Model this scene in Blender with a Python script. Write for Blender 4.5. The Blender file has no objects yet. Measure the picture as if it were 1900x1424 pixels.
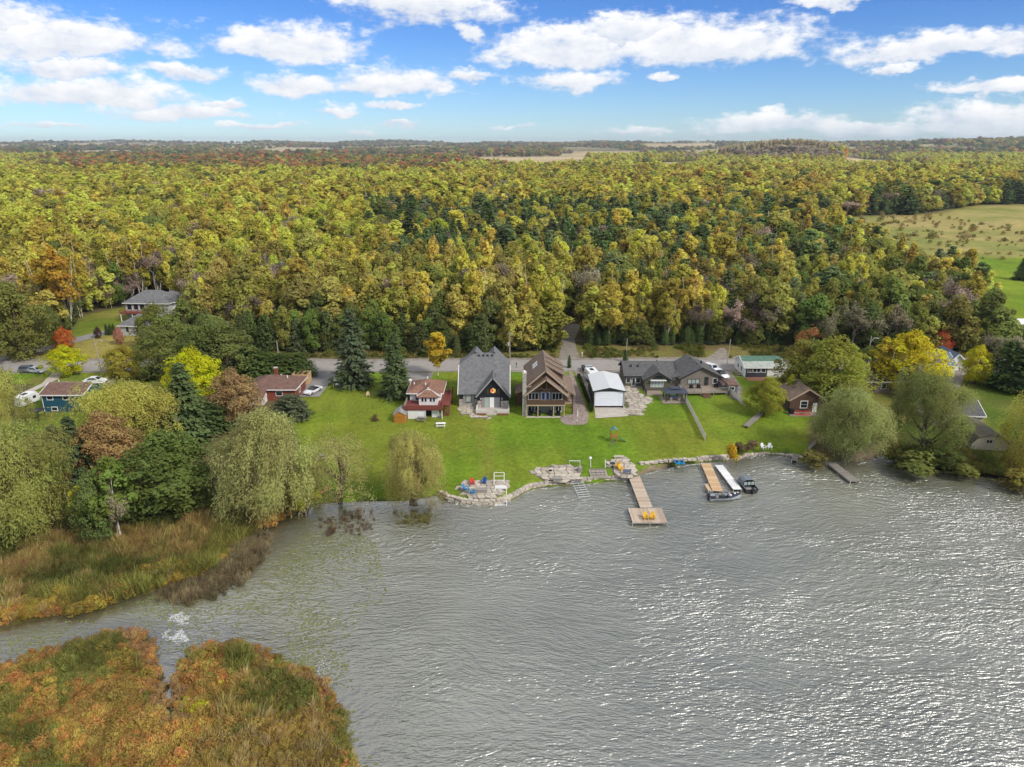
import bpy, bmesh, math, random
import numpy as np
from mathutils import Vector, Matrix
R = math.radians
S = bpy.context.scene
COL = S.collection
rng = np.random.default_rng(7)
random.seed(7)

# ---------------------------------------------------------------- camera
FPX, CAMH, PITCH = 1317.0, 55.0, R(18.63)
cam = bpy.data.cameras.new('camera')
cam.sensor_fit = 'HORIZONTAL'; cam.sensor_width = 36.0
cam.lens = 36.0 * FPX / 1900.0
cam.clip_start = 0.5; cam.clip_end = 60000
camo = bpy.data.objects.new('camera', cam); COL.objects.link(camo)
camo.location = (0, 0, CAMH); camo.rotation_euler = (math.pi/2 - PITCH, 0, 0)
S.camera = camo

# ---------------------------------------------------------------- light
SUN_EL, SUN_AZ = R(40), R(128)            # azimuth clockwise from +Y: right and behind the camera
sun = bpy.data.lights.new('sun', 'SUN'); sun.energy = 2.1; sun.angle = R(12); sun.color = (1, .95, .86)
suno = bpy.data.objects.new('sun', sun); COL.objects.link(suno); suno.location = (60, -60, 200)
sd = Vector((math.sin(SUN_AZ)*math.cos(SUN_EL), math.cos(SUN_AZ)*math.cos(SUN_EL), math.sin(SUN_EL)))
suno.rotation_euler = sd.to_track_quat('Z', 'Y').to_euler()
vs = S.view_settings; vs.view_transform = 'Standard'; vs.look = 'None'; vs.gamma = 1; vs.exposure = 0.74
vs.use_curve_mapping = False
S.cycles.max_bounces = 6; S.cycles.diffuse_bounces = 4; S.cycles.glossy_bounces = 2
S.cycles.transmission_bounces = 3; S.cycles.volume_bounces = 0; S.cycles.transparent_max_bounces = 4
S.cycles.use_adaptive_sampling = True; S.cycles.adaptive_threshold = 0.02
S.cycles.caustics_reflective = False; S.cycles.caustics_refractive = False
S.cycles.use_denoising = True

def ray(px, py):
    a = (px-950)/FPX; b = (py-712)/FPX
    return Vector((a, math.cos(PITCH)-b*math.sin(PITCH), -math.sin(PITCH)-b*math.cos(PITCH)))

# ---------------------------------------------------------------- node helper
class NT:
    def __init__(s, t): s.t = t; s.n = t.nodes; s.l = t.links
    def new(s, ty, **k):
        n = s.n.new(ty)
        for a, v in k.items(): setattr(n, a, v)
        return n
    def put(s, sock, v):
        if hasattr(v, 'is_output') or isinstance(v, bpy.types.NodeSocket): s.l.new(v, sock)
        elif v is not None: sock.default_value = v
    def m(s, op, a, b=None, c=None, clamp=False):
        n = s.new('ShaderNodeMath', operation=op, use_clamp=clamp)
        for i, v in enumerate((a, b, c)): s.put(n.inputs[i], v)
        return n.outputs[0]
    def vm(s, op, a, b=None, out=0):
        n = s.new('ShaderNodeVectorMath', operation=op); s.put(n.inputs[0], a)
        if b is not None: s.put(n.inputs[1], b)
        return n.outputs[out]
    def mix(s, f, a, b, blend='MIX'):
        n = s.new('ShaderNodeMix', data_type='RGBA', blend_type=blend)
        s.put(n.inputs[0], f); s.put(n.inputs[6], a); s.put(n.inputs[7], b)
        return n.outputs[2]
    def ramp(s, f, *stops):
        n = s.new('ShaderNodeValToRGB'); s.put(n.inputs[0], f); e = n.color_ramp.elements
        while len(e) < len(stops): e.new(.5)
        for el, (p, c) in zip(e, stops):
            el.position = p; el.color = c if len(c) == 4 else (*c, 1)
        return n.outputs[0]
    def mr(s, v, a, b, c=0., d=1., smooth=False):
        n = s.new('ShaderNodeMapRange', interpolation_type='SMOOTHSTEP' if smooth else 'LINEAR')
        s.put(n.inputs[0], v)
        for i, x in enumerate((a, b, c, d)): s.put(n.inputs[i+1], x)
        return n.outputs[0]
    def noise(s, vec, scale, detail=3., rough=.5, dist=0., out=0, dim='3D'):
        n = s.new('ShaderNodeTexNoise', noise_dimensions=dim); s.put(n.inputs['Vector'], vec)
        n.inputs['Scale'].default_value = scale; n.inputs['Detail'].default_value = detail
        n.inputs['Roughness'].default_value = rough; n.inputs['Distortion'].default_value = dist
        return n.outputs[out]
    def comb(s, x, y, z=0.):
        n = s.new('ShaderNodeCombineXYZ')
        for i, v in enumerate((x, y, z)): s.put(n.inputs[i], v)
        return n.outputs[0]
    def sep(s, v):
        n = s.new('ShaderNodeSeparateXYZ'); s.put(n.inputs[0], v); return n.outputs

# ---------------------------------------------------------------- sky with cumulus clouds
W = bpy.data.worlds.new('World'); S.world = W; W.use_nodes = True
W.node_tree.nodes.clear(); T = NT(W.node_tree)
sky = T.new('ShaderNodeTexSky', sky_type='NISHITA', sun_disc=False)
sky.sun_elevation = SUN_EL; sky.sun_rotation = SUN_AZ; sky.altitude = 300
sky.air_density = 1.0; sky.dust_density = .1; sky.ozone_density = 4.
SKY_STR = 0.105
d = T.new('ShaderNodeTexCoord').outputs['Generated']
dx, dy, dz = T.sep(d)[0:3]
az = T.m('ARCTAN2', dx, dy); el = T.m('ARCSINE', dz)
CLOUDS = [(110,88,215,60,22),(10,38,70,28,25),(530,92,155,50,26),(1050,98,200,62,30),(1310,88,240,58,34),(1150,55,140,36,40),
 (1760,92,215,36,20),(1055,152,118,28,20),(725,168,140,52,20),(555,165,105,32,18),(170,182,205,42,18),(105,126,100,24,18),
 (335,134,75,17,14),(870,142,52,15,14),(335,212,150,20,9),(425,194,38,12,10),(615,207,62,13,8),(742,201,50,8,6),(1240,146,36,12,8),
 (1430,232,150,26,18),(1600,236,150,18,16),(1835,222,150,38,32),(1840,168,95,16,9),(670,241,28,10,6),(745,233,45,7,6),(1672,127,42,14,10),
 (1530,8,95,14,9),(790,14,200,30,34),(880,52,38,16,16),(470,240,90,7,6),(100,232,80,6,5),(1180,243,90,7,6),(960,236,60,5,5)]
wv = T.comb(T.m('MULTIPLY', az, 1.0), T.m('MULTIPLY', el, 2.1))
w1 = T.noise(wv, 9, 2, .55, out=1, dim='2D'); w2 = T.noise(wv, 55, 2, .6, out=1, dim='2D')
warp = T.vm('ADD', T.vm('SCALE', T.vm('SUBTRACT', w1, (.5,.5,.5))), T.vm('SCALE', T.vm('SUBTRACT', w2, (.5,.5,.5))))
for n in T.n:
    if n.type == 'VECT_MATH' and n.operation == 'SCALE': n.inputs['Scale'].default_value = .055 if n.inputs[0].links[0].from_node.inputs[0].links[0].from_node.inputs['Scale'].default_value < 20 else .02
pos = T.vm('ADD', T.comb(az, el), T.vm('MULTIPLY', warp, (1., .55, 0.)))
state = None
for (cx, cy, hw, up, dn) in CLOUDS:
    v = ray(cx, cy).normalized(); a0, e0 = math.atan2(v.x, v.y), math.asin(v.z); sx, sy, k = FPX/hw, FPX/up, up/dn
    pin = pos
    if state is not None:      # evaluated one after another, so that the shader's stack stays small
        n = T.new('ShaderNodeVectorMath', operation='MULTIPLY_ADD'); T.l.new(state, n.inputs[0]); n.inputs[1].default_value = (1e-9, 1e-9, 0); T.l.new(pos, n.inputs[2]); pin = n.outputs[0]
    n = T.new('ShaderNodeVectorMath', operation='MULTIPLY_ADD'); T.l.new(pin, n.inputs[0]); n.inputs[1].default_value = (sx, sy, 0); n.inputs[2].default_value = (-a0*sx, -e0*sy, 0)
    q = n.outputs[0]
    n = T.new('ShaderNodeVectorMath', operation='MULTIPLY_ADD'); T.l.new(T.vm('ABSOLUTE', q), n.inputs[0]); n.inputs[1].default_value = (0, .5*(k-1), 0)
    T.l.new(T.vm('MULTIPLY', q, (1, .5*(1-k)+k, 0)), n.inputs[2])
    # above the base line the blob is 'up' tall, below it only 'dn': y*(1+k)/2 - |y|*(k-1)/2
    n.inputs[1].default_value = (0, -.5*(k-1), 0)
    di = T.vm('LENGTH', n.outputs[0], out=1)
    yq = T.sep(q)[1]
    new = T.comb(di, yq)
    if state is None: state = new
    else:
        mx = T.new('ShaderNodeMix', data_type='VECTOR'); T.l.new(T.m('LESS_THAN', di, T.sep(state)[0]), mx.inputs[0]); T.l.new(state, mx.inputs[4]); T.l.new(new, mx.inputs[5])
        state = mx.outputs[1]
Dn, Sh = T.sep(state)[0:2]
Dn = T.m('SUBTRACT', .93, Dn)
# the rest of the sky carries the same kind of broken cumulus, evenly spread
el_in = T.mr(el, R(11.5), R(17), 0., 1., True); az_in = T.mr(T.m('ABSOLUTE', az), R(38), R(46), 0., 1., True)
outm = T.m('MAXIMUM', el_in, az_in)
pl = T.comb(T.m('DIVIDE', dx, T.m('ADD', T.m('MAXIMUM', dz, 0.), .16)), T.m('DIVIDE', dy, T.m('ADD', T.m('MAXIMUM', dz, 0.), .16)))
gen = T.noise(pl, 1.15, 4, .55, dim='2D')
gD = T.m('MULTIPLY', T.mr(gen, .37, .56, -.35, .75), outm)
gD = T.m('SUBTRACT', gD, T.m('MULTIPLY', T.m('SUBTRACT', 1., outm), 1.))
puff = T.noise(wv, 26, 5, .62, dim='2D')
puff2 = T.noise(wv, 90, 3, .6, dim='2D')
dens = T.m('ADD', Dn, T.m('ADD', T.m('MULTIPLY', T.m('SUBTRACT', puff, .5), 1.15), T.m('MULTIPLY', T.m('SUBTRACT', puff2, .5), .25)))
dens = T.m('MAXIMUM', dens, gD)
alpha = T.mr(dens, -.02, .52, 0., 1., True)
lit = T.m('ADD', T.m('ADD', T.m('MULTIPLY', Sh, .42), .62), T.m('MULTIPLY', T.m('SUBTRACT', puff, .5), 1.0), clamp=True)
lit = T.m('MULTIPLY', lit, T.mr(outm, 0., 1., 1., .8))
ccol = T.ramp(lit, (0., (.34,.38,.46)), (.45, (.47,.50,.56)), (.8, (.60,.605,.62)), (1., (.66,.66,.66)))
# low haze brightening towards the horizon is Nishita's own; clouds thin out in it
fade = T.mr(el, R(-.1), R(2.0), .55, 1.)
tint = T.mix(T.mr(el, R(0.), R(9.), 0., 1.), (.50, .64, .82, 1), (.27, .45, .75, 1))
skyb = T.mix(1., sky.outputs[0], tint, 'MULTIPLY')
col = T.mix(T.m('MULTIPLY', alpha, fade), skyb, T.vm('DIVIDE', ccol, (SKY_STR,)*3))
bg = T.new('ShaderNodeBackground'); T.l.new(col, bg.inputs[0]); bg.inputs[1].default_value = SKY_STR
wo = T.new('ShaderNodeOutputWorld'); T.l.new(bg.outputs[0], wo.inputs[0])
W.cycles.sampling_method = 'NONE'

# ---------------------------------------------------------------- ground shape, pixel helpers
YS = [-200,0,60,85,100,110,138,165,178,220,400,1500,2500,4000,6000,8000,9500,11000,13000]
ZS = [.2,.2,.25,.3,.5,.8,2.2,2.6,2.7,3.0,4,6,8,14,24,34,50,54,46]
def hY(y): return float(np.interp(y, YS, ZS))
_gy = np.concatenate([np.arange(20, 400, .5), np.geomspace(400, 13000, 3000)]); _gh = np.interp(_gy, YS, ZS)
def G(px, py, dz=0.):
    """where the view through a pixel of the photograph meets the ground"""
    r = ray(px, py); z = CAMH+r.z/r.y*_gy-_gh
    i = int(np.argmax(z <= 0)) if (z <= 0).any() else len(_gy)-1
    i = max(i, 1); u = z[i-1]/(z[i-1]-z[i]) if z[i-1] > z[i] and z[i] <= 0 else 1.
    y = _gy[i-1]+(_gy[i]-_gy[i-1])*u
    return Vector((r.x/r.y*y, y, hY(y)+dz))
def GZ(px, py, z):
    r = ray(px, py); t = (z-CAMH)/r.z
    return Vector((r.x*t, r.y*t, z))
def PX(X, Y, Z):
    v = Y*math.cos(PITCH)-(Z-CAMH)*math.sin(PITCH); w = -(Y*math.sin(PITCH)+(Z-CAMH)*math.cos(PITCH))
    return 950+FPX*X/v, 712+FPX*w/v
def P(px, py, Y):
    r = ray(px, py); t = Y/r.y
    return r.x*t, CAMH+r.z*t

def _h(ix, iy, seed):
    n = (ix*374761393 + iy*668265263 + seed*974634777) & 0xffffffff
    n = ((n ^ (n >> 13))*1274126177) & 0xffffffff
    return ((n ^ (n >> 16)) & 0xffff)/65535.
def vnoise(x, y, s, seed=0):
    x = np.asarray(x, float)/s; y = np.asarray(y, float)/s
    ix = np.floor(x).astype(np.int64); iy = np.floor(y).astype(np.int64); fx = x-ix; fy = y-iy
    fx = fx*fx*(3-2*fx); fy = fy*fy*(3-2*fy)
    return (_h(ix,iy,seed)*(1-fx)+_h(ix+1,iy,seed)*fx)*(1-fy)+(_h(ix,iy+1,seed)*(1-fx)+_h(ix+1,iy+1,seed)*fx)*fy
def fbm(x, y, s, seed=0, o=3):
    return sum(vnoise(x, y, s/2**k, seed+k*17)*.5**k for k in range(o))/sum(.5**k for k in range(o))
def inpoly(x, y, poly):
    x = np.asarray(x, float); y = np.asarray(y, float); c = np.zeros(x.shape, bool)
    n = len(poly)
    for i in range(n):
        x1, y1 = poly[i][:2]; x2, y2 = poly[(i+1) % n][:2]
        if y1 == y2: continue
        c ^= ((y1 > y) != (y2 > y)) & (x < (x2-x1)*(y-y1)/(y2-y1)+x1)
    return c
def dist_poly(x, y, poly):
    d = np.full(np.shape(x), 1e9); n = len(poly)
    for i in range(n):
        ax, ay = poly[i][:2]; bx, by = poly[(i+1) % n][:2]
        L = (bx-ax)**2+(by-ay)**2 + 1e-9
        t = np.clip(((x-ax)*(bx-ax)+(y-ay)*(by-ay))/L, 0, 1)
        d = np.minimum(d, np.hypot(x-ax-t*(bx-ax), y-ay-t*(by-ay)))
    return d

# ---------------------------------------------------------------- materials
MATS = {}
def mat(name, col, rough=.8, var=.18, scale=3., bump=0., metal=0., spec=.3, kind=None, col2=None, course=.2, dirt=0.):
    """Principled with mottling; kind 'courses' adds shingle/siding courses along z, 'planks' boards along x"""
    if name in MATS: return MATS[name]
    m = bpy.data.materials.new(name); m.use_nodes = True; m.node_tree.nodes.clear(); N = NT(m.node_tree)
    co = N.new('ShaderNodeTexCoord').outputs['Object']
    a = N.noise(co, scale, 4, .6); b = N.noise(co, scale*6.3, 3, .6)
    f = N.m('ADD', N.m('MULTIPLY', a, .6), N.m('MULTIPLY', b, .4))
    f = N.mr(f, .3, .7, 1-var, 1+var)
    base = N.mix(1., (*col, 1), f, 'MULTIPLY')
    if col2: base = N.mix(N.mr(N.noise(co, scale*.6, 5, .65), .42, .6), base, N.mix(1., (*col2, 1), f, 'MULTIPLY'))
    h = None
    if kind == 'courses':
        sx, sy, sz = N.sep(co)[0:3]
        row = N.m('FLOOR', N.m('DIVIDE', sz, course))
        fr = N.m('FRACT', N.m('DIVIDE', sz, course))
        u = N.m('ADD', N.m('ADD', sx, sy), N.m('MULTIPLY', row, .37))
        tab = N.noise(N.comb(N.m('FLOOR', N.m('DIVIDE', u, .45)), row), 7.3, 1)
        base = N.mix(1., base, N.mr(tab, .3, .7, .78, 1.2), 'MULTIPLY')
        base = N.mix(N.mr(fr, 0., .22, .35, 0.), base, (0.02,.02,.02,1))
        h = fr
    elif kind == 'siding':
        fr = N.m('FRACT', N.m('DIVIDE', N.sep(co)[2], course))
        base = N.mix(N.mr(fr, 0., .15, .3, 0.), base, (0.02,.02,.02,1)); h = fr
    elif kind == 'vert':
        fr = N.m('FRACT', N.m('DIVIDE', N.m('ADD', N.sep(co)[0], N.sep(co)[1]), course))
        base = N.mix(N.mr(fr, 0., .14, .35, 0.), base, (0.02,.02,.02,1)); h = fr
    elif kind == 'stone':
        v = N.new('ShaderNodeTexVoronoi'); N.l.new(co, v.inputs['Vector']); v.inputs['Scale'].default_value = 1/course
        v2 = N.new('ShaderNodeTexVoronoi', feature='DISTANCE_TO_EDGE'); N.l.new(co, v2.inputs['Vector']); v2.inputs['Scale'].default_value = 1/course
        base = N.mix(1., base, N.mr(N.sep(v.outputs['Color'])[0], 0, 1, .7, 1.25), 'MULTIPLY')
        base = N.mix(N.mr(v2.outputs[0], 0., .08, .6, 0.), base, (.12,.11,.1,1)); h = v2.outputs[0]
    if dirt:
        base = N.mix(N.mr(N.noise(co, .9, 5, .7), .5, .75, 0., dirt), base, (.06,.05,.035,1))
    p = N.new('ShaderNodeBsdfPrincipled'); N.l.new(base, p.inputs['Base Color'])
    p.inputs['Roughness'].default_value = rough; p.inputs['Metallic'].default_value = metal; p.inputs['Specular IOR Level'].default_value = spec
    if h is not None or bump:
        bn = N.new('ShaderNodeBump'); bn.inputs['Strength'].default_value = .5; bn.inputs['Distance'].default_value = bump or .03
        N.l.new(h if h is not None else f, bn.inputs['Height']); N.l.new(bn.outputs[0], p.inputs['Normal'])
    o = N.new('ShaderNodeOutputMaterial'); N.l.new(p.outputs[0], o.inputs[0])
    MATS[name] = m; return m
def glass(name='window_glass', col=(.02,.025,.03)):
    if name in MATS: return MATS[name]
    m = bpy.data.materials.new(name); m.use_nodes = True; p = m.node_tree.nodes['Principled BSDF']
    p.inputs['Base Color'].default_value = (*col, 1); p.inputs['Roughness'].default_value = .06; p.inputs['Specular IOR Level'].default_value = .7
    MATS[name] = m; return m

# ---------------------------------------------------------------- mesh builder and object helpers
class MB:
    def __init__(s): s.v = []; s.f = []; s.mi = []; s.k = 0
    def add(s, vs_, fs):
        o = len(s.v); s.v += [tuple(v) for v in vs_]; s.f += [tuple(i+o for i in f) for f in fs]; s.mi += [s.k]*len(fs); return s
    def box(s, x0, x1, y0, y1, z0, z1, M=None):
        v = [Vector(q) for q in ((x0,y0,z0),(x1,y0,z0),(x1,y1,z0),(x0,y1,z0),(x0,y0,z1),(x1,y0,z1),(x1,y1,z1),(x0,y1,z1))]
        if M is not None: v = [M @ q for q in v]
        return s.add(v, [(0,3,2,1),(4,5,6,7),(0,1,5,4),(1,2,6,5),(2,3,7,6),(3,0,4,7)])
    def prism(s, poly, axis, a, b):
        """extrude a 2D polygon along an axis; axis y: poly in (x,z); axis x: (y,z); axis z: (x,y)"""
        n = len(poly)
        mk = {'y': lambda p, t: (p[0], t, p[1]), 'x': lambda p, t: (t, p[0], p[1]), 'z': lambda p, t: (p[0], p[1], t)}[axis]
        v = [mk(p, a) for p in poly]+[mk(p, b) for p in poly]
        return s.add(v, [tuple(range(n))[::-1], tuple(range(n, 2*n))]+[(i, (i+1) % n, (i+1) % n+n, i+n) for i in range(n)])
    def slab(s, quad, t):
        """thick sheet: quad corners (top side), thickness t downwards along its normal"""
        q = [Vector(p) for p in quad]; nrm = (q[1]-q[0]).cross(q[-1]-q[0]).normalized()
        if nrm.z < 0: nrm = -nrm
        n = len(q); v = q+[p-nrm*t for p in q]
        return s.add(v, [tuple(range(n)), tuple(range(n, 2*n))[::-1]]+[(i, i+n, (i+1) % n+n, (i+1) % n) for i in range(n)])
    def tube(s, pts, rad, n=6, cap=True):
        pts = [Vector(p) for p in pts]
        if not hasattr(rad, '__len__'): rad = [rad]*len(pts)
        o = len(s.v); m = len(pts)
        for i, p in enumerate(pts):
            t = (pts[min(i+1, m-1)]-pts[max(i-1, 0)]).normalized()
            u = t.cross(Vector((0,0,1)) if abs(t.z) < .9 else Vector((1,0,0))).normalized(); w = t.cross(u)
            for k in range(n):
                a = 2*math.pi*k/n; s.v.append(tuple(p+(u*math.cos(a)+w*math.sin(a))*rad[i]))
        fs = [(o+i*n+k, o+i*n+(k+1) % n, o+(i+1)*n+(k+1) % n, o+(i+1)*n+k) for i in range(m-1) for k in range(n)]
        if cap: fs += [tuple(o+k for k in range(n))[::-1], tuple(o+(m-1)*n+k for k in range(n))]
        s.f += fs; s.mi += [s.k]*len(fs); return s
    def cyl(s, c, r, h, n=12, axis='z'):
        c = Vector(c); d = {'z': Vector((0,0,h)), 'x': Vector((h,0,0)), 'y': Vector((0,h,0))}[axis]
        return s.tube([c, c+d], r, n)
    def ball(s, c, rx, ry, rz, n=8, m=5):
        o = len(s.v); c = Vector(c)
        for i in range(m+1):
            ph = math.pi*i/m
            for k in range(n):
                a = 2*math.pi*k/n; s.v.append((c.x+rx*math.sin(ph)*math.cos(a), c.y+ry*math.sin(ph)*math.sin(a), c.z+rz*math.cos(ph)))
        fs = [(o+i*n+k, o+(i+1)*n+k, o+(i+1)*n+(k+1) % n, o+i*n+(k+1) % n) for i in range(m) for k in range(n)]
        s.f += fs; s.mi += [s.k]*len(fs); return s
    def mesh(s, name, mats, smooth=False):
        me = bpy.data.meshes.new(name); me.from_pydata(s.v, [], s.f); me.update()
        for m in (mats if isinstance(mats, (list, tuple)) else [mats]): me.materials.append(m)
        if s.k: me.polygons.foreach_set('material_index', s.mi)
        if smooth: me.polygons.foreach_set('use_smooth', [True]*len(me.polygons))
        bm = bmesh.new(); bm.from_mesh(me); bmesh.ops.recalc_face_normals(bm, faces=bm.faces); bm.to_mesh(me); bm.free()
        return me
    def build(s, name, mats, parent=None, smooth=False):
        return link(name, s.mesh(name, mats, smooth), parent)
def link(name, me, parent=None, loc=None):
    o = bpy.data.objects.new(name, me); COL.objects.link(o)
    if parent is not None: o.parent = parent
    if loc is not None: o.location = loc
    return o
def tag(o, label, cat, group=None):
    o['label'] = label; o['category'] = cat
    if group: o['group'] = group
    return o
def thing(name, label, cat, loc=(0,0,0), rz=0., group=None):
    o = bpy.data.objects.new(name, None); COL.objects.link(o); o.location = loc; o.rotation_euler = (0, 0, rz)
    o.empty_display_size = .3
    return tag(o, label, cat, group)
KIDS = {}
def copy_tree(root, loc, rz=0., label=None, group=None, scale=None):
    if not KIDS:
        pass
    kids = [c for c in root.children]
    r = root.copy(); COL.objects.link(r); r.location = loc; r.rotation_euler = (0, 0, rz)
    if scale is not None: r.scale = scale
    if label: r['label'] = label
    if group: r['group'] = group
    for ch in kids:
        c = ch.copy(); COL.objects.link(c); c.parent = r
        for g in ch.children:
            e = g.copy(); COL.objects.link(e); e.parent = c
    return r
def box(name, par, x0, x1, y0, y1, z0, z1, m): return MB().box(x0,x1,y0,y1,z0,z1).build(name, m, par)
def struct(o): o['kind'] = 'structure'; return o
def stuff(o, label=None, cat=None):
    o['kind'] = 'stuff'
    if label: o['label'] = label; o['category'] = cat
    return o
# ================================================================ the ground, the lake, roads
def pz0(l): return [tuple(GZ(x, y, 0.)[:2]) for x, y in l]
SHORE = [(-420,1235),(-150,1190),(0,1168),(60,1152),(150,1142),(220,1118),(290,1098),(350,1085),(410,1060),(440,1015),(470,992),(510,970),(555,952),
 (580,936),(630,932),(700,931),(760,929),(812,920),(850,934),(915,938),(950,928),(985,908),(1040,901),(1100,897),(1150,893),(1178,888),(1192,879),
 (1260,864),(1310,857),(1345,855),(1365,853),(1382,845),(1420,842),(1480,848),(1500,852),(1540,856),(1585,859),(1620,850),(1642,845),(1662,853),
 (1700,860),(1745,853),(1800,866),(1860,876),(1900,886),(2050,915),(2400,1000)]
SH = pz0(SHORE)
CLOSEP = [(1806,468),(1990,468),(1990,720),(1905,700),(1850,668),(1822,610)]
MAIN = SH + [(60000, 60), (60000, 30000), (-60000, 30000), (-60000, SH[0][1])]
ISLE = pz0([(-420,1300),(-150,1262),(0,1240),(90,1208),(160,1188),(230,1171),(262,1176),(285,1205),(298,1245),(308,1290),(316,1342),(328,1340),(324,1290),(322,1240),
 (345,1212),(390,1199),(440,1193),(500,1212),(548,1243),(598,1272),(622,1312),(640,1352),(655,1400)])
_rj = np.random.default_rng(3)
def ragged(l, amp):
    out = []
    for a, b in zip(l[:-1], l[1:]):
        n_ = max(1, int(math.hypot(b[0]-a[0], b[1]-a[1])/.9)); out += [(a[0]+(b[0]-a[0])*k/n_+_rj.normal()*amp*(k > 0), a[1]+(b[1]-a[1])*k/n_+_rj.normal()*amp*(k > 0)) for k in range(n_)]
    return out+[l[-1]]
ISLE = ragged(ISLE, .32)
ISLE += [(-13, 46), (-14, 38), (-20, 24), (-120, 20), (-160, 60)]
def land_mask(x, y): return inpoly(x, y, MAIN) | inpoly(x, y, ISLE)

def axis_lines(fine0, fine1, step, far0, far1, g=1.09):
    l = list(np.arange(fine0, fine1+1e-6, step)); s = step
    while l[-1] < far1: s *= g; l.append(l[-1]+s)
    s = step; k = [fine0]
    while k[-1] > far0: s *= g; k.append(k[-1]-s)
    return np.array(k[1:][::-1]+l)
GX = axis_lines(-125, 125, 1.25, -13500, 13500, 1.1)
GY = axis_lines(30, 182, 1.0, -150, 13200, 1.06)
def hills(X, Y):
    far = np.clip((Y-1800)/4000, 0, 1)
    n = .6*(fbm(X, Y, 3000, 5, 3)-.5)+.6*(fbm(X, Y, 1100, 8, 3)-.5)
    rt = np.clip((X-1200)/2600, 0, 1)*np.exp(-((Y-4300)/1500.)**2)*84+0*X+31*np.exp(-((X-690)/190.)**2-((Y-1850)/170.)**2)/np.maximum(.6+.8*vnoise(X, Y, 900, 9), .1)
    return far*n*(74+110*np.clip((Y-6000)/3000, 0, 1))+rt*(.6+.8*vnoise(X, Y, 900, 9))
def HXY(X, Y): return np.interp(Y, YS, ZS)+hills(X, Y)
XX, YY = np.meshgrid(GX, GY)
land = land_mask(XX, YY)
near = (np.abs(XX) < 160) & (YY < 140)
dsh = np.full(XX.shape, 50.)
dsh[near] = np.minimum(dist_poly(XX[near], YY[near], SH+[(900, 60), (900, 61)])if False else 1e9, 1e9)
dd = np.full(near.sum(), 1e9)
for poly, closed in ((SH, False), (ISLE, True)):
    pp = poly if closed else poly
    xs, ys = XX[near], YY[near]; n = len(pp)
    for i in range(n if closed else n-1):
        ax, ay = pp[i]; bx, by = pp[(i+1) % n]; L = (bx-ax)**2+(by-ay)**2+1e-9
        t = np.clip(((xs-ax)*(bx-ax)+(ys-ay)*(by-ay))/L, 0, 1)
        dd = np.minimum(dd, np.hypot(xs-ax-t*(bx-ax), ys-ay-t*(by-ay)))
dsh[near] = dd
base = HXY(XX, YY)
ZZ = np.where(land, np.where(dsh < 1.2, base*np.clip(dsh/1.2, 0, 1)+.0, base), -np.clip(dsh*.35, 0.08, 2.2))
ZZ = np.where(~land & (dsh > 1e6), -2.2, ZZ)

# ground cover colours (grass, forest floor, meadow, tilled field, marsh soil, sand)
LAWN, LAWN2 = (.118,.20,.014), (.165,.20,.021)
FLOOR, VERGE, MEADOW, FIELD, MARSH, SANDC, BRIGHT = (.12,.10,.045), (.17,.165,.04), (.35,.285,.10), (.52,.40,.23), (.075,.062,.022), (.22,.17,.12), (.185,.25,.018)
def gp(l): return [tuple(G(x, y)[:2]) for x, y in l]
LAWNP = gp([(575,938),(562,900),(560,860),(540,790),(548,742),(560,720),(590,688),(1350,688),(1470,690),(1500,760),(1500,852),(1382,848),(1345,858),(1190,884),(1100,900),(985,910),(915,940),(812,922),(700,932)])
CLEAR = gp([(60,668),(140,636),(128,618),(150,585),(205,575),(250,568),(352,545),(352,640),(320,676),(60,676)])
LEFTY = gp([(40,790),(60,700),(330,698),(330,760),(400,800),(300,840),(60,800)])
MEADP = gp([(1490,405),(1540,440),(1590,470),(1625,505),(1650,535),(1700,548),(1770,540),(1815,500),(1840,490),(1960,492),(2300,520),(2300,380),(1960,378),(1820,380),(1700,398)])
GREENP = gp([(1800,474),(1960,482),(2300,510),(2300,660),(1960,650),(1870,640),(1825,628),(1806,590),(1795,540),(1788,505)])
FIELDP = [gp(q) for q in ([(845,291),(1090,290),(1085,316),(1000,319),(905,313)],[(1060,282),(1190,281),(1185,291),(1060,292)],[(640,286),(830,283),(830,294),(640,299)],
 [(1165,305),(1300,299),(1290,320),(1175,326)],[(1560,297),(1650,294),(1650,316),(1570,319)],[(1620,302),(1730,303),(1720,322),(1630,322)],[(1190,274),(1330,272),(1325,278),(1200,280)],
 [(60,281),(230,279),(260,286),(90,288)],[(470,279),(640,277),(650,283),(500,285)],[(1650,269),(1790,270),(1780,276),(1660,277)])]
C = np.empty(XX.shape+(3,)); C[:] = FLOOR
def blend(msk, c, c2=None, s=9., seed=1):
    if c2 is not None:
        t = np.clip((fbm(XX, YY, s, seed, 3)-.35)/.3, 0, 1)[..., None]; cc = np.array(c)*(1-t)+np.array(c2)*t; C[msk] = cc[msk]
    else: C[msk] = c
blend((YY > 176) & (YY < 184), VERGE, FLOOR, 6)
blend((YY > 1700), (.15,.13,.06), (.24,.20,.10), 420, 3)
fcell = vnoise(XX, YY, 700, 31)
blend((YY > 2500) & (fcell > .52), (.42,.34,.19), (.28,.27,.11), 900, 4)
blend((np.abs(XX-14) < 75) & (YY > 176) & (YY < 187.5) & (XX > 8), VERGE, (.16,.12,.05), 5)
blend(inpoly(XX, YY, LAWNP), LAWN, LAWN2, 16)
_l = inpoly(XX, YY, LAWNP); C[_l] *= (1+.07*np.sin(2*np.pi*(XX+.12*YY)/5.1)*np.where(vnoise(XX, YY, 22, 61) > .4, 1, .2))[_l][:, None]     # mowing bands
_l &= np.abs(XX+5+.1*(YY-120)) < 1.2+2.*vnoise(XX, YY, 6, 62); C[_l] = C[_l]*.65+np.array((.24,.22,.04))*.35     # worn strip from porch to lake
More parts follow.
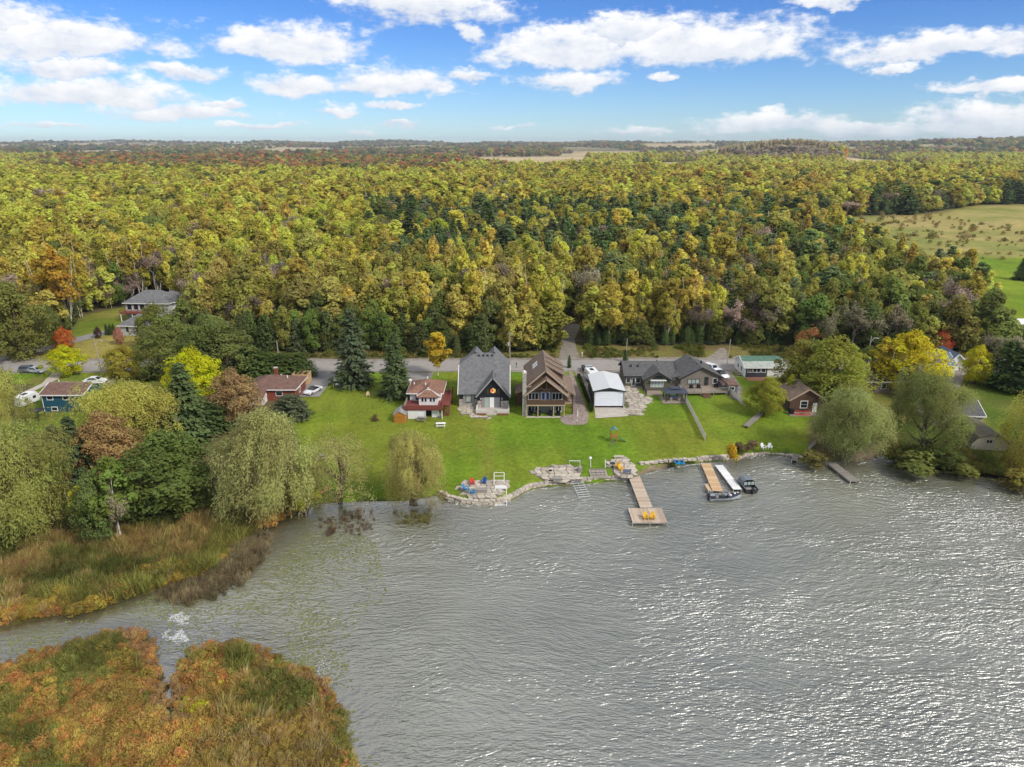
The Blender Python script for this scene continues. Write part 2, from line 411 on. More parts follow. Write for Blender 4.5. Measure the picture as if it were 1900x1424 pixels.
blend((YY > 155) & (YY < 166) & (XX > -140) & (XX < 140), LAWN, LAWN2, 12)
blend(inpoly(XX, YY, CLEAR), (.14,.185,.022), (.26,.22,.055), 14)
blend(inpoly(XX, YY, LEFTY), LAWN, VERGE, 8)
blend((XX > 60) & (XX < 130) & (YY > 108) & (YY < 160), (.075,.115,.014), VERGE, 9)
blend(inpoly(XX, YY, MEADP), MEADOW, (.20,.22,.05), 26)
blend(inpoly(XX, YY, GREENP), BRIGHT, LAWN, 40)
for q in FIELDP: blend(inpoly(XX, YY, q), FIELD, (.38,.29,.14), 260)
blend((YY < 104) & (XX < -33), MARSH, (.10,.085,.025), 5)
blend(inpoly(XX, YY, ISLE), MARSH, (.11,.075,.025), 4)
beach = inpoly(XX, YY, gp([(1178,892),(1185,868),(1235,855),(1300,850),(1310,860)])) | inpoly(XX, YY, gp([(1530,860),(1560,846),(1618,815),(1640,812),(1645,846),(1590,862)])) | inpoly(XX, YY, gp([(-60,1010),(-60,955),(5,960),(20,975),(10,1000)]))
blend(beach, SANDC, (.16,.125,.085), 2.5)
C[~land] = (.06,.06,.035)

nx, ny = len(GX), len(GY)
V = np.stack([XX, YY, ZZ], -1).reshape(-1, 3)
idx = np.arange(nx*ny).reshape(ny, nx)
F = np.stack([idx[:-1,:-1], idx[:-1,1:], idx[1:,1:], idx[1:,:-1]], -1).reshape(-1, 4)
def np_mesh(name, V, F, mats=(), cols=None, smooth=False, fl=None):
    me = bpy.data.meshes.new(name); k = F.shape[1]
    me.vertices.add(len(V)); me.vertices.foreach_set('co', np.ascontiguousarray(V, np.float32).ravel())
    me.loops.add(F.size); me.loops.foreach_set('vertex_index', np.ascontiguousarray(F, np.int32).ravel())
    me.polygons.add(len(F)); me.polygons.foreach_set('loop_start', np.arange(0, F.size, k, dtype=np.int32))
    me.update(calc_edges=True)
    for m in mats: me.materials.append(m)
    if cols is not None:
        a = me.attributes.new('cover', 'FLOAT_COLOR', 'POINT'); a.data.foreach_set('color', np.concatenate([cols, np.ones((len(cols), 1))], 1).astype(np.float32).ravel())
    if fl is not None:
        a = me.attributes.new('shade', 'FLOAT', 'POINT'); a.data.foreach_set('value', np.asarray(fl, np.float32))
    if smooth: me.polygons.foreach_set('use_smooth', np.ones(len(F), bool))
    return me
gm = bpy.data.materials.new('ground'); gm.use_nodes = True; gm.node_tree.nodes.clear(); N = NT(gm.node_tree)
co = N.new('ShaderNodeTexCoord').outputs['Object']
at_ = N.new('ShaderNodeAttribute', attribute_name='cover')
f1 = N.mr(N.noise(co, .12, 4, .6), .3, .7, .80, 1.2); f2 = N.mr(N.noise(co, 1.3, 5, .7), .25, .75, .62, 1.38); f3 = N.mr(N.noise(N.vm('MULTIPLY', co, (1., .35, 1.)), 6., 3, .7), .2, .8, .72, 1.28)
f4 = N.mr(N.noise(co, 14., 3, .8), .2, .8, .78, 1.22)
f = N.m('MULTIPLY', N.m('MULTIPLY', f1, f2), N.m('MULTIPLY', f3, f4))
c = N.mix(1., at_.outputs['Color'], f, 'MULTIPLY')
c = N.mix(N.mr(N.noise(co, .35, 4, .7), .52, .72, 0., .35), c, N.mix(1., c, (1.35,.95,.9,1), 'MULTIPLY'))
# faint mowing lines across the lawns
p = N.new('ShaderNodeBsdfPrincipled'); N.l.new(c, p.inputs['Base Color']); p.inputs['Roughness'].default_value = .95; p.inputs['Specular IOR Level'].default_value = .1
bn = N.new('ShaderNodeBump'); bn.inputs['Strength'].default_value = .6; bn.inputs['Distance'].default_value = .12
N.l.new(N.noise(co, 9., 4, .8), bn.inputs['Height']); N.l.new(bn.outputs[0], p.inputs['Normal'])
o = N.new('ShaderNodeOutputMaterial'); N.l.new(p.outputs[0], o.inputs[0])
struct(link('ground', np_mesh('ground', V, F, [gm], C.reshape(-1, 3), True)))

# ---- lake
wm = bpy.data.materials.new('lake_water'); wm.use_nodes = True; wm.node_tree.nodes.clear(); N = NT(wm.node_tree)
co = N.new('ShaderNodeTexCoord').outputs['Object']
big = N.noise(co, .035, 3, .5, out=1)
cw = N.vm('ADD', co, N.vm('SCALE', N.vm('SUBTRACT', big, (.5,.5,.5)))); N.n[-1].inputs[0]
for n_ in N.n:
    if n_.type == 'VECT_MATH' and n_.operation == 'SCALE': n_.inputs['Scale'].default_value = 16.
def rotmap(vec, ang, sc):
    mp = N.new('ShaderNodeMapping'); N.l.new(vec, mp.inputs[0]); mp.inputs['Rotation'].default_value = (0, 0, R(ang)); mp.inputs['Scale'].default_value = sc; return mp.outputs[0]
def ridge(v): return N.m('SUBTRACT', 1., N.m('ABSOLUTE', N.m('SUBTRACT', N.m('MULTIPLY', v, 2.), 1.)))
wA = ridge(N.noise(rotmap(cw, 24, (.22, .85, 1)), 1., 2, .5, .6))
wB = N.noise(rotmap(cw, 24, (.40, 1.35, 1)), 1.4, 2, .5, .3)
wC = N.noise(rotmap(co, -26, (.6, 1.7, 1)), 2.7, 2, .5)
calm = N.mr(N.noise(N.vm('MULTIPLY', co, (.7, 1.5, 1.)), .05, 4, .6), .36, .64, .55, 1.25)
shl = N.new('ShaderNodeAttribute', attribute_name='shelter').outputs['Fac']        # 0 open lake .. 1 at the shore
lp = N.sep(co)
lee = N.mr(N.m('ADD', lp[0], N.m('MULTIPLY', lp[1], .25)), -32., 6., .18, 1., True)      # sheltered water in the reedy bay
hgt = N.m('MULTIPLY', N.m('MULTIPLY', N.m('ADD', N.m('ADD', N.m('MULTIPLY', wA, .17), N.m('MULTIPLY', wB, .50)), N.m('MULTIPLY', wC, .30)), calm), N.m('MULTIPLY', lee, N.mr(shl, 0., 1., 1., .22)))
bn = N.new('ShaderNodeBump'); bn.inputs['Strength'].default_value = 1.; bn.inputs['Distance'].default_value = .80; N.l.new(hgt, bn.inputs['Height'])
p = N.new('ShaderNodeBsdfPrincipled'); p.inputs['Base Color'].default_value = (.10,.105,.062,1)
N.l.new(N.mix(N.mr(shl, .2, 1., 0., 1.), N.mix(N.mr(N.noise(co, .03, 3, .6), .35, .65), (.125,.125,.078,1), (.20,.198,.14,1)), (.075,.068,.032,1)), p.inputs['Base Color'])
N.l.new(N.mr(shl, 0., 1., .34, .16), p.inputs['Roughness'])
p.inputs['Roughness'].default_value = .34; p.inputs['IOR'].default_value = 3.1; p.inputs['Specular IOR Level'].default_value = .5
N.l.new(bn.outputs[0], p.inputs['Normal'])
o = N.new('ShaderNodeOutputMaterial'); N.l.new(p.outputs[0], o.inputs[0])
WX = axis_lines(-110, 110, 2., -900, 900, 1.3); WY = axis_lines(34, 128, 2., -120, 132, 1.3); wxx, wyy = np.meshgrid(WX, WY)
ws = np.full(wxx.shape, 1e9)
for poly in (SH, ISLE[:-5]):
    for (ax, ay), (bx, by) in zip(poly[:-1], poly[1:]):
        t = np.clip(((wxx-ax)*(bx-ax)+(wyy-ay)*(by-ay))/((bx-ax)**2+(by-ay)**2+1e-9), 0, 1); ws = np.minimum(ws, np.hypot(wxx-ax-t*(bx-ax), wyy-ay-t*(by-ay)))
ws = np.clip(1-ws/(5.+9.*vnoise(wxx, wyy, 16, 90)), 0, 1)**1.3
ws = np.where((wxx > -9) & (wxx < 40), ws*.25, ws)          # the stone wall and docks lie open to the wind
wi = np.arange(wxx.size).reshape(wxx.shape)
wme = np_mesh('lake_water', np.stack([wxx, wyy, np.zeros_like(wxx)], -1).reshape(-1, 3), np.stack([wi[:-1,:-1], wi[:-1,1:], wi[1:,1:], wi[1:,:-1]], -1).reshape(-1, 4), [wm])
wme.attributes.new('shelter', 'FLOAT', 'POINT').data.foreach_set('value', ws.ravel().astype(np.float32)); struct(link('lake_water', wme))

# ---- draped sheets: polygons split along the ground's own grid rows so that they follow it
def drape(name, pts, dz, m, world=False, subdiv=True, parent=None):
    q = pts if world else [tuple(G(x, y)[:2]) for x, y in pts]
    bm = bmesh.new(); bm.faces.new([bm.verts.new((x, y, 0)) for x, y in q])
    y0, y1 = min(a[1] for a in q), max(a[1] for a in q)
    for y in GY[(GY > y0+.01) & (GY < y1-.01)]:
        bmesh.ops.bisect_plane(bm, geom=bm.verts[:]+bm.edges[:]+bm.faces[:], plane_co=(0, y, 0), plane_no=(0, 1, 0))
    for v in bm.verts: v.co.z = hY(v.co.y)+dz
    bmesh.ops.triangulate(bm, faces=bm.faces)
    bmesh.ops.recalc_face_normals(bm, faces=bm.faces)
    if bm.faces and sum(f.normal.z for f in bm.faces) < 0: bmesh.ops.reverse_faces(bm, faces=bm.faces)
    me = bpy.data.meshes.new(name); bm.to_mesh(me); bm.free(); me.materials.append(m)
    return struct(link(name, me, parent)) if parent is None else link(name, me, parent)
ASPH = mat('asphalt', (.30,.275,.25), .9, .12, .8, bump=.01, dirt=.15)
GRAVEL = mat('gravel', (.27,.235,.195), .95, .22, 1.1, bump=.03, col2=(.20,.175,.14))
DRIVE = mat('driveway_asphalt', (.24,.225,.21), .9, .14, .9, bump=.01)
PAVE = mat('brick_paving', (.30,.235,.20), .85, .2, 1.5, kind='stone', course=.28)
CONC = mat('concrete', (.45,.40,.34), .85, .12, .8, bump=.01, dirt=.25)
def road_edge(y0, amp, seed): return [(x, y0+(vnoise(x, 0, 9, seed)-.5)*amp+.9*math.sin(x*.011)) for x in np.arange(-260, 141, 4.)]
drape('road_shoulder', road_edge(164.0, 1.4, 3)+road_edge(175.6, 1.4, 4)[::-1], .02, GRAVEL, True)
drape('road', road_edge(165.3, .3, 5)+road_edge(173.8, .3, 6)[::-1], .045, ASPH, True)
drape('gravel_lane', [(1036,668),(1078,668),(1070,650),(1066,630),(1078,607),(1072,602),(1044,602),(1042,630),(1040,650)], .06, GRAVEL)
drape('track_entrance', [(1305,668),(1352,668),(1348,650),(1342,645),(1335,647),(1322,658)], .06, GRAVEL)
drape('driveway', [(584,690),(630,690),(592,737),(551,737)], .07, DRIVE)
drape('driveway', [(756,692),(806,692),(800,702),(760,712),(742,705)], .07, DRIVE)
drape('gravel_yard', [(1066,690),(1352,690),(1352,712),(1320,712),(1296,706),(1160,706),(1162,722),(1160,750),(1120,756),(1090,752),(1078,720)], .05, GRAVEL)
drape('driveway', [(1318,690),(1356,690),(1378,722),(1372,744),(1350,730),(1338,712)], .075, GRAVEL)
drape('driveway', [(0,672),(-40,690),(-20,660),(60,645),(120,632),(180,617),(232,606),(234,612),(185,625),(125,640),(70,655),(30,668)], .06, DRIVE)
drape('driveway', [(100,690),(122,690),(108,704),(60,728),(48,735),(40,730),(78,712)], .06, CONC)
drape('driveway', [(196,698),(222,698),(205,716),(180,716)], .06, DRIVE)
drape('driveway', [(1755,690),(1800,656),(1815,660),(1795,690),(1770,740),(1720,770),(1700,760)], .06, GRAVEL)
drape('paved_driveway', [(1056,690),(1062,690),(1092,770),(1091,784),(1082,789),(1050,789),(1040,782),(1040,772),(1062,770)], .06, PAVE)
drape('garage_apron', [(1103,757),(1160,755),(1166,773),(1105,777)], .07, CONC)
# ================================================================ buildings
WHITE = mat('white_paint', (.78,.77,.74), .6, .06, 1.2, dirt=.12)
WSIDE = mat('white_siding', (.76,.76,.74), .7, .06, 1., kind='siding', course=.22, dirt=.12)
GLASS = glass(); GLASSL = glass('curtained_glass', (.34,.40,.37))
def walls(par, name, x0, x1, y0, y1, z0, ze, m, axis=None, zr=None):
    mb = MB()
    if axis == 'y': mb.prism([(x0,z0),(x1,z0),(x1,ze),((x0+x1)/2,zr),(x0,ze)], 'y', y0, y1)
    elif axis == 'x': mb.prism([(y0,z0),(y1,z0),(y1,ze),((y0+y1)/2,zr),(y0,ze)], 'x', x0, x1)
    else: mb.box(x0,x1,y0,y1,z0,ze)
    return mb.build(name, m, par)
def gable_roof(par, x0, x1, y0, y1, ze, zr, axis, m, ov=.4, og=.35, th=.16, trim=None, name='roof'):
    """ridge along axis; ov = eave overhang, og = overhang past the gable walls"""
    mb = MB(); tb = MB()
    if axis == 'y':
        c = (x0+x1)/2; k = (zr-ze)/((x1-x0)/2); a, b = y0-og, y1+og
        for s, xe in ((-1, x0-ov), (1, x1+ov)):
            zl = ze-k*ov+th; q = [(c,a,zr+th),(c,b,zr+th),(xe,b,zl),(xe,a,zl)]
            mb.slab(q, th)
            tb.slab([(c,a-.05,zr+th+.02),(c,a+.04,zr+th+.02),(xe,a+.04,zl+.02),(xe,a-.05,zl+.02)], .26)
            tb.box(min(xe, xe+s*.06), max(xe, xe+s*.06), a, b, zl-.22, zl+.01)
    else:
        c = (y0+y1)/2; k = (zr-ze)/((y1-y0)/2); a, b = x0-og, x1+og
        for s, ye in ((-1, y0-ov), (1, y1+ov)):
            zl = ze-k*ov+th; mb.slab([(a,c,zr+th),(b,c,zr+th),(b,ye,zl),(a,ye,zl)], th)
            for xx in (a, b): tb.slab([(xx-.05,c,zr+th+.02),(xx+.05,c,zr+th+.02),(xx+.05,ye,zl+.02),(xx-.05,ye,zl+.02)], .26)
            tb.box(a, b, min(ye, ye+s*.06), max(ye, ye+s*.06), zl-.22, zl+.01)
    r = mb.build(name, m, par)
    if trim: tb.build('fascia', trim, r)
    return r
def hip_roof(par, x0, x1, y0, y1, ze, zr, m, ov=.4, th=.16, trim=None, ridge=None, name='roof'):
    x0 -= ov; x1 += ov; y0 -= ov; y1 += ov; w, d_ = x1-x0, y1-y0
    if w > d_: i = d_/2 if ridge is None else ridge; A, B = (x0+i,(y0+y1)/2,zr), (x1-i,(y0+y1)/2,zr); fs = [[(x0,y0,ze),(x1,y0,ze),B,A],[(x1,y1,ze),(x0,y1,ze),A,B],[(x0,y1,ze),(x0,y0,ze),A],[(x1,y0,ze),(x1,y1,ze),B]]
    else: i = w/2 if ridge is None else ridge; A, B = ((x0+x1)/2,y0+i,zr), ((x0+x1)/2,y1-i,zr); fs = [[(x0,y1,ze),(x0,y0,ze),A,B],[(x1,y0,ze),(x1,y1,ze),B,A],[(x0,y0,ze),(x1,y0,ze),A],[(x1,y1,ze),(x0,y1,ze),B]]
    mb = MB()
    for f in fs: mb.slab(f, th)
    r = mb.build(name, m, par)
    if trim: MB().box(x0,x1,y0-.05,y0,ze-.24,ze-.02).box(x0,x1,y1,y1+.05,ze-.24,ze-.02).box(x0-.05,x0,y0-.05,y1+.05,ze-.24,ze-.02).box(x1,x1+.05,y0-.05,y1+.05,ze-.24,ze-.02).build('fascia', trim, r)
    return r
def win(par, x, z, w, h, y, fm=WHITE, face='f', n=1, pm=GLASS, name='window', b=.09, bars=0):
    """window centred at x (along the wall), bottom z, standing on wall plane y"""
    fr, pn = MB(), MB()
    def bx(mb, a0, a1, d0, d1, z0, z1):
        if face == 'f': mb.box(a0, a1, y-d1, y-d0, z0, z1)
        elif face == 'r': mb.box(y+d0, y+d1, a0, a1, z0, z1)
        elif face == 'l': mb.box(y-d1, y-d0, a0, a1, z0, z1)
    x0, x1 = x-w/2, x+w/2
    bx(fr, x0-b, x1+b, 0, .07, z-b, z); bx(fr, x0-b, x1+b, 0, .07, z+h, z+h+b); bx(fr, x0-b, x0, 0, .065, z, z+h); bx(fr, x1, x1+b, 0, .065, z, z+h)
    for i in range(1, n): c = x0+w*i/n; bx(fr, c-.05, c+.05, 0, .062, z, z+h)
    for i in range(bars): c = z+h*(i+1)/(bars+1); bx(fr, x0, x1, .022, .05, c-.02, c+.02)
    f = fr.build(name, fm, par)
    for i in range(n):
        p_ = MB(); a, c = x0+w*i/n, x0+w*(i+1)/n
        bx(p_, a+(.05 if i else 0), c-(.05 if i < n-1 else 0), 0, .02, z, z+h); p_.build('pane', pm, f)
    return f
def door(par, x, z, w, h, y, m, name='door', pm=None):
    d_ = box(name, par, x-w/2, x+w/2, y-.06, y, z, z+h, m)
    if pm: box('pane', d_, x-w/2+.15, x+w/2-.15, y-.075, y-.06, z+.25, z+h-.15, pm)
    MB().ball((x+w/2-.12, y-.1, z+h*.47), .05, .05, .05, 6, 4).build('door_handle', STEEL, d_); return d_
STEEL = mat('steel', (.42,.43,.44), .35, .1, 2., metal=.7)
GALV = mat('galvanised', (.50,.51,.51), .5, .12, 2., metal=.3)
DARKM = mat('dark_metal', (.03,.03,.032), .5, .15, 2.)
GREYROOF = mat('grey_shingles', (.155,.155,.155), .9, .18, 1., kind='courses', course=.22, bump=.02)
DKROOF = mat('charcoal_shingles', (.105,.102,.10), .9, .2, 1., kind='courses', course=.2, bump=.02)
BRROOF = mat('brown_shingles', (.20,.145,.105), .9, .2, 1., kind='courses', course=.2, bump=.02)
RDROOF = mat('red_brown_shingles', (.235,.125,.085), .9, .18, 1., kind='courses', course=.2, bump=.02)
PLROOF = mat('plum_shingles', (.165,.095,.075), .9, .18, 1., kind='courses', course=.2, bump=.02)
BLACKS = mat('black_siding', (.018,.019,.024), .75, .15, 1., kind='vert', course=.3)
STONE = mat('stone_veneer', (.42,.385,.34), .9, .15, 1.5, kind='stone', course=.42)
BROWNW = mat('brown_timber', (.105,.06,.038), .8, .2, 2., kind='siding', course=.2)
TANTRIM = mat('tan_trim', (.42,.31,.22), .75, .1, 1.)
SAGE = mat('sage_board', (.22,.225,.175), .8, .1, 1., kind='siding', course=.2)
OLIVEW = mat('olive_siding', (.115,.108,.075), .8, .12, 1., kind='vert', course=.3)
REDDECK = mat('red_deck', (.20,.055,.042), .75, .2, 2., kind='vert', course=.15)
WOODD = mat('weathered_deck', (.30,.245,.19), .85, .2, 2., kind='vert', course=.16)
TANW = mat('tan_wood', (.46,.30,.16), .8, .18, 2., kind='vert', course=.16)
GREYW = mat('grey_wood', (.27,.245,.215), .9, .22, 2.)
BLUES = mat('blue_siding', (.016,.085,.14), .7, .12, 1., kind='siding', course=.2)
BRICK = mat('red_brick', (.23,.062,.038), .9, .25, 3., kind='siding', course=.12)
CEDARW = mat('cedar_boards', (.44,.19,.03), .75, .15, 1.5, kind='vert', course=.18)
DARKIN = mat('dark_interior', (.02,.018,.016), .9, .1, 1.)
def stairs(par, x0, x1, y0, y1, z0, z1, n, m, name='step'):
    for i in range(n):
        t = i/n; y = y1+(y0-y1)*(i/n); z = z1-(z1-z0)*(i+1)/(n+0)+0; dy = abs(y1-y0)/n
        box(name, par, x0, x1, y-dy+.02 if y0 < y1 else y, y if y0 < y1 else y+dy-.02, z-.06+(z1-z0)/n*.0, z+.0+.04, m)
def rail(par, pts, h, m, name='railing', post=1.5, bal=.3):
    mb = MB()
    for (a, b) in zip(pts[:-1], pts[1:]):
        a, b = Vector(a), Vector(b); L = (b-a).length; n = max(1, int(L/post)); 
        for i in range(n+1):
            p_ = a+(b-a)*i/n; mb.box(p_.x-.05, p_.x+.05, p_.y-.05, p_.y+.05, p_.z, p_.z+h+.06)
        for zz in (.12, h): mb.tube([a+Vector((0,0,zz)), b+Vector((0,0,zz))], .05, 4)
        k = int(L/bal)
        for i in range(1, k): p_ = a+(b-a)*i/k; mb.box(p_.x-.02, p_.x+.02, p_.y-.02, p_.y+.02, p_.z+.12, p_.z+h)
    return mb.build(name, m, par)

# ---- grey steep-roofed house with the black gable
H = thing('house', 'steep grey roofed house with black front gable and glowing emblem', 'house', (-11.3, 139.5, 2.2))
walls(H, 'wall', .15, 10.65, 1.6, 13.5, -.3, 3.2, STONE)
walls(H, 'upper_wall', .12, 10.68, 1.57, 13.53, 1.75, 3.3, BLACKS)
# main roof: front and back slopes with clipped gables
zr_, ze_, c_ = 10.0, 3.0, 8.4
def clip(yf, ys): # one slope from eave at yf to the ridge at c_
    t = .70; yk = yf+(c_-yf)*t; zk = ze_+(zr_-ze_)*t
    return [(-.1,yf,ze_),(10.9,yf,ze_),(10.9,yk,zk),(7.6,c_,zr_),(3.3,c_,zr_),(-.1,yk,zk)]
mb = MB(); mb.slab(clip(1.0, 1), .2); mb.slab([(p_[0], 2*c_-p_[1], p_[2]) for p_ in clip(1.0, 1)], .2)
yk = 1.0+(c_-1.0)*.7; zk = ze_+(zr_-ze_)*.7
mb.slab([(-.1,yk,zk),(3.3,c_,zr_),(-.1,2*c_-yk,zk)], .2); mb.slab([(10.9,yk,zk),(7.6,c_,zr_),(10.9,2*c_-yk,zk)], .2)
# two small rear peaks breaking the ridge
for xc in (3.4, 7.4):
    mb.slab([(xc,c_-.4,zr_+.4),(xc,c_+4,zr_+.4),(xc-2.9,c_+4,zr_-2.6),(xc-2.9,c_+1.2,zr_-2.6)], .16); mb.slab([(xc,c_-.4,zr_+.4),(xc,c_+4,zr_+.4),(xc+2.9,c_+4,zr_-2.6),(xc+2.9,c_+1.2,zr_-2.6)], .16)
rf = mb.build('roof', GREYROOF, H)
MB().prism([(1.5,2.9),(yk,zk-.5),(2*c_-yk,zk-.5),(2*c_-1.5,2.9)], 'x', .12, 10.68).build('gable_wall', BLACKS, H)
for xx in (-.1, 10.9): MB().slab([(xx-.06,1.0,ze_+.03),(xx+.06,1.0,ze_+.03),(xx+.06,yk,zk+.03),(xx-.06,yk,zk+.03)], .3).build('fascia', WHITE, rf)
for i in range(4): MB().box(4.0+i*.95, 4.35+i*.95, c_-.75, c_-.45, zr_-.62, zr_-.25).build('roof_vent', DARKM, rf)
# front dormer gable
gx0, gx1, gz = 3.9, 10.75, 6.9
MB().prism([(gx0+.1,-.3),(gx1-.1,-.3),(gx1-.1,3.0),((gx0+gx1)/2,gz),(gx0+.1,3.0)], 'y', .55, 3.).build('gable_wall', BLACKS, H)
gable_roof(H, gx0, gx1, .5, 5.2, 2.9, gz+.1, 'y', GREYROOF, .25, .5, .18, mat('grey_trim', (.30,.30,.29), .7, .08))
for i in range(4): MB().box(7.55, 7.8, 1.2+i*.7, 1.45+i*.7, gz-.45, gz-.08).build('roof_vent', DARKM, rf)
xm = (gx0+gx1)/2
em = bpy.data.materials.new('stained_glass'); em.use_nodes = True; N = NT(em.node_tree); pb = N.n['Principled BSDF']
v_ = N.new('ShaderNodeTexVoronoi'); v_.inputs['Scale'].default_value = 3.2; N.l.new(N.new('ShaderNodeTexCoord').outputs['Object'], v_.inputs['Vector'])
cr_ = N.ramp(N.sep(v_.outputs['Color'])[0], (0., (.55,.04,.01)), (.45, (.75,.16,.02)), (.75, (.95,.62,.12)), (1., (.9,.8,.6)))
N.l.new(cr_, pb.inputs['Base Color']); N.l.new(cr_, pb.inputs['Emission Color']); pb.inputs['Emission Strength'].default_value = .05
hx = [(xm+.62*math.cos(R(a)), 4.0+.62*math.sin(R(a))) for a in range(30, 390, 60)]
e_ = MB().prism([(xm+1.2*(q[0]-xm), 4.0+1.2*(q[1]-4.0)) for q in hx], 'y', .49, .55).build('emblem', DARKIN, H); e_['label'] = 'glowing red and orange hexagonal emblem'
MB().prism(hx, 'y', .46, .49).build('emblem_glass', em, e_)
for xx in (-1.35, .85): box('shutter', H, xm+xx, xm+xx+.5, .47, .55, 3.3, 4.4, mat('dark_timber', (.06,.042,.03), .8))
dk = MB().box(4.9,5.45,.42,.55,.35,2.45).build('door_frame', GREYW, H)
for a, b, m_ in ((5.5,6.5,GLASSL),(6.6,7.55,WHITE),(7.6,8.75,mat('grey_panel', (.2,.205,.21), .6))): box('sliding_door', H, a, b, .44, .55, .32, 2.5, m_)
box('stone_panel', H, gx0+.15, 4.85, .46, .55, .3, 1.75, STONE); box('stone_panel', H, 8.95, gx1-.15, .46, .55, .3, 1.75, STONE)
for xx in (4.75, 9.2): MB().box(xx-.07,xx+.07,.38,.5,2.1,2.4).build('wall_lamp', WHITE, H)
win(H, 2.15, 1.1, 1.0, 1.9, 1.57, DARKM, pm=GLASSL); 
for xx in (1.25, 3.05): box('shutter', H, xx-.28, xx+.28, 1.49, 1.57, 1.0, 3.05, GREYW)
pr = MB().box(gx0-.05,gx1,-2.6,.55,-.4,.3).build('porch', CONC, H)
PST = mat('pale_stone', (.56,.53,.48), .85, .1, 1.5)
for q in ((gx0-.05,gx0+.25,-2.29,.4),(gx0-.05,6.0,-2.62,-2.3),(8.2,gx1,-2.62,-2.3),(gx1-.25,gx1,-2.29,.4)): box('porch_wall', H, *q, .3, .95, PST)
for i in range(2): box('step', H, 6.1, 8.1, -3.1-.45*i, -2.62-.45*i, -.4, .1-.2*i, CONC)
for a, b in ((4.0,5.9),(8.3,10.6)): box('planter', H, a, b, -3.1, -2.66, -.3, .15, mat('red_flowers', (.30,.03,.04), .9, .5, 9., col2=(.06,.12,.03)))

# ---- brown three-storey timber house
H = thing('house', 'tall brown timber house with gabled balcony front and stone chimney', 'house', (2.9, 135.4, 2.05))
walls(H, 'wall', .3, 7.6, 2.4, 16.4, -.3, 5.9, SAGE); walls(H, 'upper_wall', .3, 7.6, 2.4, 16.4, 5.9, 6.0, BROWNW, 'y', 9.25)
gable_roof(H, .1, 7.8, 2.2, 16.6, 5.95, 9.35, 'y', BRROOF, .45, .5, .2, TANTRIM)
# lower front gable over the balcony
pr_ = MB().prism([(.1,4.9),(7.9,4.9),(4,8.0)], 'y', 1.75, 2.35).build('gable_wall', BROWNW, H)
gable_roof(H, 0, 8., .2, 2.6, 4.85, 8.05, 'y', BRROOF, .5, .3, .2, TANTRIM)
tr = MB(); tr.tube([(4,.25,7.6),(4,.25,5.6)], .14, 4).tube([(2.6,.25,6.6),(4,.25,5.3)], .12, 4).tube([(5.4,.25,6.6),(4,.25,5.3)], .12, 4).tube([(1.2,.25,5.95),(6.8,.25,5.95)], .11, 4); tr.build('roof_truss', mat('dark_brown_beam', (.055,.03,.02), .8), H)
for x, w, n in ((1.45,1.3,2),(4,1.0,1),(6.5,1.3,2)): win(H, x, 5.15, w, .72, 2.36, n=n)
for x, w, n in ((1.5,1.95,3),(6.4,1.95,3)): win(H, x, 3.05, w, 1.35, 2.4, n=n); win(H, x, .5, w, 1.5, 2.4, n=n)
door(H, 3.55, 2.75, .85, 1.95, 2.4, WHITE, pm=mat('blue_glass', (.06,.09,.25), .15)); door(H, 4.45, 2.75, .85, 1.95, 2.4, WHITE, pm=MATS['blue_glass'])
bl = box('balcony', H, 0, 8., .1, 2.4, 2.42, 2.68, TANTRIM); box('balcony_rail', bl, .15, 7.85, .1, .2, 2.68, 3.7, BROWNW)
for x in (.15, 2.4, 5.6, 7.75): box('post', H, x-.1, x+.1, .12, .34, 0, 2.42, TANTRIM); 
for x in (.15, 7.75): box('post', H, x-.1, x+.1, .12, .34, 2.68, 4.95, MATS['dark_brown_beam'])
box('patio_slab', H, -.1, 8.2, -.3, 2.4, -.4, .05, CONC)
ch = walls(H, 'chimney', -.75, .02, .6, 2.2, -.3, 9.1, STONE); MB().box(-.8,.07,.5,2.3,9.1,9.25).build('chimney_cap', CONC, ch); MB().box(-.55,-.2,.9,1.9,9.25,9.5).build('flue_cap', WHITE, ch)
for y in (9.2, 10.9): MB().slab([(1.5,y,7.55),(1.5,y+1.0,7.55),(2.5,y+1.0,8.45),(2.5,y,8.45)], .05).build('skylight', mat('skylight_white', (.85,.87,.9), .2), H)
for y in (4.5, 8., 11.5): MB().prism([(4.1,9.5),(7.7,7.2),(7.7,6.3),(4.1,8.6)], 'y', y+1.0, y+3.1).build('shed_dormer', BROWNW, H); 
for y in (4.5, 8., 11.5): MB().slab([(3.95,y+.75,9.68),(3.95,y+3.3,9.68),(8.15,y+3.3,7.3),(8.15,y+.75,7.3)], .16).build('dormer_roof', BRROOF, H)
# side porch under its own roof
MB().slab([(7.7,1.3,5.75),(7.7,13.,5.75),(10.1,13.,4.35),(10.1,1.3,4.35)], .18).build('porch_roof', BRROOF, H)
MB().box(10.05,10.15,1.3,13.,4.08,4.34).build('fascia', TANTRIM, H)
box('side_balcony', H, 7.62, 9.7, 1.6, 12.5, 2.4, 2.62, TANTRIM); rail(H, [(7.7,1.7,2.62),(9.6,1.7,2.62),(9.6,12.3,2.62)], .95, BROWNW, 'railing', 1.8, .5)
for y in (1.7, 5., 8.5, 12.2): box('post', H, 9.5, 9.68, y-.1, y+.1, -.2, 4.5, MATS['dark_brown_beam'])
wl = box('wall_annex', H, -2.0, .28, 6.2, 11.2, -.3, 3.0, BROWNW); MB().slab([(.2,5.9,3.9),(.2,11.5,3.9),(-2.3,11.5,3.0),(-2.3,5.9,3.0)], .15).build('annex_roof', BRROOF, H)
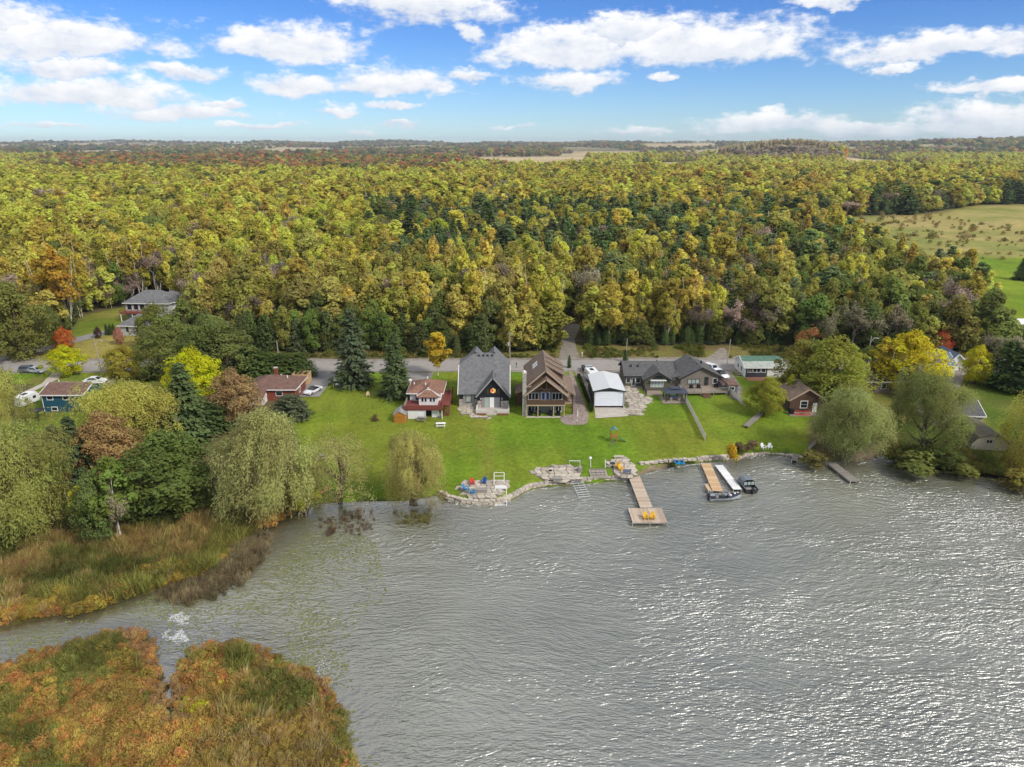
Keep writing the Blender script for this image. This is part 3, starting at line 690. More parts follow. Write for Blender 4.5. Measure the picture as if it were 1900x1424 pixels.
for i, x in enumerate((1.0,2.6,5.0,6.6)): MB().box(x-.4,x+.4,.7,1.5,.05,.45).box(x-.4,x+.4,1.3,1.5,.45,.95).build('patio_seat', mat('black_cushion', (.012,.012,.014), .9), H)

# ---- white house with brown hip roof and red deck
H = thing('house', 'white house with red brown hip roof wrapped by a red deck', 'house', (-22.0, 134.2, 2.0))
walls(H, 'basement_wall', .8, 4.3, .4, 12., -.3, 1.95, WSIDE); walls(H, 'basement_wall', 4.4, 7.0, 2.2, 12., -.3, 1.95, DARKIN); walls(H, 'basement_wall', 5.6, 7.0, 1.2, 2.1, -.3, 1.95, WSIDE)
walls(H, 'wall', .7, 7.1, 5.4, 12.2, 2.2, 4.0, WSIDE); walls(H, 'wall', 2.9, 6.7, 2.6, 5.5, 2.2, 4.0, WSIDE)
r_ = hip_roof(H, .5, 7.3, 5.2, 12.6, 4.05, 5.75, RDROOF, .45, .16, WHITE)
gable_roof(H, 2.7, 6.9, 3.6, 8.2, 4.0, 5.35, 'y', RDROOF, .35, 0., .16, WHITE, 'wing_roof')
MB().slab([(2.35,2.2,4.0),(7.25,2.2,4.0),(4.8,4.0,5.5)], .16).build('wing_roof', RDROOF, H)
for x in (3.65, 4.3, 5.35, 6.0): win(H, x, 2.95, .42, .8, 2.6, WHITE, b=.06)
win(H, 2.3, 2.3, .9, 1.5, 5.4, WHITE)
dkk = MB().box(.1,7.9,.2,2.6,1.95,2.2).box(.1,2.9,2.6,5.4,1.95,2.2).box(6.75,9.2,2.6,11.6,1.95,2.2).build('deck', REDDECK, H)
box('deck_rail', H, .1, 7.9, .14, .24, 2.2, 3.0, REDDECK); box('deck_rail', H, 7.85, 7.95, .24, 3.2, 2.2, 3.0, REDDECK); box('deck_rail', H, .05, .13, .2, 5.4, 2.2, 3.0, GREYW); rail(H, [(9.1,4.6,2.2),(9.1,11.5,2.2),(7.4,11.5,2.2)], .9, REDDECK, 'deck_rail', 1.6, .35)
for i in range(8): box('step', H, 8.05, 9.05, 4.3-.34*i, 4.6-.34*i, 1.95-.26*i, 2.02-.26*i, REDDECK)
MB().tube([(8.02,4.6,2.1),(8.02,1.7,0)], .08, 4).tube([(9.08,4.6,2.1),(9.08,1.7,0)], .08, 4).build('stair_stringer', REDDECK, H)
for x in (.2, 4.4, 7.8): box('post', H, x-.07, x+.07, .3, .44, -.3, 1.95, WHITE)
for x, y, z in ((4.0,9.6,5.6),(3.9,6.6,5.2),(4.75,3.6,5.2),(1.2,9.,4.5)): MB().cyl((x,y,z), .12, .5, 8).build('roof_vent', WHITE, r_)
box('parked_grill', H, 7.2, 7.8, .6, 1.2, -.2, .75, GREYW)
MB().cyl((.3,9.5,3.9), .03, 1.3, 5).ball((.3,9.5,5.3), .35, .12, .35, 10, 6).build('satellite_dish', WHITE, H)

# ---- orange shed
H = thing('garden_shed', 'orange cedar garden shed with grey gable roof', 'shed', (-23.8, 132.6, 1.9))
walls(H, 'wall', .1, 2.4, .1, 3.3, -.1, 1.75, CEDARW, 'y', 2.45); gable_roof(H, .1, 2.4, .1, 3.3, 1.75, 2.45, 'y', mat('pale_grey_shingles', (.30,.285,.27), .9, .12, 1., kind='courses'), .2, .15, .1)
for x in (.78, 1.72): box('door', H, x-.44, x+.44, .02, .1, .0, 1.7, CEDARW)
MB().box(.3,2.2,.0,.02,.45,.55).box(.3,2.2,.0,.02,1.2,1.3).build('door_batten', mat('cedar_dark', (.30,.13,.025), .8), H)

# ---- white-roofed open garage
H = thing('garage', 'long garage with white metal roof and half open white door', 'garage', (17.2, 140.2, 2.15))
DG_ = mat('dark_green_steel', (.05,.055,.048), .6, .1, 1., kind='vert', course=.25)
MB().box(0,.2,0,11.5,-.2,3.9).box(6.2,6.4,0,11.5,-.2,3.9).box(.2,6.2,11.3,11.5,-.2,3.9).prism([(0,3.9),(6.4,3.9),(3.2,4.59)], 'y', .02, 11.48).build('wall', DG_, H)
gable_roof(H, 0, 6.4, 0, 11.5, 3.9, 4.6, 'y', mat('white_steel_roof', (.60,.61,.60), .45, .05, 1., kind='vert', course=.4), .25, .2, .08, DARKM)
box('garage_door', H, .25, 6.15, .04, .1, .6, 3.75, mat('white_door', (.72,.75,.80), .5, .06, 1., kind='siding', course=.55))
for x in (.08, 6.24): box('downspout', H, x, x+.08, -.1, -.02, 0, 3.85, WHITE)
box('floor', H, .2, 6.2, .05, 11.3, -.15, .04, CONC); box('stored_bin', H, .5, 1.2, .5, 1.1, .04, .6, mat('red_plastic', (.35,.03,.02), .5)); box('stored_mower', H, 2.2, 3.2, .4, 1.2, .04, .8, DARKM)

# ---- dark grey bungalow with front wing
H = thing('house', 'olive walled bungalow with charcoal roof and front wing behind the gazebo', 'house', (25.6, 151., 2.4))
walls(H, 'wall', .2, 11.4, 3.0, 11., -.3, 2.7, OLIVEW, 'x', 4.7); gable_roof(H, .2, 11.4, 3., 11., 2.7, 4.75, 'x', DKROOF, .5, .4, .18, DARKM)
walls(H, 'wing_wall', 4.2, 10., 0, 6., -.3, 2.6, OLIVEW, 'y', 4.3); gable_roof(H, 4.2, 10., 0, 7., 2.6, 4.35, 'y', DKROOF, .45, .45, .18, DARKM)
for i in range(4): win(H, 5.9+i*.72, .9, .62, 1.45, 0, WHITE, pm=GLASSL, b=.05)
mb = MB(); mb.prism([(7.1+1.2*math.cos(R(a)), 2.75+.75*math.sin(R(a))) for a in range(0, 181, 20)], 'y', -.06, 0); mb.build('arched_window', GLASS, H)
box('awning', H, 5.4, 8.9, -.75, -.05, 2.5, 2.6, WHITE); door(H, 2.2, .1, .9, 2.0, 3.0, WHITE, pm=GLASS); win(H, 3.2, .9, .9, 1.1, 3.0, WHITE); win(H, 1.0, .9, .8, 1.1, 3.0, WHITE)
box('deck', H, .6, 4.1, .8, 2.95, -.25, .12, WOODD); box('deck', H, 4.1, 7.8, -3.2, -.05, -.3, .05, WOODD); rail(H, [(4.15,.7,.1),(4.15,-3.1,.05)], .9, mat('dark_rail', (.05,.045,.04), .8), 'railing', 1.2, .25)
for x, y in ((1.8,5.2),(3.4,5.2),(8.4,8.8),(7.3,1.6),(7.3,3.),(7.3,4.4)): MB().box(x-.15,x+.15,y-.15,y+.15,3.6,4.55).build('roof_vent', DARKM, H)
# ---- its neighbour with the railed deck
H = thing('house', 'taupe house with charcoal roof and raised railed deck', 'house', (37.9, 150.6, 2.4), R(5))
TAUPE = mat('taupe_siding', (.20,.17,.14), .8, .1, 1., kind='vert', course=.35)
walls(H, 'wall', .2, 9.6, 1.2, 11., -.3, 2.7, TAUPE, 'y', 5.0); gable_roof(H, .2, 9.6, 1.2, 11., 2.7, 5.05, 'y', DKROOF, .5, .45, .18, DARKM)
walls(H, 'wing_wall', -2.2, .3, 2.2, 9.5, -.3, 2.5, TAUPE); MB().slab([(.5,1.8,3.2),(.5,9.8,3.2),(-2.6,9.8,2.4),(-2.6,1.8,2.4)], .18).build('wing_roof', DKROOF, H)
win(H, 3.2, 1.35, 2.6, .95, 1.2, DARKM, n=3, pm=GLASSL); door(H, 6.2, .8, .95, 2.0, 1.2, DARKM, pm=GLASS); win(H, 8.2, 1.3, .9, 1.1, 1.2, WHITE)
box('deck', H, .2, 9.4, -3.4, 1.15, .55, .75, WOODD); rail(H, [(.25,1.0,.75),(.25,-3.3,.75),(3.6,-3.3,.75)], .95, GREYW, 'railing', 1.3, .22); rail(H, [(5.6,-3.3,.75),(9.3,-3.3,.75),(9.3,1.0,.75)], .95, GREYW, 'railing', 1.3, .22)
for i in range(5): box('step', H, 3.7, 5.5, -3.75-.34*i, -3.44-.34*i, .42-.16*i, .5-.16*i, mat('red_brown_step', (.16,.08,.06), .8))
for x in (.3, 3.5, 6.4, 9.2): box('post', H, x-.08, x+.08, -3.3, -3.14, -.3, .55, GREYW)
for x, y in ((2.2,-.6),(3.9,-.6),(8.,-.4)): MB().box(x-.4,x+.4,y-.4,y+.4,.75,1.15).box(x-.4,x+.4,y+.25,y+.4,1.15,1.6).build('deck_seat', MATS['black_cushion'], H)
for x, y in ((4.6,8.5),(4.6,4.),(6.4,6.)): MB().box(x-.15,x+.15,y-.15,y+.15,4.3,5.2).build('roof_vent', DARKM, H)
box('privacy_wall', H, 9.5, 9.65, -3.3, 3.5, -.3, 2.6, TAUPE)
# ---- small grey shed by the cars
H = thing('garden_shed', 'small blue grey shed with brown roof beside the parked cars', 'shed', (46.9, 149.0, 2.35))
walls(H, 'wall', 0, 3.2, 0, 3.2, -.2, 2.0, mat('blue_grey_siding', (.14,.155,.18), .8, .1, 1., kind='siding')); hip_roof(H, 0, 3.2, 0, 3.2, 2.05, 2.95, PLROOF, .25, .1); win(H, 1.9, .9, 1.1, .7, 0, WHITE)
# ---- white house with green and grey roof
H = thing('house', 'white house with green roof and dark front wall beside the olive tree', 'house', (55.2, 160.4, 2.55))
walls(H, 'wall', 0, 9.2, 0, 8., -.3, 2.45, WSIDE, 'x', 3.9); gable_roof(H, 0, 9.2, 0, 8., 2.45, 3.95, 'x', mat('green_shingles', (.085,.165,.115), .85, .12, 1., kind='courses'), .4, .35, .16, WHITE)
MB().slab([(-.4,-.45,2.46),(9.6,-.45,2.46),(9.6,1.9,3.345),(-.4,1.9,3.345)], .05).build('porch_roof', mat('pale_green_roof', (.36,.39,.34), .7, .1, 1., kind='courses'), H)
box('front_panel', H, .25, 5.3, -.06, -.003, -.3, 2.3, mat('slate_siding', (.055,.06,.075), .8, .1, 1., kind='siding'))
for x, w, n in ((1.2,.9,2),(2.8,1.6,2),(4.4,.9,1)): win(H, x, 1.25, w, .85, -.06, WHITE, n=n)
for y in (2.5, 5.): win(H, y, .9, .9, 1.0, 0, WHITE, 'l')
box('terrace', H, .2, 5.0, -2.8, -.1, -.35, .0, mat('terracotta', (.42,.20,.12), .85)); stairs(H, -1.6, -.3, -.5, 2.4, -.3, .7, 4, WOODD)
# ---- blue house
H = thing('house', 'blue sided house with brown roof half hidden by the olive yellow willow', 'house', (-97.3, 138.2, 2.15))
walls(H, 'wall', 0, 8.6, 0, 7.5, -.3, 3.9, BLUES, 'x', 5.1); gable_roof(H, 0, 8.6, 0, 7.5, 3.9, 5.15, 'x', PLROOF, .45, .35, .16, WHITE)
for x in (1.7, 5.0): win(H, x, 2.75, 1.1, .75, 0, WHITE, b=.13)
win(H, 2.2, .35, 1.1, .7, 0, WHITE, b=.13); MB().box(-.03,.1,-.03,.1,-.3,3.85).build('corner_trim', WHITE, H)
MB().cyl((.6,5.5,4.2), .09, 1.1, 8).build('flue', WHITE, H)
H = thing('gazebo', 'dark grill gazebo on the patio beside the blue house', 'gazebo', (-98.5, 133.5, 1.95))
hip_roof(H, 0, 3., 0, 2.2, 1.9, 2.5, DARKM, .2, .08)
for x in (.1, 2.9):
    for y in (.1, 2.1): box('post', H, x-.05, x+.05, y-.05, y+.05, -.1, 1.9, DARKM)
# ---- grey house on the rise
GSID = mat('pale_grey_siding', (.46,.455,.45), .75, .06, 1., kind='siding', course=.2)
H = thing('house', 'pale grey house with hipped grey roof and red deck on the rise', 'house', (-120.3, 217., 3.0), R(-4))
walls(H, 'wall', 0, 14., 0, 9., -.3, 5.3, GSID); hip_roof(H, 0, 14., 0, 9., 5.4, 8.6, GREYROOF, .6, .18, WHITE); hip_roof(H, 8., 15., 2., 11., 5.4, 8.0, GREYROOF, .5, .18, WHITE, name='wing_roof'); walls(H, 'wing_wall', 8.2, 14.8, 2.2, 10.8, -.3, 5.35, WSIDE)
for x in (1.3, 3.4, 5.4): win(H, x, 3.2, 1.5, 1.7, 0, WHITE)
box('deck', H, -.4, 7.5, -3., -.05, 2.5, 2.7, REDDECK); rail(H, [(-.3,-.1,2.7),(-.3,-2.9,2.7),(7.4,-2.9,2.7)], .95, REDDECK, 'railing', 1.6, .4)
for x in (-.2, 3.5, 7.3): box('post', H, x-.08, x+.08, -2.9, -2.7, -.3, 2.5, WHITE)
H = thing('garage', 'pale grey detached garage with hipped roof below the grey house', 'garage', (-112.6, 198.2, 2.85), R(-8))
walls(H, 'wall', 0, 8.8, 0, 7.5, -.3, 2.9, GSID); hip_roof(H, 0, 8.8, 0, 7.5, 3.0, 5.6, GREYROOF, .5, .16, WHITE)
for x in (2.3, 5.4): win(H, x, 1.2, .55, 1.2, 0, DARKM)
# ---- red brick house
H = thing('house', 'red brick house with plum roof and brick chimney by the driveway', 'house', (-53.2, 142.6, 2.25))
walls(H, 'wall', 0, 6.3, 2.0, 10.2, -.3, 2.75, BRICK, 'y', 2.8); hip_roof(H, -4.0, 6.3, 2.0, 10.2, 2.8, 4.7, PLROOF, .45, .16, WHITE, ridge=4.2); walls(H, 'wall', -4.0, -.1, 2.1, 10.1, -.3, 2.7, BRICK)
walls(H, 'sunroom_wall', -4.5, .2, -.6, 2.0, -.3, 1.9, WSIDE); MB().slab([(-4.8,2.3,3.1),(.5,2.3,3.1),(.5,-.9,1.95),(-4.8,-.9,1.95)], .15).build('sunroom_roof', PLROOF, H)
for i in range(4): win(H, -2.2+i*.62, .5, .5, 1.1, -.6, WHITE, b=.06)
win(H, 2.9, 1.25, 1.3, .85, 2.0, WHITE); win(H, 5.6, .9, 1.0, 1.0, 6.3, WHITE, 'r')
cq = box('chimney', H, .8, 1.5, 6.2, 6.9, 3.6, 6.1, BRICK); box('chimney_cap', cq, .72, 1.58, 6.12, 6.98, 6.1, 6.25, CONC)
for x, y in ((2.4,6.0),(4.0,5.2)): MB().cyl((x,y,4.2), .12, .6, 8).build('roof_vent', WHITE, H)
H = thing('plywood_shed', 'unfinished plywood shed without a roof behind the brick house', 'shed', (-50.6, 155.2, 2.45))
PLY = mat('plywood', (.52,.34,.17), .85, .1, 1., kind='vert', course=1.2)
MB().box(0,3.6,0,.1,-.1,2.4).box(0,3.6,2.9,3.0,-.1,2.4).box(0,.1,.1,2.9,-.1,2.4).box(3.5,3.6,.1,2.9,-.1,2.4).build('wall', PLY, H)
for i in range(4): box('rafter', H, .02+i*1.17, .1+i*1.17, .05, 2.95, 2.4, 2.52, TANTRIM)
win(H, 1.9, 1.0, .8, .9, 0, PLY)
# ---- brown cabin on the shore
H = thing('cabin', 'dark brown wooden cabin behind the windblown willow', 'cabin', (57.6, 138., 2.2))
walls(H, 'wall', 0, 7., 0, 7., -.3, 2.9, BROWNW, 'y', 5.0); gable_roof(H, 0, 7., 0, 7., 2.9, 5.05, 'y', BRROOF, .5, .5, .16, TANTRIM); win(H, 2.9, 1.0, 1.3, 1.4, 0, WHITE, bars=1, b=.14); door(H, 5.2, 0, .9, 2., 0, WHITE)
box('deck', H, -.6, 7., -2.2, -.05, -.3, .1, WOODD); MB().box(-.4,.4,-1.6,-.8,.1,1.2).build('covered_grill', MATS['black_cushion'], H)
# ---- grey houses hidden behind the maples
H = thing('house', 'small taupe house glimpsed below the broad golden maple', 'house', (78.5, 149.5, 2.4))
walls(H, 'wall', 0, 9., 0, 7., -.3, 2.8, TAUPE, 'x', 4.6); gable_roof(H, 0, 9., 0, 7., 2.8, 4.65, 'x', DKROOF, .4, .4, .16, WHITE); win(H, 4.2, 1., 1., 1.1, 0, WHITE); win(H, 6.8, 1., 1., 1.1, 0, WHITE)
H = thing('house', 'blue grey roofed house with white trim beyond the golden maple', 'house', (100.3, 163.2, 2.6))
BGR = mat('blue_grey_shingles', (.13,.17,.22), .85, .15, 1., kind='courses')
walls(H, 'wall', 0, 6.5, 0, 8., -.3, 2.0, WSIDE); gable_roof(H, 0, 6.5, 0, 8., 2.0, 4.0, 'x', BGR, .4, .4, .16, WHITE); walls(H, 'wing_wall', 6., 10., 2., 9., -.3, 2.3, WSIDE, 'y', 4.2); gable_roof(H, 6., 10., 2., 9., 2.3, 4.25, 'y', BGR, .4, .4, .16, WHITE, 'wing_roof'); win(H, 4.8, .8, 1., 1., 0, WHITE)
# ---- beige barn shed
H = thing('barn_shed', 'beige gambrel barn shed with mossy roof near the water', 'shed', (85.2, 121., 1.3), R(-6))
BEI = mat('beige_siding', (.52,.475,.38), .8, .08, 1., kind='vert', course=.4, dirt=.3)
gm_ = [(0,-.2),(6.2,-.2),(6.2,1.5),(5.3,2.5),(3.1,3.05),(.9,2.5),(0,1.5)]
MB().prism(gm_, 'y', 0, 9.).build('wall', BEI, H); mb = MB(); MOSS = mat('mossy_shingles', (.12,.105,.085), .95, .25, 1., kind='courses', col2=(.13,.12,.05))
prf = [(-.25,1.35),(.85,2.6),(3.1,3.2),(5.35,2.6),(6.45,1.35)]
for a, b in zip(prf[:-1], prf[1:]): mb.slab([(a[0],-.3,a[1]),(b[0],-.3,b[1]),(b[0],9.3,b[1]),(a[0],9.3,a[1])], .12)
mb.build('roof', MOSS, H); win(H, 2.9, 1.45, .95, .55, 0, BEI, n=2); MB().tube([(.05,-.05,1.5),(.05,-.05,-.2)], .05, 5).build('downspout', WHITE, H)
H = thing('house', 'dark roofed bungalow behind the sparse yellow willow', 'house', (84., 131.5, 1.9), R(-6))
walls(H, 'wall', 0, 9., 0, 8., -.3, 2.4, BEI, 'x', 4.2); gable_roof(H, 0, 9., 0, 8., 2.4, 4.25, 'x', DKROOF, .4, .4, .16, WHITE); win(H, 1.6, .9, 1., 1., 0, WHITE)
# ---- trailer by the green field
H = thing('mobile_home', 'dark mobile home with flat white roof beside the green field', 'mobile home', (144.8, 201., 2.9))
walls(H, 'wall', 0, 14., 0, 5., -.2, 2.6, mat('charcoal_siding', (.05,.05,.055), .7, .1, 1., kind='siding')); MB().slab([(-.3,-.4,2.62),(14.3,-.4,2.62),(14.3,5.4,2.95),(-.3,5.4,2.95)], .15).build('roof', WHITE, H); win(H, 3., 1., 1.5, .9, 0, WHITE, n=2); win(H, 7., 1., 1.5, .9, 0, WHITE, n=2); box('deck', H, -2.5, -.05, .5, 4., -.2, .2, WOODD)
# ================================================================ shore works, docks, boats, vehicles, small things
ROCK = [mat(f'rock_{i}', c, .9, .2, 2., bump=.05) for i, c in enumerate([(.44,.385,.31), (.37,.32,.26), (.50,.44,.355)])]
def stone_mesh(seed, sx, sy, sz):
    rg = np.random.default_rng(seed); bm = bmesh.new(); bmesh.ops.create_cube(bm, size=1.)
    bmesh.ops.bevel(bm, geom=bm.edges[:], offset=.12, segments=1, affect='EDGES')
    for v in bm.verts: v.co = Vector((v.co.x*sx, v.co.y*sy, v.co.z*sz))+Vector(rg.normal(size=3)*.045)
    me = bpy.data.meshes.new('stone'); bm.to_mesh(me); bm.free(); return me
def stone_wall(name, label, line, course, dz, seed, L=1.0, cat='wall'):
    """line in world xy; stones laid end to end in courses"""
    o0 = Vector((*line[0], 0)); t = thing(name, label, cat, o0); rg = np.random.default_rng(seed)
    mes = []
    for i in range(6):
        me = stone_mesh(seed+i, L*.98, .62, .46); me.materials.append(ROCK[i % 3]); mes.append(me)
    for c in range(course):
        for a, b in zip(line[:-1], line[1:]):
            a_, b_ = Vector((*a, 0)), Vector((*b, 0)); n = max(1, round((b_-a_).length/L))
            for k in range(n):
                p_ = a_+(b_-a_)*((k+.5+(.3 if c % 2 else 0))/n)
                o = link('stone', mes[rg.integers(0, 6)], t, p_-o0+Vector((0, .14*c, dz+.42*c+rg.normal()*.03))); o.rotation_euler = (rg.normal()*.04, rg.normal()*.04, math.atan2(b_.y-a_.y, b_.x-a_.x)+rg.normal()*.08+(math.pi if rg.random() < .5 else 0)); o.scale = ((b_-a_).length/n/L, rg.uniform(.9, 1.2), rg.uniform(.9, 1.15))
    return t
def wl(px): return [tuple(GZ(x, y, .3)[:2]) for x, y in px]
stone_wall('stone_retaining_wall', 'long curved wall of pale armour stones along the lawn edge', wl([(814,914),(832,924),(855,930),(885,933),(916,933),(940,927),(962,915),(985,903),(1015,898),(1045,896)]), 2, .12, 900)
stone_wall('stone_retaining_wall', 'short stone wall in front of the narrow landing', wl([(1050,896),(1085,892),(1120,889),(1165,888)]), 2, .1, 910)
stone_wall('stone_retaining_wall', 'row of flat stones edging the lawn above the sandy beach', [tuple(G(x, y)[:2]) for x, y in [(1186,862),(1230,856),(1275,853),(1300,851)]], 1, 1.15, 920)
stone_wall('stone_retaining_wall', 'low grey wall beside the wooden dock', wl([(1296,854),(1322,852),(1345,851),(1362,849)]), 2, .25, 930)
stone_wall('stone_retaining_wall', 'dark shore rocks below the white chairs', wl([(1366,850),(1384,843),(1420,839),(1455,842),(1490,848)]), 1, .1, 940, .8)
def flagstones(name, label, poly_px, dz, size, seed, z=None, cat='patio'):
    q = [tuple(G(x, y)[:2]) for x, y in poly_px]; cx, cy = sum(a[0] for a in q)/len(q), sum(a[1] for a in q)/len(q)
    z0 = hY(cy) if z is None else z; t = thing(name, label, cat, (cx, cy, z0)); rg = np.random.default_rng(seed)
    x0, x1, y0, y1 = min(a[0] for a in q), max(a[0] for a in q), min(a[1] for a in q), max(a[1] for a in q)
    n, m = int((x1-x0)/size)+2, int((y1-y0)/size)+2
    gpt = {(i, j): (x0+(i-.5+.5*(j % 2)+rg.uniform(-.3, .3))*size, y0+(j-.5+rg.uniform(-.3, .3))*size) for i in range(n+1) for j in range(m+1)}
    # mortar bed
    mb = MB(); bed = [(a[0]-cx, a[1]-cy) for a in q]; mb.add([(a[0], a[1], (hY(a[1]+cy) if z is None else z)-z0+dz*.35) for a in bed], [tuple(range(len(bed)))]); mb.build('mortar_bed', mat('mortar_grit', (.14,.12,.095), .95, .2, 2.), t)
    for i in range(n):
        for j in range(m):
            c = [gpt[(i, j)], gpt[(i+1, j)], gpt[(i+1, j+1)], gpt[(i, j+1)]]; mx, my = sum(a[0] for a in c)/4, sum(a[1] for a in c)/4
            if not inpoly(np.array([mx]), np.array([my]), q)[0]: continue
            c = [(mx+(a[0]-mx)*.87-cx, my+(a[1]-my)*.85-cy) for a in c]; h = hY(my) if z is None else z; zz = h-z0+dz+rg.uniform(-.01, .012)
            mb = MB(); slope = [(hY(a[1]+cy) if z is None else z)-z0+dz for a in c]
            mb.add([(*a, s_-.12) for a, s_ in zip(c, slope)]+[(*a, s_+rg.uniform(0, .01)) for a, s_ in zip(c, slope)], [(4,5,6,7),(0,1,5,4),(1,2,6,5),(2,3,7,6),(3,0,4,7)]); mb.build('flagstone', ROCK[rg.integers(0, 3)], t)
    return t
flagstones('stone_patio', 'large flagstone patio between the white roofed garage and gazebo', [(1148,706),(1165,706),(1186,728),(1212,745),(1196,752),(1192,768),(1176,773),(1164,768),(1160,740),(1156,720)], .11, 1.15, 1)
flagstones('stone_patio', 'flagstone patio below the window of the steep roofed house', [(853,752),(884,754),(885,772),(915,774),(914,777),(880,777),(866,769),(853,772)], .06, .9, 2)
flagstones('stone_patio', 'lakeside flagstone circle with red and blue chairs', [(848,905),(862,895),(900,892),(944,894),(945,904),(915,928),(885,927),(858,918)], .12, 1.0, 3)
flagstones('stone_patio', 'lakeside stone terrace with a fire pit beside the boat rail', [(984,878),(1000,868),(1040,864),(1075,866),(1080,892),(1045,894),(1010,892)], .12, 1.1, 4)
flagstones('stone_patio', 'paved lookout with yellow chairs at the head of the long dock', [(1126,856),(1160,850),(1172,858),(1184,882),(1170,886),(1142,886)], .15, 1.0, 5)

PLK = [mat(f'dock_plank_{i}', c, .85, .18, 3.) for i, c in enumerate([(.47,.365,.27), (.40,.31,.23), (.52,.42,.32)])]
PLT = [mat(f'new_plank_{i}', c, .8, .15, 3.) for i, c in enumerate([(.56,.37,.20), (.50,.33,.18), (.60,.42,.25)])]
PLG = [mat(f'old_plank_{i}', c, .9, .2, 3.) for i, c in enumerate([(.235,.215,.185), (.20,.18,.155), (.27,.25,.215)])]
PLW = [mat('white_plank', (.72,.70,.68), .7, .06, 2.), MATS['white_paint'], mat('pale_plank', (.66,.65,.63), .7, .06, 2.)]
PLB = [mat(f'rot_plank_{i}', c, .9, .25, 3.) for i, c in enumerate([(.15,.10,.07), (.12,.08,.055), (.18,.125,.09)])]
def dock(name, label, A, B, w0, z, mats, seed, pitch=.3, posts=True, w1=None, along=False):
    """planked walkway from A to B (world xy centre line)"""
    A, B = Vector((*A, z)), Vector((*B, z)); L = (B-A).length; w1 = w1 or w0; ang = math.atan2(B.y-A.y, B.x-A.x); t = thing(name, label, 'dock', A, ang); rg = np.random.default_rng(seed)
    n = max(1, int(L/pitch)); base = MB().box(-.5,.5,-.5,.5,-.5,.5)
    ms = []
    for m in mats: ms.append(base.mesh('plank', m))
    for i in range(n):
        o = link('plank', ms[rg.integers(0, len(ms))], t, ((i+.5)*L/n, rg.normal()*.012, rg.normal()*.004)); o.scale = (L/n-.02, w0+(w1-w0)*(i+.5)/n, .06)
    fr = MB()
    for s in (-1, 1): fr.box(0, L, s*(min(w0, w1)/2-.08)-.05, s*(min(w0, w1)/2-.08)+.05, -.25, -.035)
    fr.build('frame', GREYW, t)
    if posts:
        for i in range(max(2, int(L/3))+1):
            for s in (-1, 1): MB().cyl((L*i/max(2, int(L/3)), s*(min(w0, w1)/2-.03), -1.8), .06, 1.95, 6).build('post', GALV, t)
    return t
dock('dock', 'long narrow grey tan dock leading to the square swim platform', (21.1, 111.2), (21.25, 99.95), 2.0, .62, PLK, 1)
dock('dock', 'square swim platform carrying two yellow chairs', (18.3, 97.55), (23.6, 97.55), 4.5, .58, PLK, 2)
dock('dock', 'long tan wooden dock beside the white metal dock', (34.85, 116.3), (34.05, 105.6), 1.75, .62, PLT, 3)
dock('dock', 'small tan side platform at the end of the tan wooden dock', (32.5, 106.9), (33.1, 106.9), 2.5, .60, PLT, 4, .15)
dock('dock', 'white metal dock between the tan dock and the canopied boat', (37.0, 115.6), (37.5, 106.2), 1.45, .62, PLW, 5, .9)
dock('dock', 'grey weathered dock below the windblown willow', (57.6, 116.8), (58.5, 109.4), 1.7, .5, PLG, 6)
dock('dock', 'small rotten brown dock beside the largest willow', tuple(GZ(572, 926, .4)[:2]), tuple(GZ(561, 953, .4)[:2]), 1.15, .4, PLB, 7)
dock('dock', 'tiny wooden landing below the white chairs', tuple(GZ(1477, 843, .5)[:2]), tuple(GZ(1474, 855, .5)[:2]), 1.0, .5, PLG, 8)
# ---- boat rails, lifts and winches on the shore
def rail_track(name, label, A, B, w, z0, z1, rungs, m, extra=None):
    A, B = Vector((*A, z0)), Vector((*B, z1)); d_ = (B-A); s_ = Vector((-d_.y, d_.x, 0)).normalized()*w/2; t = thing(name, label, 'boat ramp', A)
    for s in (-1, 1): MB().tube([s_*s, d_+s_*s], .06, 4).build('rail', m, t)
    MB().tube([s_*.0, d_+s_*.0], .045, 4).build('rail', m, t)
    for i in range(rungs): c = d_*(i+.5)/rungs; MB().tube([c-s_, c+s_], .045, 4).build('rung', m, t)
    return t
rt = rail_track('boat_rail', 'short white boat rail running down from the lakeside flagstone circle', tuple(GZ(929, 908, .6)[:2]), tuple(GZ(929, 940, 0)[:2]), 1.9, .95, -.05, 6, WHITE)
MB().box(-.95,.95,-.3,.6,-.06,.05).build('landing', PLW[2], rt)
gt = thing('boat_cradle', 'upright white frame at the head of the short boat rail', 'boat lift', G(926, 899))
for x in (-.85, .85): MB().tube([(x,0,0),(x,.9,1.75)], .06, 5).build('upright', WHITE, gt)
for t_ in (.35, .7, 1.): MB().tube([(-.85,.9*t_,1.75*t_),(.85,.9*t_,1.75*t_)], .05, 5).build('crossbar', WHITE, gt)
rt = rail_track('boat_rail', 'long steel boat rail running from the stone terrace into the lake', tuple(GZ(1068, 889, .6)[:2]), tuple(GZ(1085, 924, 0)[:2]), 1.9, .8, -.02, 9, GALV); MB().box(-1.1,1.1,-.1,.5,-.05,.06).build('landing', PLW[0], rt)
gt = thing('winch_gantry', 'white pipe gantry with winch above the long boat rail', 'boat lift', G(1066, 867))
MB().tube([(-.95,0,0),(-.95,0,1.2),(.95,0,1.2),(.95,0,0)], .06, 6).build('frame', WHITE, gt); MB().cyl((.85,-.15,1.15), .18, .3, 10, 'y').build('winch', GALV, gt)
MB().box(.5,1.1,-2.3,-1.4,-.1,.9).build('winch_box', GREYW, gt)
ld = thing('timber_crib', 'timber boat cradle grid between two white posts', 'boat lift', G(1110, 879))
for x in (-1.1, -.37, .37, 1.1): MB().box(x-.05,x+.05,-1.1,1.3,.12,.22).build('beam', GREYW, ld)
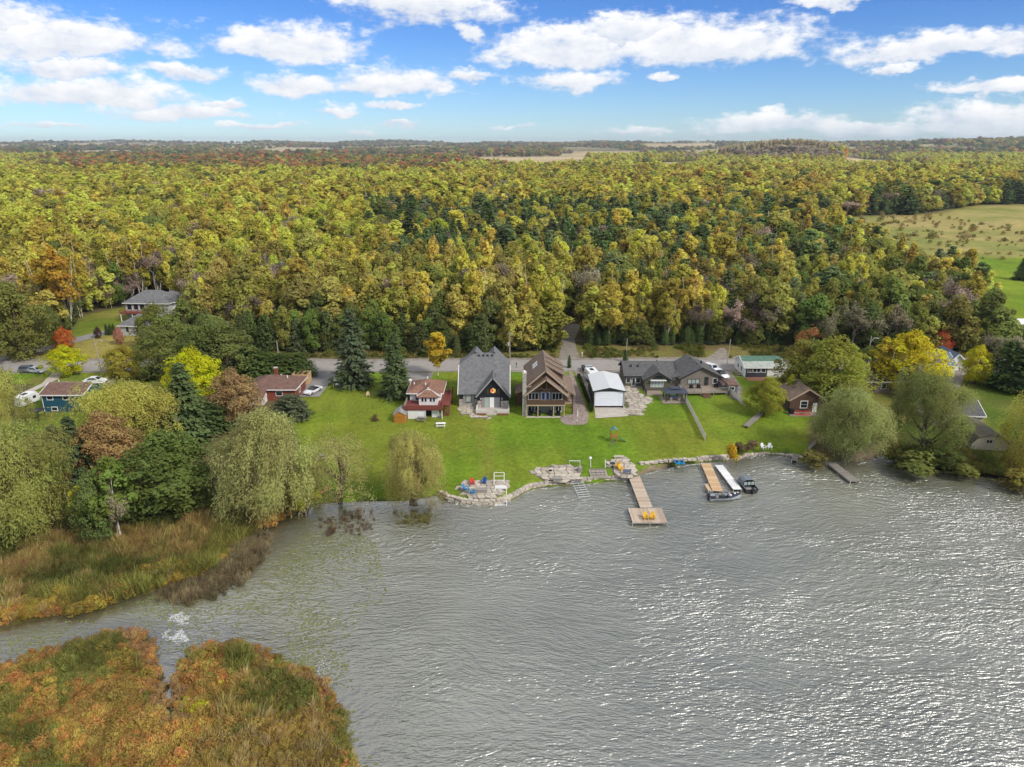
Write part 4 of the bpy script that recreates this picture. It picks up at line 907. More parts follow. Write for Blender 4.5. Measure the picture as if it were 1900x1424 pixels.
for y in (-1., 0., 1.2): MB().box(-1.3,1.3,y-.06,y+.06,.22,.32).build('crossbeam', PLG[0], ld)
box('bed', ld, -1.5, 1.5, -1.3, 1.5, -.3, .12, ROCK[1])
lp = thing('lamp_post', 'white lakeside lamp post with round globe beside the timber cradle', 'lamp', G(1096, 868)); MB().tube([(0,0,0),(-.1,0,1.7)], .07, 6).build('post', WHITE, lp); MB().ball((-.12,0,1.85), .27, .27, .27, 10, 6).build('globe', WHITE, lp)
tag(MB().tube([(0,0,0),(-.05,.1,1.5)], [.09,.07], 6).build('mooring_post', WHITE), 'plain white post beside the paved lookout', 'post').location = G(1123, 868)
for px_, py_, lab in ((1034,893,'square timber box seat on the stone terrace'),(893,914,'large timber storage box among the blue and red chairs')):
    c = thing('timber_box', lab, 'box', G(px_, py_)); w_ = .75 if px_ == 1034 else .95
    box('box_body', c, -w_, w_, -.45, .45, 0, .6, GREYW); box('lid', c, -w_-.05, w_+.05, -.5, .5, .6, .68, PLG[2])
fpit = thing('fire_pit', 'small round fire pit on the stone terrace', 'fire pit', G(1021, 878, .12))
mb = MB(); mb.cyl((0,0,0), .5, .35, 12); mb.build('ring', ROCK[2], fpit); MB().cyl((0,0,.36), .38, .03, 12).build('ash', DARKIN, fpit)
sw_ = thing('stone_slab', 'pale stone slab bench behind the paved lookout', 'bench', G(1148, 851)); box('slab', sw_, -.9, .9, -.25, .25, .32, .5, ROCK[2]); box('leg', sw_, -.75, -.45, -.2, .2, -.05, .32, ROCK[1]); box('leg', sw_, .45, .75, -.2, .2, -.05, .32, ROCK[1])

# ---- chairs
def adirondack(name, label, m, loc, rz, group=None):
    t = thing(name, label, 'chair', loc, rz, group)
    for x in (-.3, .3):
        box('leg', t, x-.04, x+.04, -.42, -.34, 0, .5, m); MB().add([(x-.04,-.36,.36),(x+.04,-.36,.36),(x+.04,.5,.02),(x-.04,.5,.02),(x-.04,-.36,.24),(x+.04,-.36,.24),(x+.04,.4,0),(x-.04,.4,0)], [(0,1,2,3),(4,5,6,7),(0,4,7,3),(1,5,6,2),(0,1,5,4),(3,2,6,7)]).build('leg', m, t)
        box('armrest', t, x-.1+(.05 if x > 0 else -.05), x+.1+(.05 if x > 0 else -.05), -.45, .3, .5, .54, m)
    s = MB(); 
    for i in range(5): s.slab([(-.27,-.42+.14*i,.40-.04*i),(.27,-.42+.14*i,.40-.04*i),(.27,-.3+.14*i,.37-.04*i),(-.27,-.3+.14*i,.37-.04*i)], .03)
    s.build('seat', m, t); b = MB()
    for i in range(5):
        x = -.24+.12*i; hh = 1.02-.05*abs(i-2)**1.5; b.add([(x-.05,.2,.22),(x+.05,.2,.22),(x+.06,.52,hh),(x-.06,.52,hh),(x-.05,.24,.22),(x+.05,.24,.22),(x+.06,.56,hh),(x-.06,.56,hh)], [(0,1,2,3),(7,6,5,4),(0,3,7,4),(1,5,6,2),(3,2,6,7),(0,4,5,1)])
    b.build('backrest', m, t); return t
PL = lambda n, c: mat(n, c, .5, .05, 2.)
YC, RC, BC, WC, LB = PL('yellow_plastic', (.70,.40,.02)), PL('red_chair_paint', (.55,.04,.03)), PL('blue_chair_paint', (.02,.09,.32)), MATS['white_paint'], PL('light_blue_paint', (.03,.22,.42))
def chairs(l):
    for (px_, py_, m, rz, lab, z) in l:
        p_ = GZ(px_, py_, z) if z is not None else G(px_, py_); adirondack('deck_chair', lab, m, (p_.x, p_.y, p_.z+.0), R(rz), 'lakeside wooden chairs')
chairs([(1198,963,YC,8,'yellow chair on the swim platform, its back to the long dock, first of the pair',.62),(1211,963,YC,-6,'yellow chair on the swim platform, second of the pair, nearer the open lake',.62),
 (876,899,RC,15,'red chair on the lakeside flagstone circle',hY(105)+.16),(898,897,BC,-20,'dark blue chair beside the red chair',hY(105)+.16),(864,910,LB,60,'light blue chair at the outer edge of the flagstone circle',hY(104)+.16),(876,916,LB,110,'light blue footed chair before the timber storage box',hY(103)+.16),
 (1416,833,WC,20,'white lawn chair on the bank, closer to the brown shrubs',None),(1428,833,WC,-10,'white lawn chair on the bank, closer to the tiny landing',None),
 (1146,868,YC,-40,'yellow chair on the paved lookout beside the grey table',hY(113)+.18),(1152,873,YC,30,'yellow chair on the paved lookout nearest the blue bench',hY(113)+.18),
 (683,736,mat('pale_wood', (.62,.47,.29), .8, .1, 2.),10,'pale wooden chair alone on the lawn',None),
 (893,753,YC,10,'yellow porch chair on the steep roofed house, alone by the planter',2.55),(931,752,YC,-8,'yellow porch chair beside the door, larger of the two',2.55),(937,753,YC,-20,'yellow porch chair at the corner of the porch',2.55),(899,754,mat('slate_paint', (.06,.07,.08), .6),5,'dark slate chair next to the lone yellow porch chair',2.55),
 (577,857,LB,120,'light blue chair half hidden by the bare limbed willow',None)])
bn_ = thing('bench', 'blue grey bench on the paved lookout by the dock', 'bench', G(1163, 881, .16)); PB = mat('blue_grey_paint', (.13,.15,.23), .6)
box('seat', bn_, -.65, .65, -.2, .25, .4, .46, PB); box('backrest', bn_, -.65, .65, -.27, -.2, .46, .95, PB)
for x in (-.55, .55): box('leg', bn_, x-.05, x+.05, -.2, .2, 0, .4, PB)
tb = thing('side_table', 'dark patio table with dark chairs on the paved lookout', 'table', G(1136, 868, .16)); MB().cyl((0,0,.66), .5, .05, 12).build('table_top', DARKM, tb); MB().cyl((0,0,0), .06, .66, 6).build('leg', DARKM, tb); MB().cyl((0,0,0), .3, .04, 10).build('base', DARKM, tb)
def picnic(label, p_, rz, m):
    t = thing('picnic_table', label, 'table', p_, rz); box('table_top', t, -.95, .95, -.38, .38, .72, .77, m)
    for y in (-.72, .72): box('seat', t, -.95, .95, y-.14, y+.14, .42, .47, m)
    for x in (-.7, .7): MB().tube([(x,-.65,0),(x,-.15,.72)], .045, 4).tube([(x,.65,0),(x,.15,.72)], .045, 4).tube([(x,-.8,.4),(x,.8,.4)], .04, 4).build('leg', m, t)
    return t
picnic('white picnic table on the lawn before the red deck', G(818, 792), R(3), WHITE)
picnic('weathered picnic table half hidden by the bare limbed willow', G(598, 852), R(20), PLG[2])
picnic('grey picnic table against the white basement wall', G(783, 781), R(-8), GREYW)
# canopied swing table by the driveway
cs_ = thing('canopy_swing', 'pale canopied garden swing beside the asphalt driveway', 'garden swing', G(628, 717))
MB().slab([(-1.1,-.75,1.55),(1.1,-.75,1.55),(1.1,.75,1.9),(-1.1,.75,1.9)], .06).build('canopy', mat('pale_green_canvas', (.62,.66,.50), .8), cs_)
for x in (-1., 1.): MB().tube([(x,-.6,0),(x,-.1,1.65)], .04, 5).tube([(x,.6,0),(x,.1,1.7)], .04, 5).build('leg', WHITE, cs_)
box('seat', cs_, -.85, .85, -.35, .25, .45, .55, mat('navy_cushion', (.05,.06,.10), .8)); box('backrest', cs_, -.85, .85, .25, .35, .55, 1.1, MATS['navy_cushion']); box('side_table', cs_, -.5, .35, -.75, -.4, .5, .9, WHITE)
# ---- gazebo by the bungalow
H = thing('gazebo', 'dark metal gazebo with two tier roof on a wooden deck', 'gazebo', (33.0, 143.6, 2.35)); 
box('deck', H, -.6, 5.2, -.8, 3.8, -.5, .02, WOODD); box('deck_skirt', H, -.65, 5.25, -.88, -.81, -.5, -.02, DARKM)
GZR = mat('slate_blue_roof', (.055,.062,.085), .55, .1, 1., kind='vert', course=.5); hip_roof(H, .1, 4.5, .1, 3.3, 2.05, 2.75, GZR, .35, .08); hip_roof(H, 1.3, 3.3, 1.0, 2.4, 2.75, 3.0, GZR, .15, .06, name='upper_roof')
for x in (.25, 4.35):
    for y in (.25, 3.15): box('post', H, x-.1, x+.1, y-.1, y+.1, .02, 2.0, DARKM)
tb = thing('dining_table', 'round grey dining table with chairs under the gazebo', 'table', (35.3, 145.3, 2.38)); MB().cyl((0,0,.7), .8, .05, 14).build('table_top', STEEL, tb); MB().cyl((0,0,0), .1, .7, 8).build('leg', STEEL, tb)
for k in range(4): a = R(45+90*k); MB().box(1.1*math.cos(a)-.25,1.1*math.cos(a)+.25,1.1*math.sin(a)-.25,1.1*math.sin(a)+.25,.4,.48).box(1.3*math.cos(a)-.25,1.3*math.cos(a)+.25,1.3*math.sin(a)-.05,1.3*math.sin(a)+.05,0,.95).build('chair_seat', GREYW, tb)
# ---- play set
H = thing('play_set', 'small wooden climbing frame with green roof and slide on the lawn', 'play set', G(1139, 822))
for x in (-.55, .55):
    for y in (0, 1.1): box('post', H, x-.05, x+.05, y-.05, y+.05, 0, 2.6, CEDARW)
box('platform', H, -.6, .6, -.05, 1.15, 1.05, 1.15, CEDARW); box('side_panel', H, -.55, .55, -.06, -.01, 1.15, 1.75, CEDARW); gable_roof(H, -.6, .6, 0, 1.1, 2.45, 3.0, 'y', mat('green_tarp', (.13,.27,.24), .7), .15, .1, .06)
MB().add([(.6,.3,1.15),(.6,.8,1.15),(2.3,.8,.15),(2.3,.3,.15),(.6,.3,1.05),(.6,.8,1.05),(2.3,.8,.05),(2.3,.3,.05)], [(0,1,2,3),(7,6,5,4),(0,3,7,4),(1,5,6,2),(3,2,6,7)]).build('slide', mat('green_slide', (.05,.15,.08), .5), H)
MB().tube([(-.5,0,1.9),(-.5,-2.,1.9)], .06, 5).tube([(-1.2,-2.2,0),(-.5,-2.,1.95),(.3,-2.2,0)], .05, 5).build('swing_beam', mat('green_beam', (.10,.20,.14), .7), H)
MB().tube([(-.5,-1.3,1.9),(-.5,-1.3,.55)], .015, 4).tube([(-.5,-.8,1.9),(-.5,-.8,.55)], .015, 4).box(-.62,-.38,-1.35,-.75,.5,.55).build('swing', MATS['blue_chair_paint'], H)
# ---- fences
def fence(label, A, B, h, m, slats=5, pan=2.4, gap=.0):
    A, B = Vector(A), Vector(B); d_ = B-A; L = Vector((d_.x, d_.y, 0)).length; ang = math.atan2(d_.y, d_.x); t = thing('fence', label, 'fence', A, ang); n = max(1, round(L/pan))
    zs = [hY((A+d_*i/n).y)-A.z for i in range(n+1)]
    for i in range(n+1): box('post', t, L*i/n-.06, L*i/n+.06, -.06, .06, zs[i]-.2, zs[i]+h+.08, m)
    for i in range(n):
        for k in range(slats):
            z = .15+(h-.2)*k/(slats-1); mb = MB(); x0, x1 = L*i/n+.062, L*(i+1)/n-.062; w_ = (h/slats)*.62
            mb.add([(x0,-.03,zs[i]+z),(x1,-.03,zs[i+1]+z),(x1,.03,zs[i+1]+z),(x0,.03,zs[i]+z),(x0,-.03,zs[i]+z+w_),(x1,-.03,zs[i+1]+z+w_),(x1,.03,zs[i+1]+z+w_),(x0,.03,zs[i]+z+w_)], [(0,3,2,1),(4,5,6,7),(0,1,5,4),(1,2,6,5),(2,3,7,6),(3,0,4,7)]); mb.build('slat', m, t)
    return t
PALEW = mat('pale_grey_wood', (.40,.375,.325), .9, .15, 2.)
fence('long pale slatted fence running down the lawn from the gazebo', G(1258, 722), G(1308, 818), 1.25, PALEW, 5)
fence('pale slatted fence descending from the railed deck', G(1338, 716), G(1382, 756), 1.2, PALEW, 5)
wp = thing('lumber_pile', 'stack of weathered boards beside the fence below the shed', 'lumber', G(1368, 742), R(-58))
for i in range(7): box('board', wp, -2.2+.1*(i % 3), 2.2-.12*(i % 2), -.5+.16*(i % 4)*1.6, -.36+.16*(i % 4)*1.6, .02+.13*(i//4), .13+.13*(i//4), PLG[i % 3])
sec = thing('dock_section', 'spare weathered dock section lying on the lawn below the yellow green tree', 'dock', G(1398, 781), math.atan2(G(1412,767).y-G(1382,796).y, G(1412,767).x-G(1382,796).x))
for i in range(26): box('plank', sec, -4.6+.36*i, -4.28+.36*i, -.55, .55, .3+.02*(i % 2), .36+.02*(i % 2), PLG[i % 3])
for y in (-.45, .45): box('frame', sec, -4.6, 4.7, y-.06, y+.06, .05, .29, GREYW)
fence('low slatted fence beside the shore under the windblown willow', G(1500, 838), G(1512, 826), .9, PALEW, 4, 1.6)
tag(MB().add([(-.5,-.05,.0),(.5,-.05,0),(.55,.08,0),(-.45,.08,0),(-.2,-.05,1.7),(.1,-.05,1.7),(.12,.03,1.7),(-.18,.03,1.7)], [(0,1,5,4),(1,2,6,5),(2,3,7,6),(3,0,4,7),(4,5,6,7)]).build('leaning_board', WHITE), 'white board leaning on the bank below the dark olive willow', 'board').location = G(1709, 828)
# clipped hedge between the paved driveway and the white roofed garage
hk = thing('hedge', 'narrow dark clipped hedge along the paved driveway', 'hedge', G(1073, 700)); a_, b_ = G(1073, 700), G(1098, 766)
rg = np.random.default_rng(77); n_ = 5200; u = rg.random(n_); c = np.outer(1-u, np.array(a_))+np.outer(u, np.array(b_))-np.array(a_); c[:, 2] = np.interp(c[:, 1]+a_.y, YS, ZS)-a_.z
off = rg.uniform(-1, 1, (n_, 2)); c[:, 0] += off[:, 0]*.38; c[:, 2] += rg.random(n_)**.7*.95*(1+.12*np.sin(u*60))
HEDGE = (c, rg)
# ---- kayaks and pedal boats
def kayak(name, label, m, loc, rz, L=3.2, w=.7, h=.34, flip=False, cat='kayak'):
    t = thing(name, label, cat, loc, rz); n = 11; mb = MB(); rows = []
    for i in range(n):
        u = -1+2*i/(n-1); ww = w/2*(1-abs(u)**2.2)+.015; sh = .10*u*u; ring = [(L/2*u, ww*math.cos(R(a)), h*.55+sh+h*.5*math.sin(R(a))) for a in range(0, 360, 45)]
        rows.append(ring)
    o = [p_ for r_ in rows for p_ in r_]; fs = [(i*8+k, i*8+(k+1) % 8, (i+1)*8+(k+1) % 8, (i+1)*8+k) for i in range(n-1) for k in range(8)]+[tuple(range(8))[::-1], tuple((n-1)*8+k for k in range(8))]
    mb.add(o, fs).build('hull', m, t, True)
    ck = MB(); ck.prism([(.55*math.cos(R(a)), .22*math.sin(R(a))) for a in range(0, 360, 30)], 'z', h*1.02, h*1.09); ck.build('cockpit', DARKIN, t); return t
kayak('kayak', 'salmon orange kayak standing on the bank beside the bare limbed willow', PL('salmon_plastic', (.70,.17,.09)), G(602, 912), R(82), 3.0)
kayak('kayak', 'red canoe lying in front of the brown cabin, nearer the lake', PL('red_plastic_hull', (.40,.045,.03)), G(1487, 771), R(-4), 3.6, .9)
kayak('kayak', 'red canoe lying behind its twin at the brown cabin', PL('dull_red_hull', (.32,.05,.035)), G(1487, 765), R(-6), 3.6, .9)
CY = PL('cyan_plastic', (.01,.25,.50))
for k, (px_, lab) in enumerate(((1256,'blue paddle boat on the sandy beach, nearer the long dock'),(1265,'blue paddle boat on the sandy beach, nearer the tan dock'))):
    kayak('paddle_boat', lab, CY, G(px_, 861), R(97), 1.9, .95, .42, cat='boat')
# ---- motor boats
def hull(t, L, w, h, m, m2, z=-.2):
    n = 9; rows = []
    for i in range(n):
        u = i/(n-1); ww = w/2*(1 if u < .45 else max(.02, 1-((u-.45)/.55)**2.1)); k = .35*max(0, u-.5)**1.5*2; rows.append([(L*(u-.5), -ww, h+k+z), (L*(u-.5), -ww*.82, .28*h+z+k*.6), (L*(u-.5), 0, z+k*.9), (L*(u-.5), ww*.82, .28*h+z+k*.6), (L*(u-.5), ww, h+k+z)])
    o = [p_ for r_ in rows for p_ in r_]; fs = [(i*5+k, (i+1)*5+k, (i+1)*5+k+1, i*5+k+1) for i in range(n-1) for k in range(4)]+[(0,1,2,3,4)]
    MB().add(o, fs).build('hull', m, t); gw = MB()
    for s in (0, 4): gw.tube([r_[s] for r_ in rows], .05, 5)
    gw.build('gunwale', m2, t)
    fl = MB(); fl.add([(r_[0][0], r_[0][1]*.9, h*.45+z) for r_ in rows]+[(r_[4][0], r_[4][1]*.9, h*.45+z) for r_ in rows], [(i, i+1, n+i+1, n+i) for i in range(n-1)]); fl.build('floor', m2, t)
    return rows
def outboard(t, x, z=.0, m=DARKM):
    o = MB().box(x-.28,x+.22,-.2,.2,z+.55,z+1.05).build('outboard_motor', m, t); MB().box(x-.1,x+.1,-.07,.07,z-.5,z+.55).build('shaft', m, o)
H = thing('motor_boat', 'silver fishing boat with dark deck moored across the tan dock end', 'boat', (34.75, 103.9, .05), R(4))
hull(H, 5.2, 1.95, .85, mat('silver_hull', (.42,.45,.47), .35, .08, 1., metal=.3), mat('navy_deck', (.035,.04,.065), .6)); outboard(H, -2.75)
MB().add([(1.0,-.9,.68),(2.45,-.15,.85),(2.45,.15,.85),(1.0,.9,.68)], [(0,1,2,3)]).build('fore_deck', MATS['navy_deck'], H)
for x, y in ((-.2,.35),(.9,.0),(-1.4,-.2)): MB().box(x-.22,x+.22,y-.22,y+.22,.2,.75).box(x-.24,x-.14,y-.22,y+.22,.75,1.1).build('boat_seat', PLW[0] if x > .5 else GREYW, H)
MB().add([(.35,-.85,.7),(.35,-.1,.7),(.15,-.1,1.2),(.15,-.85,1.2)], [(0,1,2,3)]).build('windshield', glass('tinted_plexi', (.1,.14,.16)), H); MB().box(.25,.8,-.8,-.15,.25,.72).build('console', MATS['navy_deck'], H)
MB().box(-2.3,2.0,-1.0,-.985,.28,.34).build('hull_stripe', DARKM, H); MB().ball((1.6,.0,.98), .18, .18, .18, 8, 5).ball((2.2,.3,.95), .13, .13, .13, 8, 5).build('fender', WHITE, H)
H = thing('motor_boat', 'dark canopied runabout moored beside the white metal dock', 'boat', (39.6, 108.3, .05), R(96))
hull(H, 5.0, 2.1, .95, mat('black_hull', (.025,.028,.032), .3, .1, 1.), mat('grey_deck', (.20,.22,.24), .6)); outboard(H, -2.65)
CANV = mat('grey_canvas', (.16,.18,.20), .7, .1, 2.); mb = MB(); pr_ = [(-1.0,.75),(-.95,1.5),(-.5,1.75),(.5,1.75),(.95,1.5),(1.0,.75)]
mb2 = [[(x, y, z) for y, z in pr_] for x in (-1.0, .9)]; mb.add(mb2[0]+mb2[1], [(i, i+1, i+7, i+6) for i in range(5)]); cv = mb.build('canopy', CANV, H)
for y in (-.62, 0, .62): MB().box(-1.05,-1.0,y-.25,y+.25,.85,1.4).build('canopy_window', GLASSL, H)
MB().add([(.9,-1.0,.75),(1.5,-.85,.8),(1.5,.85,.8),(.9,1.0,.75),(.9,-.8,1.5),(.9,.8,1.5)], [(1,2,5,4),(0,1,4),(2,3,5)]).build('windshield', MATS['tinted_plexi'], H)
MB().add([(1.5,-.9,.85),(2.4,-.1,1.0),(2.4,.1,1.0),(1.5,.9,.85)], [(0,1,2,3)]).build('fore_deck', MATS['grey_deck'], H); MB().box(-2.4,-1.6,-.8,.8,.3,.6).build('boat_seat', GREYW, H)
# ---- vehicles
def car(name, label, cat, loc, rz, body, L=4.6, w=1.8, kind='sedan', top=None):
    t = thing(name, label, cat, loc, rz); bm_ = mat('paint_'+body[0], body[1], .25, .04, 1., spec=.6)
    if kind == 'pickup': prof = [(-.5,.38),(-.5,.92),(-.12,.95),(.30,.98),(.47,.93),(.5,.6),(.5,.34)]; cab = [(-.12,.94),(-.09,1.62),(.13,1.66),(.27,.97)]
    elif kind == 'suv': prof = [(-.5,.36),(-.5,.95),(.22,.98),(.46,.86),(.5,.55),(.5,.34)]; cab = [(-.48,.94),(-.43,1.6),(.08,1.64),(.24,.97)]
    elif kind == 'coupe': prof = [(-.5,.32),(-.5,.82),(-.34,.88),(.15,.84),(.44,.68),(.5,.45),(.5,.28)]; cab = [(-.34,.86),(-.16,1.24),(.04,1.26),(.20,.83)]
    else: prof = [(-.5,.34),(-.5,.86),(-.36,.92),(.2,.92),(.45,.78),(.5,.5),(.5,.32)]; cab = [(-.40,.90),(-.24,1.38),(.05,1.42),(.24,.91)]
    h = w/2; mb = MB(); n = len(prof); v = [(L*x, -h*(.97 if abs(x) > .45 else 1), z) for x, z in prof]+[(L*x, h*(.97 if abs(x) > .45 else 1), z) for x, z in prof]
    mb.add(v, [tuple(range(n)), tuple(range(n, 2*n))[::-1]]+[(i, i+n, (i+1) % n+n, (i+1) % n) for i in range(n)]); mb.build('body', bm_, t)
    cb = MB(); k = len(cab); v = [(L*x, -h*(.95 if z < 1.05 else .78), z) for x, z in cab]+[(L*x, h*(.95 if z < 1.05 else .78), z) for x, z in cab]; cb.add(v, [tuple(range(k)), tuple(range(k, 2*k))[::-1]]+[(i, i+k, (i+1) % k+k, (i+1) % k) for i in range(k)]); c = cb.build('cabin', mat('paint_'+top[0], top[1], .3) if top else bm_, t)
    def inset(q, push):
        q = [Vector(p_) for p_ in q]; m_ = sum(q, Vector())/len(q); nn = (q[1]-q[0]).cross(q[2]-q[1]).normalized(); 
        if nn.dot(m_-Vector((L*.0, 0, .9))) < 0: nn = -nn
        return [m_+(p_-m_)*.84+nn*push for p_ in q]
    for nm, q in (('windscreen', (v[3], v[2], v[2+k], v[3+k])), ('rear_window', (v[0], v[1], v[1+k], v[0+k])), ('side_window', (v[0], v[1], v[2], v[3])), ('side_window', (v[k], v[1+k], v[2+k], v[3+k]))):
        MB().add(inset(q, .012), [(0,1,2,3)]).build(nm, GLASS, c)
    if kind == 'pickup': box('bed_liner', t, -L*.48, -L*.14, -h*.82, h*.82, .9, .956, DARKM)
    for x in (-.31, .31):
        for s in (-1, 1):
            wv = MB().cyl((L*x, s*h-(.1 if s > 0 else -.1)-.1, .33), .33, .2, 14, 'y').build('wheel', mat('tyre', (.015,.015,.016), .8), t); MB().cyl((L*x, s*(h+.005)-.0-(.02 if s > 0 else 0), .33), .2, .02, 10, 'y').build('rim', STEEL, wv)
    for s in (-1, 1): MB().box(L*.495,L*.503,s*h*.72-.2,s*h*.72+.2,.55,.7).build('headlight', mat('lamp_glass', (.8,.82,.85), .2), t); MB().box(-L*.504,-L*.499,s*h*.75-.16,s*h*.75+.16,.62,.8).build('tail_light', mat('red_lens', (.4,.02,.02), .3), t)
    return t
WHP, NAV, GRY, BLK = ('white', (.75,.76,.77)), ('navy', (.03,.04,.09)), ('grey', (.12,.125,.13)), ('black', (.015,.015,.017))
car('parked_car', 'white sports car with black roof on the asphalt driveway', 'car', G(581, 729, .1), R(-112), WHP, 4.6, 1.85, 'coupe', BLK)
car('pickup_truck', 'navy pickup truck with open bed parked behind the white camper', 'truck', G(1091, 691, .1), R(-80), NAV, 5.6, 2.0, 'pickup', ('silver', (.42,.44,.47)))
car('parked_car', 'white car with grey windows parked beside the taupe house', 'car', G(1321, 689, .1), R(-60), WHP, 4.9, 1.9, 'suv')
car('parked_car', 'white hatchback parked between the white car and the small shed', 'car', G(1337, 700, .1), R(-70), WHP, 4.4, 1.8, 'sedan', BLK)
car('parked_car', 'dark grey car parked on the roadside by the concrete driveway, farther from the yellow maple', 'car', G(56, 691, .08), R(5), GRY, 4.6, 1.8, 'suv')
car('parked_car', 'silver car parked on the roadside by the concrete driveway, nearer the yellow maple', 'car', G(68, 692, .08), R(-12), ('silver', (.42,.44,.47)), 4.6, 1.8, 'sedan')
car('parked_car', 'white car parked behind the blue house', 'car', G(178, 711, .08), R(4), WHP, 4.7, 1.85, 'sedan')
car('parked_car', 'white car parked among trees below the mobile home', 'car', G(1879, 640, .02), R(-70), WHP, 4.7, 1.85, 'suv')
def camper(label, loc, rz, L, w, h):
    t = thing('camper_trailer', label, 'camper', loc, rz); CW_ = mat('camper_white', (.74,.74,.72), .5, .05, 1., dirt=.15)
    MB().prism([(-L/2,.5),(-L/2,h-.3),(-L/2+.4,h),(L/2-.6,h),(L/2,h-.8),(L/2,.8),(L/2-.3,.5)], 'y', -w/2, w/2).build('body', CW_, t); MB().box(-L*.2,L*.05,-.35,.35,h,h+.14).build('roof_vent', DARKM, t)
    for s in (-1, 1):
        for x in (-L*.25, L*.2): MB().box(x-.4,x+.4,s*(w/2+.006)-.006,s*(w/2+.006)+.006,1.3,1.9).build('window', GLASS, t)
        for x in (-.4, .4): MB().cyl((x, s*w/2-(.12 if s > 0 else -.02)-.05, .33), .33, .18, 12, 'y').build('wheel', mat('tyre', (.015,.015,.016), .8), t)
    MB().tube([(L/2,-.4,.55),(L/2+1.1,0,.5),(L/2,.4,.55)], .05, 5).build('hitch', DARKM, t); return t
camper('white camper trailer parked between the pickup truck and the garage', G(1098, 708, .1), R(-80), 5.0, 2.3, 2.7)
camper('small white camper trailer beside the blue house at the picture edge', G(52, 752, .05), R(80), 4.6, 2.2, 2.5)
# ---- utility poles, wires, street lights, mailboxes
def pole(label, px_, py_, top, lean=0., lamp=False, tr=False, arm=True, r=.14):
    g = G(px_, py_); h = P(px_, top, g.y)[1]-g.z; t = thing('utility_pole', label, 'pole', g); MB().tube([(0,0,-.1),(lean*h,0,h)], [r, r*.65], 8).build('shaft', mat('pole_wood', (.36,.33,.27), .9, .15, 3.), t)
    if tr: MB().cyl((-.35+lean*h,-.1,h*.70), .24, .75, 10).build('transformer', GALV, t)
    if arm: MB().box(lean*h-.7,lean*h+.7,-.06,.06,h-.55,h-.42).build('crossarm', GREYW, t)
    if lamp: MB().tube([(lean*h*.8,0,h*.82),(lean*h*.8+.7,0,h*.95),(lean*h*.8+1.4,0,h*.95)], .05, 6).build('lamp_arm', GALV, t); MB().ball((lean*h*.8+1.6,0,h*.94), .35, .18, .1, 8, 5).build('lamp_head', GALV, t)
    return (g.x+lean*h, g.y, g.z+h-.45)
tops = [pole('wooden pole with curved street lamp in front of the road, near the yellow maple', 190, 698, 628, -.03, True, False, False),
 pole('leaning pole top above the cedars behind the brick house', 521, 692, 632, -.02, False, False, False),
 pole('tall utility pole with transformer between the two gabled houses', 946, 700, 616, 0., False, True, True),
 pole('utility pole behind the white camper and garage', 1161, 672, 628, .01, False, False, False),
 pole('leaning utility pole beside the house with green roof', 1349, 676, 630, .04, False, False, False),
 pole('street lamp pole between the round maple and golden maple', 1606, 690, 624, 0., True, False, False)]
for a, b, lab in ((0,1,'wire from the street lamp pole to the pole behind the brick house'),(1,2,'wire from the cedars to the transformer pole'),(2,3,'wire from the transformer pole to the pole behind the garage'),(3,4,'wire between the two poles behind the charcoal roofs'),(4,5,'wire from the leaning pole to the street lamp by the golden maple')):
    A, B = Vector(tops[a]), Vector(tops[b]); tag(MB().tube([A.lerp(B, t_)-Vector((0,0,3.2*t_*(1-t_))) for t_ in np.linspace(0, 1, 9)], .022, 4).build('power_line', DARKM), lab, 'wire')
for px_, py_, lab, m in ((958,683,'black mailbox post by the road behind the steep roofed house',DARKM),(1080,663,'white marker post on the verge by the gravel lane',WHITE),(634,690,'white mailbox by the road at the asphalt driveway',WHITE)):
    t = thing('mailbox', lab, 'mailbox', G(px_, py_)); box('post', t, -.06, .06, -.06, .06, 0, 1.0, m); MB().prism([(-.15,1.0),(.15,1.0),(.15,1.2),(.08,1.3),(-.08,1.3),(-.15,1.2)], 'y', -.25, .25).build('box_body', m, t)
um = thing('parasol', 'closed pale parasol on the paved terrace beside the brown house', 'parasol', G(1071, 782, .06)); MB().cyl((0,0,0), .03, 2.6, 6).build('pole', GALV, um); MB().tube([(0,0,1.0),(0,0,1.6),(0,0,2.6)], [.16,.14,.03], 8).build('canopy', mat('cream_canvas', (.62,.58,.50), .8), um); MB().cyl((0,0,0), .28, .1, 10).build('base', CONC, um)
# ================================================================ vegetation
def leaf_material(name, trans=.35, vmin=.6, vmax=1.45):
    m = bpy.data.materials.new(name); m.use_nodes = True; m.node_tree.nodes.clear(); N = NT(m.node_tree)
    a = N.new('ShaderNodeAttribute', attribute_name='leaf_color', attribute_type='INSTANCER').outputs['Color']
    sh = N.new('ShaderNodeAttribute', attribute_name='shade').outputs['Fac']
    hs = N.new('ShaderNodeHueSaturation'); N.l.new(a, hs.inputs['Color'])
    N.l.new(N.mr(sh, 0, 1, .475, .53), hs.inputs['Hue']); N.l.new(N.mr(sh, 0, 1, vmin, vmax), hs.inputs['Value'])
    d_ = N.new('ShaderNodeBsdfDiffuse'); t_ = N.new('ShaderNodeBsdfTranslucent'); mx = N.new('ShaderNodeMixShader'); mx.inputs[0].default_value = trans
    N.l.new(hs.outputs[0], d_.inputs[0]); N.l.new(hs.outputs[0], t_.inputs[0]); N.l.new(d_.outputs[0], mx.inputs[1]); N.l.new(t_.outputs[0], mx.inputs[2])
    o = N.new('ShaderNodeOutputMaterial'); N.l.new(mx.outputs[0], o.inputs[0]); return m
LEAF = leaf_material('foliage', .5, .68, 1.4); NEEDLE = leaf_material('needles', .4, .68, 1.4)
BARK = mat('bark', (.10,.075,.055), .95, .3, 4., bump=.03)
GBARK = mat('grey_bark', (.22,.19,.155), .95, .25, 4., bump=.03)
